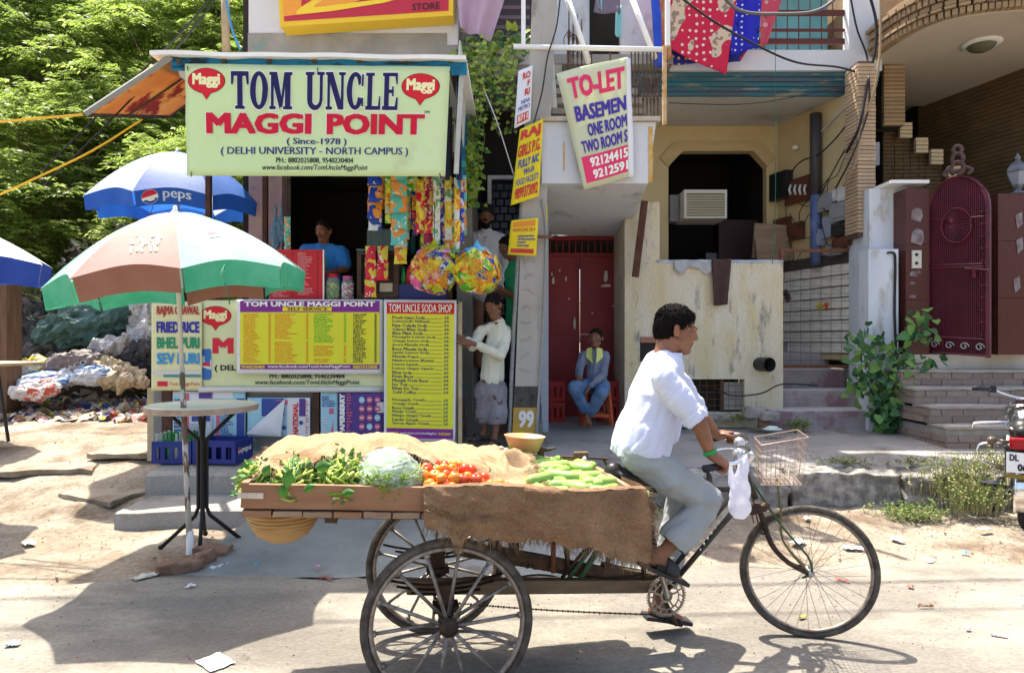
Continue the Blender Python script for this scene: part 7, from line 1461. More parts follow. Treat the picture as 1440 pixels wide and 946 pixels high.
t,SU,VU=parasol('parasol','blue parasol with a soft drink logo, partly hidden behind the big sign',(-3.72,7.65),3.62,.93,3.04,(3,0),-135,pl,[BLF]*8,.15,Vector((-3.68,7.66,.45)),[STEEL,STEEL],.06)
class VS:
    def __init__(s,a0,a1,sgn=1):s.a0=a0;s.a1=a1;s.g=sgn
    def pt(s,u,v,d=0):th=radians(s.a0+(s.a1-s.a0)*u);p=VU(th,v);return p+Vector((cos(th),sin(th),0))*d*s.g
SKY=flat('lettering_pale_blue',(.55,.66,.8))
vs_=VS(-88,-48);letter(vs_,'peps',.34,.2,.8,.82,SKY,t,.03,.006,True);letter(VS(90,130,-1),'pepsi',.9,.2,.3,.82,SKY,t,.03,.006,True)
def roundlogo(surf,cu,cv,ru,rv,par):
    for k,(a0,a1,m)in enumerate(((.35,pi-.35+.5,REDP),(pi+.5,2*pi-.2,flat('logo_blue',(.02,.05,.3))))):
        b=MB();pts=[surf.pt(cu+ru*cos(a),cv-rv*sin(a),.009)for a in steps(a0,a1,.25)];b.add(pts,[tuple(range(len(pts)))]);obj('logo_shape',b,m,par)
    b=MB();pts=[surf.pt(cu+ru*1.05*cos(a),cv-rv*1.05*sin(a),.006)for a in steps(0,6.0,.3)];b.add(pts,[tuple(range(len(pts)))]);obj('logo_shape',b,SERW,par)
roundlogo(vs_,.16,.5,.11,.42,t);roundlogo(VS(90,130,-1),.12,.5,.1,.4,t)
WHF=mat('white_fabric',(.72,.73,.76),(.66,.68,.72),2,.6,.12,8,trans=.3)
t,SU,VU=parasol('parasol','white parasol with a blue lettered valance, cut by the left edge',(-4.98,5.75),2.60,.98,2.22,(2,3),-84,[WHF]*8,[mat('royal_blue_valance',(.03,.07,.36),(.04,.09,.42),3,.6,.1,trans=.3)]*8,.20,Vector((-4.95,5.8,.03)),[STEEL,STEEL])
vs_=VS(-39-32,-39-2);letter(vs_,'9212047542',.05,.42,.98,.88,SKY,t,.03,.012,True,shear=.15);s_=Surf(lambda u,v:SU(radians(-84+3+39*u),.3+.68*v));letter(s_,'Marg',.25,.62,.92,.88,flat('logo_faded_blue',(.22,.25,.50)),t,.02,.006,True);letter(vs_,'For Eye Clinic',.1,.14,.6,.34,SKY,t,.02,.012,True)
# ---- round standing table and bricks
t=thing('standing_table','round standing table with cream top on four dark legs in front of the kiosk','table',(-2.28,5.05,0));c=Vector((-2.28,5.05,1.06));b=MB();b.smooth=False;b.lathe([(.001,.0),(.375,.0),(.385,-.006),(.385,-.045),(.375,-.05),(.001,-.05)],c,48);obj('tabletop',b,mat('worn_laminate',(.66,.65,.56),(.58,.57,.5),2,.35,.1),t)
b=MB();b.smooth=False;b.lathe([(.387,-.008),(.389,-.02),(.387,-.046)],c,48);obj('edge_band',b,mat('brown_edge_band',(.30,.2,.14),(.42,.32,.24),12,.6,.2),t)
for a in(20,110,200,290):
    ca,sa=cos(radians(a)),sin(radians(a));b=MB();b.smooth=True;f_=lambda r,z:c*0+Vector((c.x+r*ca,c.y+r*sa,z));b.tube([f_(.24,1.012),f_(.03,.80),f_(.028,.78),f_(.028,.30),f_(.05,.24),f_(.27,.035)],.014,8);b.ell(f_(.275,.035),.02,None,8,6);obj('leg',b,flat('black_leg',(.015,.014,.014),.5),t)
ROCK=mat('red_brown_rubble',(.22,.12,.075),(.30,.20,.14),7,.95,1.0,30,c3=(.38,.30,.22),c3scale=5,c3lo=.55,c3hi=.7)
for i,(px,py,Y,sz,rz,rx,lab)in enumerate(((253,800,4.55,(.27,.17,.13),15,8,'large reddish brick chunk at the foot of the parasol, nearest the road'),(300,778,4.85,(.24,.14,.10),-10,3,'flat reddish brick right of the parasol foot'),(285,786,4.66,(.12,.14,.10),-35,20,'small tilted brick piece between the two larger ones'))):
    b=MB();b.smooth=True;b.rough_box(P(px,py,Y),sz,rotm('Z',rz)@rotm('X',rx),j=.03,n=9,bev=.25);solo('brick_chunk',b,ROCK,lab,'brick','brick pieces weighting the parasol')
b=MB();b.smooth=True;p=Vector((-2.255,4.80,0));b.lathe([(.024,0),(.024,.19),(.02,.2)],p,12);solo('pole_socket',b,WHITE,'short white pipe socket around the parasol foot','pipe')
# ---- blue bottle crates
def crate(c,w_,d,h,m,label,n=(6,4),rz=0,bottles=0,text=None,name='bottle_crate',group='blue bottle crates',bm=None):
    t=thing(name,label,'crate',c,group,0);R=rotm('Z',rz);X=lambda x,y,z:Vector(c)+R@Vector((x,y,z))
    def BX(nm,x0,x1,y0,y1,z0,z1):b=MB();b.box(X((x0+x1)/2,(y0+y1)/2,(z0+z1)/2),(x1-x0,y1-y0,z1-z0),R);return obj(nm,b,m,t)
    e=.015;BX('base',-w_/2+e,w_/2-e,-d/2+e,d/2-e,0,.02)
    for s_ in(-1,1):
        y=s_*(d/2-e/2);BX('side_band',-w_/2,w_/2,y-e/2,y+e/2,h*.72,h);BX('side_band',-w_/2,w_/2,y-e/2,y+e/2,0,h*.2)
        for k in range(5):x=-w_/2+.02+(w_-.04)*k/4;BX('upright',x-.02,x+.02,y-e/2+.001,y+e/2-.001,h*.2,h*.72)
        x=s_*(w_/2-e/2);BX('end_panel',x-e/2,x+e/2,-d/2+e,d/2-e,0,h*.98)
    for k in range(1,n[0]):x=-w_/2+w_*k/n[0];BX('divider',x-.003,x+.003,-d/2+e,d/2-e,.02,h*.8)
    for k in range(1,n[1]):y=-d/2+d*k/n[1];BX('divider',-w_/2+e,w_/2-e,y-.003,y+.003,.02,h*.79)
    if text:
        a=X(w_/2+.001,-d/2+.03,h*.75);b2=X(w_/2+.001,d/2-.03,h*.75);b3=X(w_/2+.001,d/2-.03,h*.3);b4=X(w_/2+.001,-d/2+.03,h*.3);pn=Panel(a,b2,b3,b4);pn.n=R@Vector((1,0,0));letter(pn,text,.3,.15,.95,.85,SERW,t,.03,.002,True);roundlogo(pn,.14,.5,.1,.35,t)
    for i in range(bottles):
        px_=X(-w_/2+w_*((i%n[0])+.5)/n[0],-d/2+d*((i//n[0])+.5)/n[1],.022);g=(i*5)%3>0;b=MB();b.smooth=True;b.lathe([(.001,0),(.028,0),(.029,.11),(.024,.15),(.012,.20),(.011,.235),(.014,.238),(.014,.25),(.001,.25)],px_,12)
        rw=['front row','second row','third row','back row'][i//n[0]];col=['leftmost','second','third','fourth','fifth','rightmost'][i%n[0]]
        solo('glass_bottle',b,mat('green_bottle_glass',(.02,.22,.05),bump=0,rough=.05,alpha=.8)if g else mat('clear_bottle_glass',(.55,.62,.60),bump=0,rough=.05,alpha=.45),f"{'green' if g else 'clear'} glass bottle, {col} in the {rw} of the left blue crate",'bottle','empty bottles in the blue crate')
    return t
BLC=mat('blue_crate_plastic',(.012,.025,.17),(.02,.035,.22),6,.4,.05);cz=.385
crate((-3.18,6.55,cz),.36,.34,.205,BLC,'blue plastic crate with empty bottles, left of its pair',bottles=24,rz=3,n=(6,4));crate((-2.75,6.53,cz),.42,.34,.215,BLC,'blue plastic crate of empty cells with a soft drink logo, right of its pair',rz=-6,text='pepsi')
REDC=mat('red_crate_plastic',(.36,.015,.015),(.42,.02,.02),5,.4,.05)
c1=Vector((P(775,0,8.9).x,8.85,pave(8.85)));
def rcrate(c,label,stack,text):
    for k in range(stack):
        cc=c+UZ*(.26*k);t=crate(cc,.33,.3,.25,REDC,label[k],name='red_crate',group='red bottle crates by the door',n=(3,3));pn=Panel(cc+Vector((-.13,-.152,.22)),cc+Vector((-.05,-.152,.22)),cc+Vector((-.05,-.152,.04)),cc+Vector((-.13,-.152,.04)))
        if k==0:
            V,F_=textverts('Coca-Cola',.02,shear=.3);mn_,mx_=V.min(0),V.max(0);T_=(V-mn_)/(mx_-mn_);b=MB();b.add([pn.pt(.2+.5*(1-tt[1]),1-tt[0]*1.0,.004)if False else pn.pt(.3+.5*(1-tt[1])*-1+.5,1-tt[0],.004)for tt in T_],F_);obj('lettering',b,SERW,t)
rcrate(c1,['red plastic crate standing left of the seated boy, lower of two','red plastic crate stacked on top, left of the seated boy'],2,'Coca-Cola');rcrate(Vector((1.27,8.85,pave(8.85))),['red plastic crate standing right of the seated boy, lower of two','red plastic crate stacked on top, right of the seated boy'],2,'')
# -- electric pole and its notices
pole=thing('electric_pole','square concrete electric pole with painted bands in front of the staircase','pole',P(739,610,6.98));PCON=mat('pole_concrete',(.36,.345,.31),(.45,.43,.39),3,.95,.4,40,c3=(.24,.22,.19),c3scale=5,c3lo=.58,c3hi=.7,stretch=(1,1,.4))
def pq(px,py,y):return P(px,py,y)
b=MB();rowz=[(719,757,640),(722,757,600),(734,768,300),(746,780,60),(752,787,-80)]
for xa,xb,y in rowz:p0,p1=P(xa,y,6.98),P(xb,y,6.98);b.v+=[tuple(p0),tuple(p1),(p1.x,7.22,p1.z),(p0.x,7.22,p0.z)]
for i in range(4):
    for j in range(4):b.f.append((i*4+j,i*4+(j+1)%4,(i+1)*4+(j+1)%4,(i+1)*4+j));b.m.append(0);b.sm.append(False)
obj('shaft',b,PCON,pole)
for y0,y1,m in((543,573,mat('worn_black_band',(.03,.03,.03),(.1,.09,.08),12,.8,.3)),(573,632,mat('worn_yellow_band',(.50,.32,.03),(.42,.28,.08),9,.8,.3))):
    xl=lambda y:719+(640-y)*3/40*.55;b=MB();b.grid(lambda u,v:P(xl(y1+(y0-y1)*v)+.3+(36.5-.8)*u,y1+(y0-y1)*v,6.974),3,3);obj('painted_band',b,m,pole)
pn=Panel(P(724,575,6.97),P(756,575,6.97),P(756,606,6.97),P(722,606,6.97),px=(722,575,756,606));letter(pn,'99',728,577,751,601,flat('chipped_white_numerals',(.7,.7,.66)),pole,.05)
tb('conduit',[P(716,632,7.0),P(722,470,7.0),P(733,300,7.0),P(741,170,7.0)],.022,mat('galvanised_pipe',(.3,.31,.3),(.2,.2,.19),20,.5,.2),8,pole)
tb('conduit',[P(753,630,6.95),P(764,450,6.95),P(768,330,6.95),P(762,280,6.95)],.014,flat('grey_conduit',(.28,.28,.27)),6,pole)
b=MB();b.box(P(763,333,6.9),(.2,.02,.03));obj('strap',b,RUST,pole)
rng=random.Random(6)
for i in range(9):# embossed marks cast into the concrete
    c_=P(741+i*1.1-4,520-i*22,6.975);b=MB();b.tube(cat([c_+Vector((-.05,0,rng.uniform(-.04,.04))),c_+Vector((rng.uniform(-.02,.02),-.004,rng.uniform(-.03,.03))),c_+Vector((.05,0,rng.uniform(-.04,.04)))],3),.006,5);obj('cast_mark',b,PCON,pole)
def notice(name,label,cs,Y,base,lines,cat_='notice',bl=None,Ys=None):
    Ys=Ys or(Y,)*4;t=thing(name,label,cat_,P(cs[3][0],cs[3][1],Y),'paper notices on the electric pole' if cat_=='notice' else None);pn=Panel(*[P(x,y,yy)for(x,y),yy in zip(cs,Ys)],bulge=bl or(lambda u,v:.006*noise.noise(Vector((u*4+cs[0][0],v*4,0)))),px=(0,0,1,1));sheet(pn,base,t,'paper_sheet',10,14,.003)
    for(s_,a,b_,c_,d_,m,bo)in lines:
        if s_ is None:patch(pn,a,b_,c_,d_,m,t,.004,nu=4,nv=3)
        elif s_=='~':scribble(Panel(pn.pt(a,b_),pn.pt(c_,b_),pn.pt(c_,d_),pn.pt(a,d_),px=(0,0,60,30)),0,0,60,30,bo,m,t)
        else:letter(pn,s_,a,b_,c_,d_,m,t,bo,.006)
    return t,pn
CR_=flat('notice_red',(.60,.05,.04));BLN=flat('notice_blue',(.05,.10,.35));WPAP=flat('white_paper',(.74,.75,.77),.7);YPAP=mat('yellow_paper',(.78,.64,.02),(.74,.60,.02),3,.6,.05)
notice('paper_notice','white notice with red letters at the top left of the pole',[(729,100),(749,92),(746,170),(723,181)],6.9,WPAP,[('RO',.35,.08,.88,.20,CR_,.04),('F',.7,.24,.88,.34,CR_,.04),('RI',.55,.38,.88,.50,CR_,.04),('NEAR',.35,.56,.92,.63,BLN,.03),('METRO',.2,.66,.92,.74,BLN,.03),(None,.15,.80,.85,.95,CR_,0),('8711',.2,.82,.8,.93,SERW,.03)])
notice('paper_notice','yellow notice for a girls hostel below the white one on the pole',[(731,182),(764,167),(758,276),(718,289)],6.88,YPAP,[('RAJ',.08,.04,.92,.20,CR_,.07),('GIRLS P.G.',.05,.23,.95,.39,CR_,.05),('FULLY A/C',.12,.43,.92,.54,BLN,.05),('Wi-Fi',.35,.57,.75,.65,BLN,.04),('FOOD FACILITY',.1,.68,.95,.77,BLN,.03),('9899373092',.1,.80,.94,.95,CR_,.05)])
notice('paper_notice','small folded yellow notice lowest on the pole',[(719,310),(757,306),(754,360),(714,358)],6.88,YPAP,[(None,.08,.06,.9,.22,flat('notice_orange',(.75,.25,.02)),0),('FROM JUNE 2014',.1,.26,.9,.40,CR_,.03),('~',.3,.45,.95,.78,BLN,4),(None,.08,.82,.9,.94,CR_,0)],bl=lambda u,v:.05*max(0,1-abs(v-.38)/.38))
notice('paper_notice','blank yellow notice edge behind the right side of the pole',[(759,300),(770,287),(769,332),(757,346)],7.1,YPAP,[]);notice('paper_notice','blank white strip of paper on the right side of the pole',[(776,95),(779,85),(784,160),(775,172)],7.15,WPAP,[])
TOY=mat('pale_yellow_cloth_banner',(.72,.74,.50),(.76,.78,.56),2,.6,.15,6,trans=.3);TPK=flat('tolet_pink',(.72,.04,.14));TBL=flat('tolet_blue',(.06,.04,.32))
t,pn=notice('rental_banner','tilted pale yellow to-let banner hanging on the stair railing',[(782,104),(881,80),(884,249),(821,267)],6.86,TOY,[('TO-LET',.12,.07,.97,.25,TPK,.06),('BASEMEN',.14,.31,.985,.44,TBL,.06),('ONE ROOM',.30,.47,.985,.58,TBL,.05),('TWO ROOM S',.14,.605,.985,.71,TBL,.05),(None,.09,.735,.985,.955,TPK,0),('92124415',.24,.755,.985,.835,SERW,.05),('9212591',.26,.86,.985,.935,SERW,.05)],'banner',bl=lambda u,v:.02*sin(u*5+v*3)+.012*sin(v*9+u*2))
b=MB();b.smooth=True;b.grid(lambda u,v:pn.pt(1,1-v,0)+Vector((.065*u*(1-.2*v),.05*u,.0)),3,14,.003);obj('folded_edge',b,WPAP,t)
# -- cloths and quilts
def dotmat(name,base,dot,blob,sc=26):
    m=mat(name,base,None,rough=.85,bump=.25,bscale=30);n=m.node_tree.nodes;l=m.node_tree.links;p=n['Principled BSDF'];tc=n.new('ShaderNodeTexCoord')
    v=n.new('ShaderNodeTexVoronoi');v.inputs['Scale'].default_value=sc;v.inputs['Randomness'].default_value=.25;l.new(tc.outputs['Object'],v.inputs[0]);lt=n.new('ShaderNodeMath');lt.operation='LESS_THAN';lt.inputs[1].default_value=.21;l.new(v.outputs['Distance'],lt.inputs[0])
    nz=n.new('ShaderNodeTexNoise');nz.inputs['Scale'].default_value=2.3;nz.inputs['Detail'].default_value=1;l.new(tc.outputs['Object'],nz.inputs[0]);g=n.new('ShaderNodeMath');g.operation='GREATER_THAN';g.inputs[1].default_value=.55;l.new(nz.outputs[0],g.inputs[0])
    n2=n.new('ShaderNodeTexNoise');n2.inputs['Scale'].default_value=16;n2.inputs['Detail'].default_value=1;l.new(tc.outputs['Object'],n2.inputs[0]);g2=n.new('ShaderNodeMath');g2.operation='GREATER_THAN';g2.inputs[1].default_value=.56;l.new(n2.outputs[0],g2.inputs[0])
    def mx(f,a,b_):
        x=n.new('ShaderNodeMix');x.data_type='RGBA';l.new(f,x.inputs[0])
        for k,q_ in((6,a),(7,b_)):
            if isinstance(q_,tuple):x.inputs[k].default_value=(*q_,1)
            else:l.new(q_,x.inputs[k])
        return x.outputs[2]
    inner=mx(g2.outputs[0],blob,tuple(c*.45 for c in blob));l.new(mx(g.outputs[0],mx(lt.outputs[0],base,dot),inner),p.inputs['Base Color']);return m
def cloth(name,label,cat_,fn,m,nu=24,nv=24,group=None,thick=.006):
    b=MB();b.smooth=True;b.grid(fn,nu,nv,thick);return solo(name,b,m,label,cat_,group)
def hang(cs,Y,fold=.03,k=9,ph=0):
    """four pixel corners tl, tr, br, bl and a depth; returns a hanging sheet with vertical folds"""
    c=[P(x,y,Y)for x,y in cs]
    return lambda u,v:(c[3].lerp(c[2],u)).lerp(c[0].lerp(c[1],u),v)+Vector((0,-fold*(.5+.5*sin(u*k+ph+1.5*(1-v)))-.01*noise.noise(Vector((u*6,v*6,ph))),.0))
cloth('red_quilt','red quilt with white dots and cream flowers hanging over the balcony railing','quilt',hang([(936,-40),(1040,-40),(1020,107),(940,70)],8.55,.04,7),dotmat('red_floral',(.55,.02,.06),(.75,.6,.55),(.62,.48,.34),11),40,40,'quilts over the balcony railing')
cloth('blue_cloth','deep blue white-dotted cloth hanging right of the red quilt','cloth',hang([(1028,-40),(1074,-40),(1066,68),(1026,80)],8.6,.05,9,1),dotmat('blue_dotted',(.02,.025,.42),(.6,.62,.75),(.02,.03,.40),14),20,20,'quilts over the balcony railing')
cloth('pink_cloth','faded pinkish red patterned cloth with a slanting edge right of the blue one','cloth',hang([(1068,-40),(1112,-40),(1078,62),(1070,68)],8.62,.03,5,2),dotmat('pink_pattern',(.50,.07,.10),(.6,.3,.3),(.45,.12,.14),7),20,20,'quilts over the balcony railing')
cloth('blue_cloth','bright blue cloth strip hanging left of the red quilt','cloth',hang([(912,-40),(928,-40),(931,96),(921,96)],8.5,.04,4,1),mat('royal_blue_cloth',(.02,.07,.45),(.03,.1,.6),3,.7,.2),10,16,'quilts over the balcony railing');cloth('red_cloth','narrow red and tan cloth between the blue strip and the red quilt','cloth',hang([(926,-40),(940,-40),(944,84),(930,88)],8.52,.04,6,2),mat('red_tan_cloth',(.45,.05,.02),(.5,.33,.16),6,.8,.2),10,16,'quilts over the balcony railing')
cloth('blue_cloth','dark blue gold-edged cloth showing below the red quilt','cloth',hang([(932,40),(1070,40),(1040,88),(936,92)],8.62,.03,12,1),dotmat('navy_gold',(.015,.02,.16),(.6,.35,.1),(.30,.03,.05),12),30,10,'quilts over the balcony railing')
LIL=mat('lilac_cloth',(.48,.33,.44),(.56,.42,.52),3,.85,.3,12,trans=.15);cloth('lilac_cloth','lilac cloth draped over the planter balcony beside the shop wall','cloth',hang([(636,-60),(728,-60),(690,60),(648,44)],7.5,.09,11),LIL,36,30)
for cs,lab,m in(([(829,-30),(848,-30),(846,18),(842,12)],'pale turquoise garment hung at the left of the upper doorway',flat('turquoise_cloth',(.30,.62,.62))),([(842,-30),(872,-30),(872,20),(834,20)],'grey violet garment hung in the upper doorway',flat('grey_violet_cloth',(.20,.16,.21))),([(866,10),(874,10),(874,56),(864,50)],'narrow turquoise garment hanging low at the right of the upper doorway',flat('turquoise_cloth',(0,0,0)))):cloth('garment',lab,'garment',hang(cs,8.8,.04,8),m,12,12,'garments in the upper doorway')
cloth('towel','crumpled light grey towel lying over the porch wall','towel',lambda u,v:P(948+52*u,366+(15+5*sin(u*9))*(1-v)-1,8.24)+Vector((0,(.13*(v-.85)/.15 if v>.85 else-.02*sin(u*14)*(1-v)),.012*sin(u*20))),mat('grey_towel',(.36,.36,.37),(.44,.44,.45),9,.95,.5),30,12);cloth('brown_cloth','dark brown cloth hanging down from the porch wall','cloth',hang([(1000,365),(1028,364),(1023,428),(1003,430)],8.23,.03,9),mat('dark_brown_cloth',(.055,.03,.028),(.08,.045,.04),9,.95,.4),16,20)
# planter balcony between shop and stairs
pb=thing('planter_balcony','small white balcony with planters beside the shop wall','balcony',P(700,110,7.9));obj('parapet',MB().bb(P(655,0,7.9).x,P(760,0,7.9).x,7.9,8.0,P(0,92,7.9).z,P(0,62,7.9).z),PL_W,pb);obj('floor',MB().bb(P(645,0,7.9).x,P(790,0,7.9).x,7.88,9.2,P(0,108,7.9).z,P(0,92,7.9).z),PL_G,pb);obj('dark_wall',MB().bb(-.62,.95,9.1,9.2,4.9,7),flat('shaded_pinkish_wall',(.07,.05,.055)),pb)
for py in(8,22,36,50):obj('shutter_slat',MB().bb(P(690,0,8.5).x,P(745,0,8.5).x,8.5,8.53,P(0,py+5,8.5).z,P(0,py,8.5).z),flat('dim_mauve_slat',(.16,.11,.13)),pb)
# creeping plants
VL=[mat('vine_leaf_light',(.22,.32,.03),(.34,.42,.06),9,.5,.1,trans=.3),mat('vine_leaf_dark',(.05,.14,.02),(.09,.2,.03),9,.5,.1,trans=.25)]
def heart(b,c,s_,d,n,cur=0):
    d=d.normalized();sd=d.cross(n).normalized();nn=sd.cross(d);b.cur=cur;P_=lambda x,y,z:c+sd*x*s_+d*y*s_+nn*z*s_
    b.add([P_(0,0,0),P_(.35,-.12,.1),P_(.5,.2,.08),P_(.32,.62,.02),P_(0,1,-.12),P_(-.32,.62,.02),P_(-.5,.2,.08),P_(-.35,-.12,.1),P_(0,.4,-.04)],[(0,1,2,8),(8,2,3,4),(8,4,5,6),(0,8,6,7)])
rng=random.Random(21);vt=thing('creeper','yellow green creeper trailing from the planter balcony down beside the kiosk','plant',P(665,290,7.4));st_=MB();lv=MB();lv.smooth=True
for i in range(20):
    x=rng.choice((648,655,660,665,668,672,690,700,712,722))+rng.uniform(-4,4);y0=rng.uniform(55,90);y1=rng.uniform(180,292)if x<680 else rng.uniform(110,215);Y=7.3+rng.uniform(-.3,.5);pts=[P(x+rng.uniform(-7,7),y0+(y1-y0)*k/5,Y)for k in range(6)];cp=cat(pts,5);st_.tube(cp,.004,4)
    for p in cp:
        for _ in range(3 if x<680 else 2):
            if rng.random()<.5:heart(lv,p+Vector((rng.uniform(-.05,.05),rng.uniform(-.1,.02),rng.uniform(-.04,.04))),rng.uniform(.03,.065),Vector((rng.uniform(-1,1),-.3,-rng.uniform(.1,1))),Vector((rng.uniform(-.4,.4),-1,.5)),0 if rng.random()<.65 else 1)
for i in range(130):
    p=P(rng.uniform(655,748),rng.uniform(48,80),7.75);heart(lv,p+Vector((0,rng.uniform(-.2,.1),0)),rng.uniform(.05,.10),Vector((rng.uniform(-1,1),-.5,rng.uniform(-.8,.8))),Vector((rng.uniform(-.4,.4),-1,.6)),0 if rng.random()<.4 else 1)
for i in range(330):
    a=rng.random();p=P(662+rng.gauss(0,7),200+88*a,7.1+rng.uniform(-.2,.3));heart(lv,p,rng.uniform(.03,.06),Vector((rng.uniform(-1,1),-.3,-rng.uniform(.1,1))),Vector((rng.uniform(-.4,.4),-1,.5)),0 if rng.random()<.75 else 1)
obj('stems',st_,flat('vine_stem',(.14,.16,.04)),vt,kind='stuff');obj('leaves',lv,VL,vt,kind='stuff')
# big leaved creeper between the steps: every leaf its own piece
ct=thing('creeper','broad leaved green creeper growing between the pinkish steps and the brick steps','plant',P(1245,590,7.9));rng=random.Random(9);lm=[]
for k in range(3):
    b=MB();b.smooth=True;heart(b,Vector((0,0,0)),1,Vector((0,0,-1)),Vector((0,-1,.1*k)));lm.append(b.mesh('leaf',[mat('creeper_leaf_%d'%k,*(((.06,.16,.05),(.09,.21,.07)),((.035,.10,.04),(.05,.13,.055)),((.12,.24,.05),(.16,.30,.07)))[k],scale=2,rough=.45,bump=.1,trans=.2)]))
stems=[[(1248,592),(1240,550),(1215,500),(1205,470)],[(1250,592),(1255,540),(1262,500),(1285,470),(1282,450)],[(1245,592),(1232,560),(1222,520),(1235,480)],[(1252,592),(1262,575),(1275,560)],[(1250,590),(1240,575),(1225,545),(1200,530)],[(1255,530),(1275,515),(1300,510)]];n_=0
for s_ in stems:
    cp=cat([P(x,y,7.85+rng.uniform(-.1,.1))for x,y in s_],5);tb('stem',cp[::2],.008,flat('creeper_stem',(.15,.2,.06)),5,ct)
    for p in cp:
        for _ in range(4):
            o=bpy.data.objects.new('leaf',rng.choice(lm));C.objects.link(o);o.parent=ct;o.location=p+Vector((rng.gauss(0,.10),rng.uniform(-.16,.08),rng.gauss(0,.07)))-ct.location;o.rotation_euler=(rng.uniform(-1.3,.5),rng.uniform(-1.6,1.6),rng.uniform(-1,1));o.scale=(rng.uniform(.05,.13),.1,rng.uniform(.06,.13))
# weeds by the kerb
WD=[mat('weed_green',(.12,.20,.04),(.18,.27,.06),6,.7,.1,trans=.2),mat('weed_dry',(.34,.33,.14),(.42,.38,.2),6,.8,.1,trans=.2)]
def weed(label,px,py,Y,w_,h_,n,seed,dry=.3):
    rng=random.Random(seed);g=P(px,py,Y);t=thing('weed',label,'weeds',g,'weeds along the broken kerb');b=MB();s_=MB()
    for i in range(n):
        r0=Vector((rng.gauss(0,w_*.28),rng.gauss(0,w_*.16),0));hh=h_*rng.uniform(.3,.9);e=r0+Vector((rng.gauss(0,w_*.12),rng.gauss(0,w_*.10)-.03,hh));m_=r0.lerp(e,.5)+Vector((0,0,hh*.12));s_.tube([g+r0-UZ*.03,g+m_,g+e],[.0025,.002,.001],3,cap=False)
        for k in range(9):q=g+r0.lerp(e,.15+.85*rng.random());b.cur=1 if rng.random()<dry else 0;b.smooth=True;d=Vector((rng.gauss(0,1),rng.gauss(0,1),rng.uniform(-.2,.9))).normalized();sd=d.cross(Vector((rng.gauss(0,1),rng.gauss(0,1),2))).normalized();L2=rng.uniform(.012,.034);b.add([q,q+d*L2*.5+sd*L2*.26,q+d*L2,q+d*L2*.5-sd*L2*.26],[(0,1,2,3)])
    obj('stalks',s_,WD[1],t,kind='stuff');obj('leaves',b,WD,t,kind='stuff')
for i,a in enumerate((('tall dry weed clump on the kerb left of the motorcycle',1345,690,6.05,.55,.42,190,.45),('green weed patch at the foot of the kerb stones',1278,728,5.85,.5,.16,170,.15),('low spreading weed on the pavement edge above the left kerb stone',1185,655,6.5,.42,.10,110,.4),('weed clump hanging over the kerb beside the motorcycle wheel',1370,715,5.8,.42,.30,150,.3),('small weed patch on the pavement edge between two kerb stones',1278,652,6.55,.35,.08,70,.5),('small dark weed at the corner of the pinkish steps',1124,602,7.9,.26,.15,70,.05),('green weeds in the dirt behind the rider',968,720,5.95,.55,.12,130,.3),('weed tuft at the foot of the porch wall',1040,588,8.1,.4,.07,50,.2),('dry weeds at the right edge behind the motorcycle',1400,660,6.3,.4,.25,80,.6))):weed(*a[:7],50+i,a[7])
# -- rubbish heap
rng=random.Random(31);HEAP=mat('dark_heap_soil',(.06,.045,.03),(.12,.09,.06),5,.95,1,20)
def hz(x,y):d=((x+8.1)/3.1)**2+((y-12.4)/2.1)**2;d2=((x+6.6)/1.3)**2+((y-12.2)/1.6)**2;return .5+2.1*max(0,1-d)**.7*(1+.15*noise.noise(Vector((x,y,0))))+1.2*max(0,1-d2)**.7
b=MB();b.smooth=True;b.grid(lambda u,v:(lambda x,y:Vector((x,y,hz(x,y)+.08*noise.noise(Vector((x*3,y*3,0))))))(-11.6+6.8*u,9.9+5*v),90,60);ho=struct('rubbish_mound',b,HEAP)
def sack(label,px,py,Y,sz,m,R,name='sack',seed=0,fold=.05,sc=5,txt=None):
    b=MB();c=P(px,py,Y);sx,sy,sz_=sz;b.ell(c,(sx*.5,sy*.5,sz_*.5),R,24,16);b.ell(c+R@Vector((sx*.22,0,-.02)),(sx*.3,sy*.46,sz_*.42),R,20,12);b.ell(c-R@Vector((sx*.2,0,.02)),(sx*.3,sy*.46,sz_*.42),R,20,12);b.cap(c+R@Vector((sx*.4,0,0)),sz_*.22,c+R@Vector((sx*.58,0,.02)),sz_*.10)
    rg=random.Random(seed);fb=fuse(b,max(.036,sx/18),0,clothfold(fold*.9,sc*.8,seed,(1.4,1,1)));fb.v=[(x+rg.gauss(0,.006),y+rg.gauss(0,.006),z+rg.gauss(0,.007))for x,y,z in fb.v];fb.sm=[False]*len(fb.f)
    return solo(name,fb,m,label,'sack','sacks and bags on the rubbish heap')
def smat(nm,c,c2,c3,**k):return mat(nm,c,c2,k.pop('sc',3),.55,.6,9,lo=.5,hi=.54,c3=c3,c3scale=k.pop('s3',4),c3lo=.58,c3hi=.6,detail=3,**k)
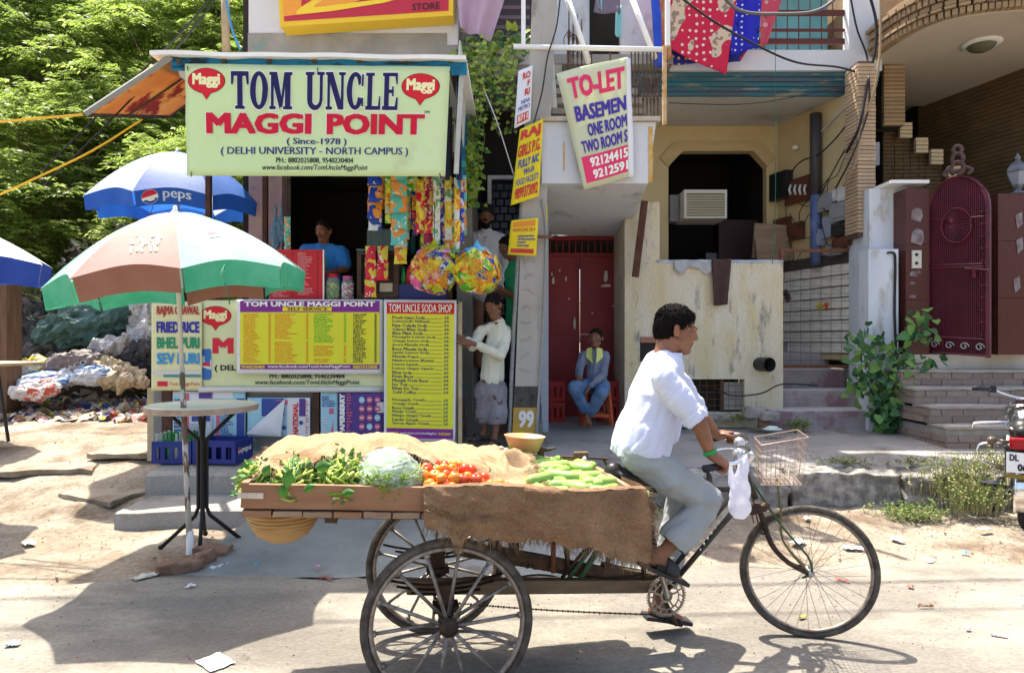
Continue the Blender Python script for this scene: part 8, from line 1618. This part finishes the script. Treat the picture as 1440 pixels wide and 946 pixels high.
GREYW=smat('grey_woven',(.36,.36,.36),(.46,.46,.45),(.30,.30,.34));WHW=smat('white_woven',(.60,.59,.56),(.52,.50,.46),(.66,.65,.62));DKG=mat('dark_green_tarp',(.05,.11,.095),(.08,.15,.13),2,.4,.4,6);TANP=smat('tan_paper',(.44,.36,.24),(.36,.28,.18),(.52,.45,.34));DKS=smat('dark_plastic',(.05,.05,.05),(.10,.09,.085),(.16,.15,.14));BLS=smat('blue_striped_sack',(.55,.58,.62),(.10,.22,.5),(.62,.64,.66),stretch=(.6,1,4));YLS=smat('yellow_striped_sack',(.58,.58,.54),(.62,.50,.06),(.05,.2,.22),stretch=(.7,1,3));PRS=smat('printed_sack',(.17,.14,.135),(.22,.18,.17),(.45,.42,.4));MAV=smat('mauve_sack',(.20,.17,.18),(.28,.25,.25),(.15,.12,.13));RDS=smat('red_white_sack',(.60,.57,.54),(.5,.10,.06),(.65,.62,.6))
ss_=lambda*a:sack(*a[:7],seed=a[7],fold=a[8]if len(a)>8 else .05)
E_=lambda z,y=0,x=0:rotm('Z',z)@rotm('Y',y)@rotm('X',x)
ss_('big dark green tarpaulin bundle across the middle of the rubbish heap',112,462,10.6,(1.45,.8,.72),DKG,E_(5,-18),1,.10);ss_('white sack standing tall at the right end of the heap',190,445,10.9,(.62,.6,.75),WHW,E_(0,80),2,.09);ss_('white sack slumped below the tall one beside the banner',208,478,10.7,(.6,.55,.6),WHW,E_(0,60),3,.09);ss_('pale plastic sack lying right of the green bundle',148,492,10.2,(.72,.4,.36),GREYW,E_(-8,-24),4,.07)
o=ss_('dark printed sack with a red end in the front of the heap',97,513,9.9,(.85,.45,.38),PRS,E_(0,-16),5,.06);ss_('blue and white striped sack lying in front',128,527,9.8,(.75,.4,.3),BLS,E_(5,-8),6,.06);ss_('white sack with blue stripes at the lower left of the heap',62,536,9.7,(.9,.45,.3),BLS,E_(0,-10),7,.06);ss_('yellow and white sack behind the wooden table',38,518,9.9,(.7,.4,.32),YLS,E_(0,-20),8,.06);ss_('small red and white bag at the lower left',45,549,9.4,(.6,.35,.25),RDS,E_(0,-5),9,.07)
ss_('tan paper sack crumpled in the front middle',158,523,9.9,(.55,.4,.36),TANP,E_(10,40),10,.10);ss_('tan crumpled wrapping right of the paper sack',178,530,9.8,(.5,.35,.32),TANP,E_(0,20),11,.10);ss_('mauve grey sack high on the left of the heap',40,420,11.6,(1.0,.8,.7),MAV,E_(20,30),12,.12);ss_('dark grey sack under the mauve one',72,450,11.3,(.9,.7,.55),DKS,E_(0,20),13,.10);ss_('greyish sack behind the green bundle',100,430,11.6,(.8,.7,.55),GREYW,E_(0,-30),14,.11);ss_('dark plastic bundle at the left end under the sacks',40,480,10.8,(.9,.6,.6),DKS,E_(0,10),15,.12);ss_('dark bundle behind the wooden table',60,500,10.4,(.8,.5,.4),DKS,E_(0,0),16,.10);ss_('black and white plastic bag by the banner edge',205,505,10.3,(.6,.4,.45),DKS,E_(0,50),17,.12);ss_('reddish white bag peeping out under the parasol',95,422,11.2,(.45,.4,.35),RDS,E_(0,-30),18,.08);ss_('brown sack at the top of the heap',130,420,12.0,(1.1,.8,.8),MAV,E_(0,10),19,.12);ss_('grey sack at the top left of the heap',10,400,12.2,(1.1,.9,.8),GREYW,E_(0,40),20,.12)
pn=Panel(P(70,517,9.62),P(122,497,9.62),P(128,512,9.6),P(80,530,9.6),px=(0,0,1,1));letter(pn,'ACO',.40,.45,.95,.9,flat('sack_print',(.4,.38,.36)),o,.03,.03,True)
# loose litter that nobody could count: scraps, peels, crushed cups
b=MB();LM_=[flat('scrap_white',(.62,.6,.56)),flat('scrap_tan',(.42,.33,.22)),flat('scrap_red',(.5,.08,.06)),flat('scrap_blue',(.08,.15,.4)),flat('scrap_yellow',(.6,.45,.05)),flat('scrap_dark',(.08,.07,.06)),flat('scrap_pink',(.6,.35,.35))]
def scrap(b,c,s_,rng):
    R=E_(rng.uniform(0,360),rng.uniform(-50,50),rng.uniform(-50,50));q=[c+R@Vector((x*s_*rng.uniform(.6,1.2),y*s_*rng.uniform(.4,1),rng.uniform(-.3,.3)*s_))for x,y in((-1,-1),(0,-1.1),(1,-1),(1,1),(0,.9),(-1,1))];b.add(q,[(0,1,4,5),(1,2,3,4)])
for i in range(4200):
    if i<1700:x=rng.uniform(-7.3,-4.8);y=9.1+1.5*rng.random();c=Vector((x,y,max(gz(x,y),hz(x,y)if y>9.9 else 0)+rng.uniform(0,.03+.10*max(0,1-abs(y-10)/.6))))
    else:x=rng.uniform(-11,-5.4);y=rng.uniform(10.1,13);c=Vector((x,y,hz(x,y)+rng.uniform(0,.12)))
    b.cur=rng.choice((0,0,0,0,0,1,1,1,1,1,2,3,4,6))if i<1700 else rng.choice((0,0,1,1,5,5,3));scrap(b,c,rng.uniform(.02,.07)*(2 if rng.random()<.12 else 1),rng)
solo('litter',b,LM_,'loose scraps of plastic and paper spread over and before the heap','litter',kind='stuff')
# left edge: dark post and wooden table
b=MB();p=P(8,0,6.6);b.rough_box((P(3,0,9.5).x,9.5,1.4),(.34,.3,2.0),j=.01,n=8,bev=.01);solo('wooden_post',b,mat('brown_post_wood',(.11,.06,.035),(.17,.10,.06),6,.85,.6,20,stretch=(2,2,.3)),'thick dark brown wooden post at the left edge','post')
t=thing('wooden_table','rough wooden table corner with thin black leg at the left edge','table',P(10,620,7.3));b=MB();tz=1.29;b.prism([(P(-60,0,7.1).x,7.05),(P(8,0,7.2).x,7.1),(P(52,0,7.6).x,7.75),(P(20,0,8.1).x,8.1),(P(-60,0,8.1).x,8.1)],tz-.03,tz,'xy');obj('tabletop',b,mat('pale_table_wood',(.42,.30,.18),(.5,.38,.25),4,.7,.3,stretch=(.4,2,1)),t);obj('leg',MB().tube([P(-2,528,7.3),P(12,621,7.3)],.018,6),CABLE,t);obj('leg',MB().tube([P(-40,528,7.9),P(-48,600,7.9)],.018,6),CABLE,t)
# -- litter pieces on the road and dirt
def crumple(label,px,py,w_,d_,c,name,seed,h_=.02,flatness=False):
    Y=4.5;
    for _ in range(30):z=(gz((px-720)/FPX*Y,Y)if Y>4.6 else .004);Y=(CAMZ-z)*FPX/(py-HOR)
    rng=random.Random(seed);x=(px-720)/FPX*Y;b=MB();b.smooth=not flatness;R=rotm('Z',rng.uniform(-60,60));amp=.1 if flatness else 1
    if 0:pass
    b.grid(lambda u,v:Vector((x,Y,z+.006))+R@Vector(((u-.5)*w_+.1*w_*noise.noise(Vector((v*3,seed,0))),(v-.5)*d_+.1*d_*noise.noise(Vector((u*3,seed,3))),h_*amp*abs(noise.noise(Vector((u*3.3,v*3.3,seed)))*1.6)+.002)),8,6,.001)
    solo(name,b,flat('litter_%s'%name if False else 'litter_c%d'%(int(c[0]*9)*100+int(c[1]*9)*10+int(c[2]*9)),c),label,'litter','pieces of litter on the ground')
for i,a in enumerate((('flat square white paper on the road at the bottom left',303,932,.16,.12,(.7,.7,.7),'paper',True),('small blue and white wrapper at the lower left of the road',18,908,.06,.04,(.4,.5,.6),'wrapper'),('crumpled white wrapper on the dirt at the left edge',40,765,.14,.07,(.6,.57,.5),'wrapper'),('blue tipped white paper strip beside the brick chunks',312,797,.16,.04,(.6,.65,.7),'paper'),('small white scrap under the parasol',268,826,.06,.03,(.7,.7,.7),'wrapper'),('pale flattened cup on the ground left of the bricks',205,812,.15,.07,(.5,.46,.4),'wrapper'),('light blue wrapper behind the rear of the tricycle',490,748,.07,.03,(.2,.45,.6),'wrapper'),('white straw like scrap left of the tricycle basket',375,783,.10,.015,(.6,.6,.65),'straw'),('small pink scrap on the road under the load bed',447,798,.04,.02,(.7,.3,.5),'wrapper'),('reddish brown leaf scrap on the road under the bed',458,815,.10,.02,(.3,.12,.1),'leaf'),('tiny blue scrap below the hanging basket',362,797,.03,.03,(.1,.35,.6),'wrapper'),('white plastic cup lying behind the front wheel',1122,763,.12,.07,(.72,.72,.72),'cup'),('clear plastic bag piece in the dirt beyond the front wheel',1200,772,.14,.07,(.55,.52,.5),'wrapper'),('white wrapper at the foot of the kerb right of the front wheel',1262,760,.09,.06,(.65,.65,.68),'wrapper'),('red and white wrapper inside the front wheel outline',1185,818,.08,.02,(.5,.15,.12),'wrapper'),('small brown crumb of brick on the road right of the front wheel',1280,827,.04,.03,(.3,.14,.08),'crumb'),('crumpled white plastic left of the motorcycle',1307,790,.08,.05,(.65,.6,.62),'wrapper'),('white scrap at the right of the road',1404,895,.07,.02,(.65,.65,.65),'wrapper'),('tiny yellow leaf on the road under the front wheel',1128,870,.05,.02,(.55,.45,.05),'leaf'),('pale scrap beneath the kerb near the middle',1135,730,.07,.04,(.65,.63,.6),'wrapper'),('thin brown twig on the road at the right',1302,855,.09,.012,(.2,.12,.06),'twig'),('small blue scrap near the motorcycle stand',1357,778,.05,.03,(.12,.25,.45),'wrapper'),('white scrap right of the small weed patch',1385,745,.1,.04,(.6,.58,.55),'wrapper'),('grey twig lying on the left dirt',80,810,.13,.012,(.3,.25,.2),'twig'),('tiny pink cap on the road at the lower right',1361,887,.025,.02,(.65,.3,.4),'cap'))):crumple(*a[:7],100+i,flatness=len(a)>7)
b=MB();b.smooth=True;b.ell(P(1086,603,7.5),(.11,.08,.012));b.ell(P(1086,601,7.5),(.07,.05,.02));solo('paper_plate',b,flat('pale_green_plate',(.55,.66,.60)),'pale greenish paper plate lying by the broken bricks near the steps','plate')
for i,(px,py,sz,rz,lab)in enumerate(((1076,584,(.2,.3,.1),10,'cement chunk left of the pinkish steps'),(1072,588,(.08,.08,.2),0,'orange brown brick piece standing near the paper plate'),(1062,580,(.22,.2,.12),-20,'grey broken block at the end of the porch wall'))):
    b=MB();b.smooth=True;b.rough_box(P(px,py,7.9),sz,E_(rz,3),j=.02,n=6,bev=.1);solo('rubble_block',b,ROCK if i==1 else CONC,lab,'block','rubble near the steps')
# pebbles and crumbs strewn over the verge
b=MB();rng=random.Random(77)
for i in range(2200):
    k=rng.random();x=rng.uniform(.6,5.4)if k<.6 else rng.uniform(-6.5,-2.0);y=rng.uniform(4.6,6.0)if k<.6 else rng.uniform(4.5,8.5);b.cur=rng.choice((0,0,0,1,2));s_=rng.uniform(.002,.008)*(1.7 if rng.random()<.06 else 1);b.ell((x,y,gz(x,y)+s_*.2),(s_,s_*rng.uniform(.6,1),s_*.6),rotm('Z',rng.uniform(0,90)),5,4)
solo('pebbles',b,[ROCK,CONC,LM_[1]],'pebbles and crumbs strewn over the dirt verges','gravel',kind='stuff')
# -- overhead cables and ropes
def cable(label,pts,r=.012,m=CABLE,name='cable'):wire(name,[P(*p)for p in pts],r,m,label)
cable('thick black cable sagging across the balcony band to the corner of the middle house',[(955,-5,7.6),(1000,28,7.7),(1060,62,7.9),(1120,88,8.2),(1180,95,8.4),(1222,108,8.5)],.013)
cable('grey cable looping across the quilts under the window',[(1005,-20,7.8),(1040,15,7.9),(1100,20,8.0),(1150,15,8.2),(1185,-10,8.3)],.02,flat('grey_cable',(.13,.13,.13)));cable('thin black cable dropping down the white balcony column',[(1195,-10,8.6),(1205,40,8.6),(1218,75,8.6),(1222,100,8.5)],.012)
cable('black cable bundle running down the edge of the balcony column',[(1222,-10,8.4),(1232,30,8.4),(1231,70,8.4),(1222,108,8.4),(1216,140,8.3),(1208,180,8.3),(1190,215,8.6)],.018);cable('tan pipe with a black sleeve hanging beside the curved balcony',[(1238,-10,8.1),(1238,60,8.1),(1234,105,8.1),(1226,140,8.2),(1212,180,8.3),(1204,225,8.3),(1186,262,8.6)],.014,flat('tan_pipe',(.3,.22,.13)))
cable('black cable from the column across the tan pier to the meters',[(1222,108,8.3),(1222,150,8.25),(1210,190,8.25),(1196,225,8.3),(1175,265,8.9)],.011);cable('thin cable sagging along the porch ceiling',[(940,145,8.7),(1040,147,8.7),(1120,136,8.7),(1215,115,8.5)],.006);cable('thin green string hanging straight down before the arch',[(1090,62,8.2),(1091,180,8.2),(1090,300,8.2),(1086,372,8.2)],.004,flat('green_string',(0,0,0)),'string')
cable('pale conduit running diagonally under the balcony corner',[(1215,130,8.6),(1190,150,8.7),(1155,185,9.2)],.02,flat('pale_conduit',(.4,.36,.3)));cable('black hose crossing the foot of the porch wall to the steps',[(1005,545,8.2),(1030,556,8.15),(1070,553,8.1),(1100,540,8.05),(1150,542,8.0)],.009);cable('wire slanting down the left face of the electric pole',[(788,-5,6.9),(782,40,6.9),(770,80,6.9),(762,130,6.9),(750,175,6.9)],.008)
cable('upper black wire slanting behind the orange awning',[(300,-10,5.9),(265,35,5.9),(190,110,5.9),(110,190,5.9),(60,240,5.9)],.008);cable('lower black wire slanting behind the orange awning',[(310,-10,6.0),(272,40,6.0),(205,118,6.0),(120,205,6.0),(60,262,6.0)],.008)
YR=flat('yellow_rope',(.75,.42,.03));cable('yellow rope stretched level from the awning corner to the left',[(120,161,5.8),(60,166,5.8),(-10,172,5.8)],.011,YR,'rope');cable('yellow rope slanting down left from the awning corner',[(200,168,5.9),(130,212,5.9),(60,246,5.9),(-10,278,5.9)],.009,YR,'rope')
cable('blue pipe rising beside the bamboo pole above the kiosk roof',[(316,-10,6.8),(326,40,6.8),(338,70,6.8)],.012,flat('blue_pipe',(.06,.25,.45)),'pipe');b=MB();b.smooth=True;b.tube([P(318,72,7.4),P(316,-20,7.4)],.045,8);solo('bamboo_pole',b,mat('pale_bamboo',(.45,.36,.22),(.36,.28,.17),12,.8,.3),'pale pole rising above the kiosk roof left of the wall','pole')
cable('white stay wire from the planter to the yellow notice',[(680,125,7.2),(700,175,7.1),(722,245,7.0)],.006,WHITE);b=MB();b.box(P(674,138,7.3),(.16,.12,.2),rotm('Y',8));solo('floodlight',b,flat('black_floodlight',(.02,.02,.02)),'black floodlight housing among the creeper leaves','light');tb('green_stub',[P(640,235,6.2),P(655,230,6.2)],.03,flat('teal_knot',(.02,.25,.2)),6,kiosk)
for i_,(y_,z_)in enumerate(((6.2,6.3),(6.9,6.9))):b=MB();b.tube(cat([(-14,y_-.8,z_+.6),(-5,y_-.1,z_+.1),(2,y_+.2,z_-.1),(14,y_+1.2,z_+.7)],8),.012+.006*i_,5);solo('overhead_cable',b,CABLE,['nearer high overhead cable crossing above the street, out of frame','farther and thicker overhead cable crossing above the street, out of frame'][i_],'cable')
b=MB();rng=random.Random(5)
for i in range(1500):x=rng.uniform(-4.5,4.8);y=4.4-abs(rng.gauss(0,.7));b.cur=rng.choice((0,1,1,2));s_=rng.uniform(.0015,.006);b.ell((x,y,.004+s_*.3),(s_,s_,s_*.6),None,4,3)
solo('road_grit',b,[ROCK,CONC,LM_[5]],'loose grit scattered along the edge of the road','gravel',kind='stuff')
# -- motorcycle cut by the right edge
mc=Vector((3.99,5.35,0));bike=thing('motorcycle','parked motorcycle seen from behind at the right edge, with a white number plate','motorcycle',mc);MR=rotm('Z',-38)
def K(x,y,z):return mc+MR@Vector((x,y,z))
BK=mat('black_bike_paint',(.015,.014,.014),(.03,.028,.026),12,.25,.1);gz0_=gz(4.2,5.4)
for nm_,yy in(('rear_wheel',.35),('front_wheel',1.62)):
    c=K(0,yy,.30+gz0_);M=MR@rotm('Z',90);b=MB();b.smooth=True;b.lathe([(.001,-.07),(.06,-.07),(.07,0),(.06,.07),(.001,.07)],c,14,M@rotm('X',90));wl=obj(nm_,b,STEEL,bike);b=MB();b.smooth=True;b.ring(.26,.045,c,40,8,M,.95);obj('tyre',b,flat('bike_tyre',(.02,.02,.02),.9),wl);b=MB();b.smooth=True;b.ring(.22,.016,c,36,6,M,1.5);obj('rim',b,CHROME,wl)
    for i in range(18):a=2*pi*i/18;obj('spoke',MB().tube([c+M@Vector((.05*cos(a+.3),.03*(1 if i%2 else-1),.05*sin(a+.3))),c+M@Vector((.215*cos(a),0,.215*sin(a)))],.002,4),CHROME,wl)
Z_=gz0_
b=MB();b.smooth=True;b.grid(lambda u,v:K((v-.5)*.13*(1),.35-.345*cos(radians(150*u-20))if False else .35-.335*cos(radians(-25+140*u)),.32+.335*sin(radians(-25+140*u))-.03*(2*v-1)**2+Z_),20,6,.006);obj('rear_fender',b,CHROME,bike)
b=MB();b.smooth=True;b.cap(K(0,.15,.80+Z_),.10,K(0,.62,.76+Z_),.11);b.cap(K(0,.05,.80+Z_),.06,K(0,.3,.79+Z_),.10);obj('seat',fuse(b,.012,2),flat('black_seat_vinyl',(.02,.02,.02),.45),bike)
b=MB();b.smooth=True;b.cap(K(0,.78,.82+Z_),.13,K(0,1.12,.88+Z_),.12);b.ell(K(0,.95,.88+Z_),(.17,.2,.12),MR);obj('fuel_tank',fuse(b,.012,2),CHROME,bike)
b=MB();b.cap(K(0,.25,.60+Z_),.09,K(0,.75,.58+Z_),.10);b.cap(K(-.08,.12,.66+Z_),.05,K(-.08,.5,.6+Z_),.07);b.cap(K(.08,.12,.66+Z_),.05,K(.08,.5,.6+Z_),.07);obj('side_panels',fuse(b,.012,2),BK,bike);b=MB();b.cap(K(0,.75,.34+Z_),.13,K(0,1.1,.42+Z_),.14);b.box(K(0,.95,.55+Z_),(.2,.24,.25),MR);obj('engine',fuse(b,.014,1),mat('grimy_engine',(.2,.19,.18),(.1,.09,.08),9,.5,.3,metal=.6),bike)
for x in(-.11,.11):tb('shock_absorber',[K(x,.35,.32+Z_),K(x,.45,.72+Z_)],.026,CHROME,8,bike);tb('grab_rail',[K(x,.4,.86+Z_),K(x,.1,.84+Z_),K(x*.6,-.02,.83+Z_)],.010,CHROME,6,bike)
tb('crash_bar',[K(-.1,.2,.86+Z_),K(-.32,.15,.84+Z_),K(-.34,.15,.80+Z_)],.013,CHROME,6,bike);tb('crash_bar',[K(-.1,.25,.68+Z_),K(-.30,.2,.66+Z_),K(-.28,.22,.52+Z_),K(-.1,.3,.48+Z_)],.011,CHROME,6,bike)
b=MB();b.rough_box(K(0,-.03,.72+Z_),(.17,.07,.09),MR,j=.0,n=4,bev=.2);obj('tail_light',b,flat('tail_light_red',(.30,.008,.012),.15),bike,True)
q=[K(-.105,-.07,.655+Z_),K(.105,-.07,.655+Z_),K(.105,-.085,.50+Z_),K(-.105,-.085,.50+Z_)];pn=Panel(*q,px=(0,0,1,1));pn.n=MR@Vector((0,-1,0));b=MB();b.box(K(0,-.060,.578+Z_),(.225,.006,.17),MR);obj('plate_backing',b,BLACK,bike);b=MB();b.grid(lambda u,v:pn.pt(u,1-v,.006),1,1,.004);obj('number_plate',b,flat('plate_white',(.72,.72,.72)),bike);letter(pn,'DL',.10,.10,.38,.42,BLACK,bike,.05,.009,True);letter(pn,'06',.34,.55,.64,.90,BLACK,bike,.05,.009,True)
b=MB();b.box(K(0,-.075,.47+Z_),(.22,.012,.035),MR);obj('plate_strip',b,flat('dark_gold_strip',(.2,.14,.02)),bike)
for x in(-.20,.20):b=MB();b.smooth=True;b.tube([K(x*.4,-.01,.73+Z_),K(x*.8,-.02,.73+Z_)],.012,6);b.ell(K(x,-.03,.73+Z_),(.035,.045,.035),MR);obj('indicator',b,flat('amber_lens',(.10,.07,.05),.2),bike)
for y_ in(.42,.52):tb('foot_peg',[K(-.12,y_,.30+Z_),K(-.30,y_-.02,.31+Z_)],.022,BLACK,8,bike)
tb('exhaust',[K(.14,.9,.26+Z_),K(.16,.5,.27+Z_),K(.17,.05,.31+Z_)],.04,CHROME,10,bike);tb('kick_stand',[K(-.1,.6,.25+Z_),K(-.25,.62,.02+Z_),K(-.30,.55,.01+Z_)],.012,BLACK,6,bike)
tb('handlebar',[K(-.38,1.05,1.08+Z_),K(-.28,1.12,1.07+Z_),K(-.12,1.3,1.0+Z_),K(0,1.33,.98+Z_),K(.12,1.3,1.0+Z_),K(.28,1.12,1.07+Z_),K(.38,1.05,1.08+Z_)],.013,CHROME,8,bike)
for x in(-1,1):tb('grip',[K(x*.40,1.03,1.08+Z_),K(x*.28,1.11,1.07+Z_)],.020,BLACK,8,bike);tb('fork',[K(x*.08,1.33,.96+Z_),K(x*.08,1.62,.30+Z_)],.022,CHROME,8,bike);b=MB();b.box(K(x*.25,1.14,1.07+Z_),(.05,.05,.06),MR);obj('switch_housing',b,BLACK,bike)
b=MB();b.smooth=True;b.ell(K(0,1.45,.90+Z_),(.09,.10,.09),MR);obj('headlight',b,CHROME,bike);tb('frame_tube',[K(0,1.3,.9+Z_),K(0,.6,.66+Z_),K(0,.2,.66+Z_)],.022,BLACK,8,bike);tb('frame_tube',[K(0,1.3,.85+Z_),K(0,1.15,.4+Z_),K(0,.6,.28+Z_),K(0,.35,.32+Z_)],.022,BLACK,8,bike)
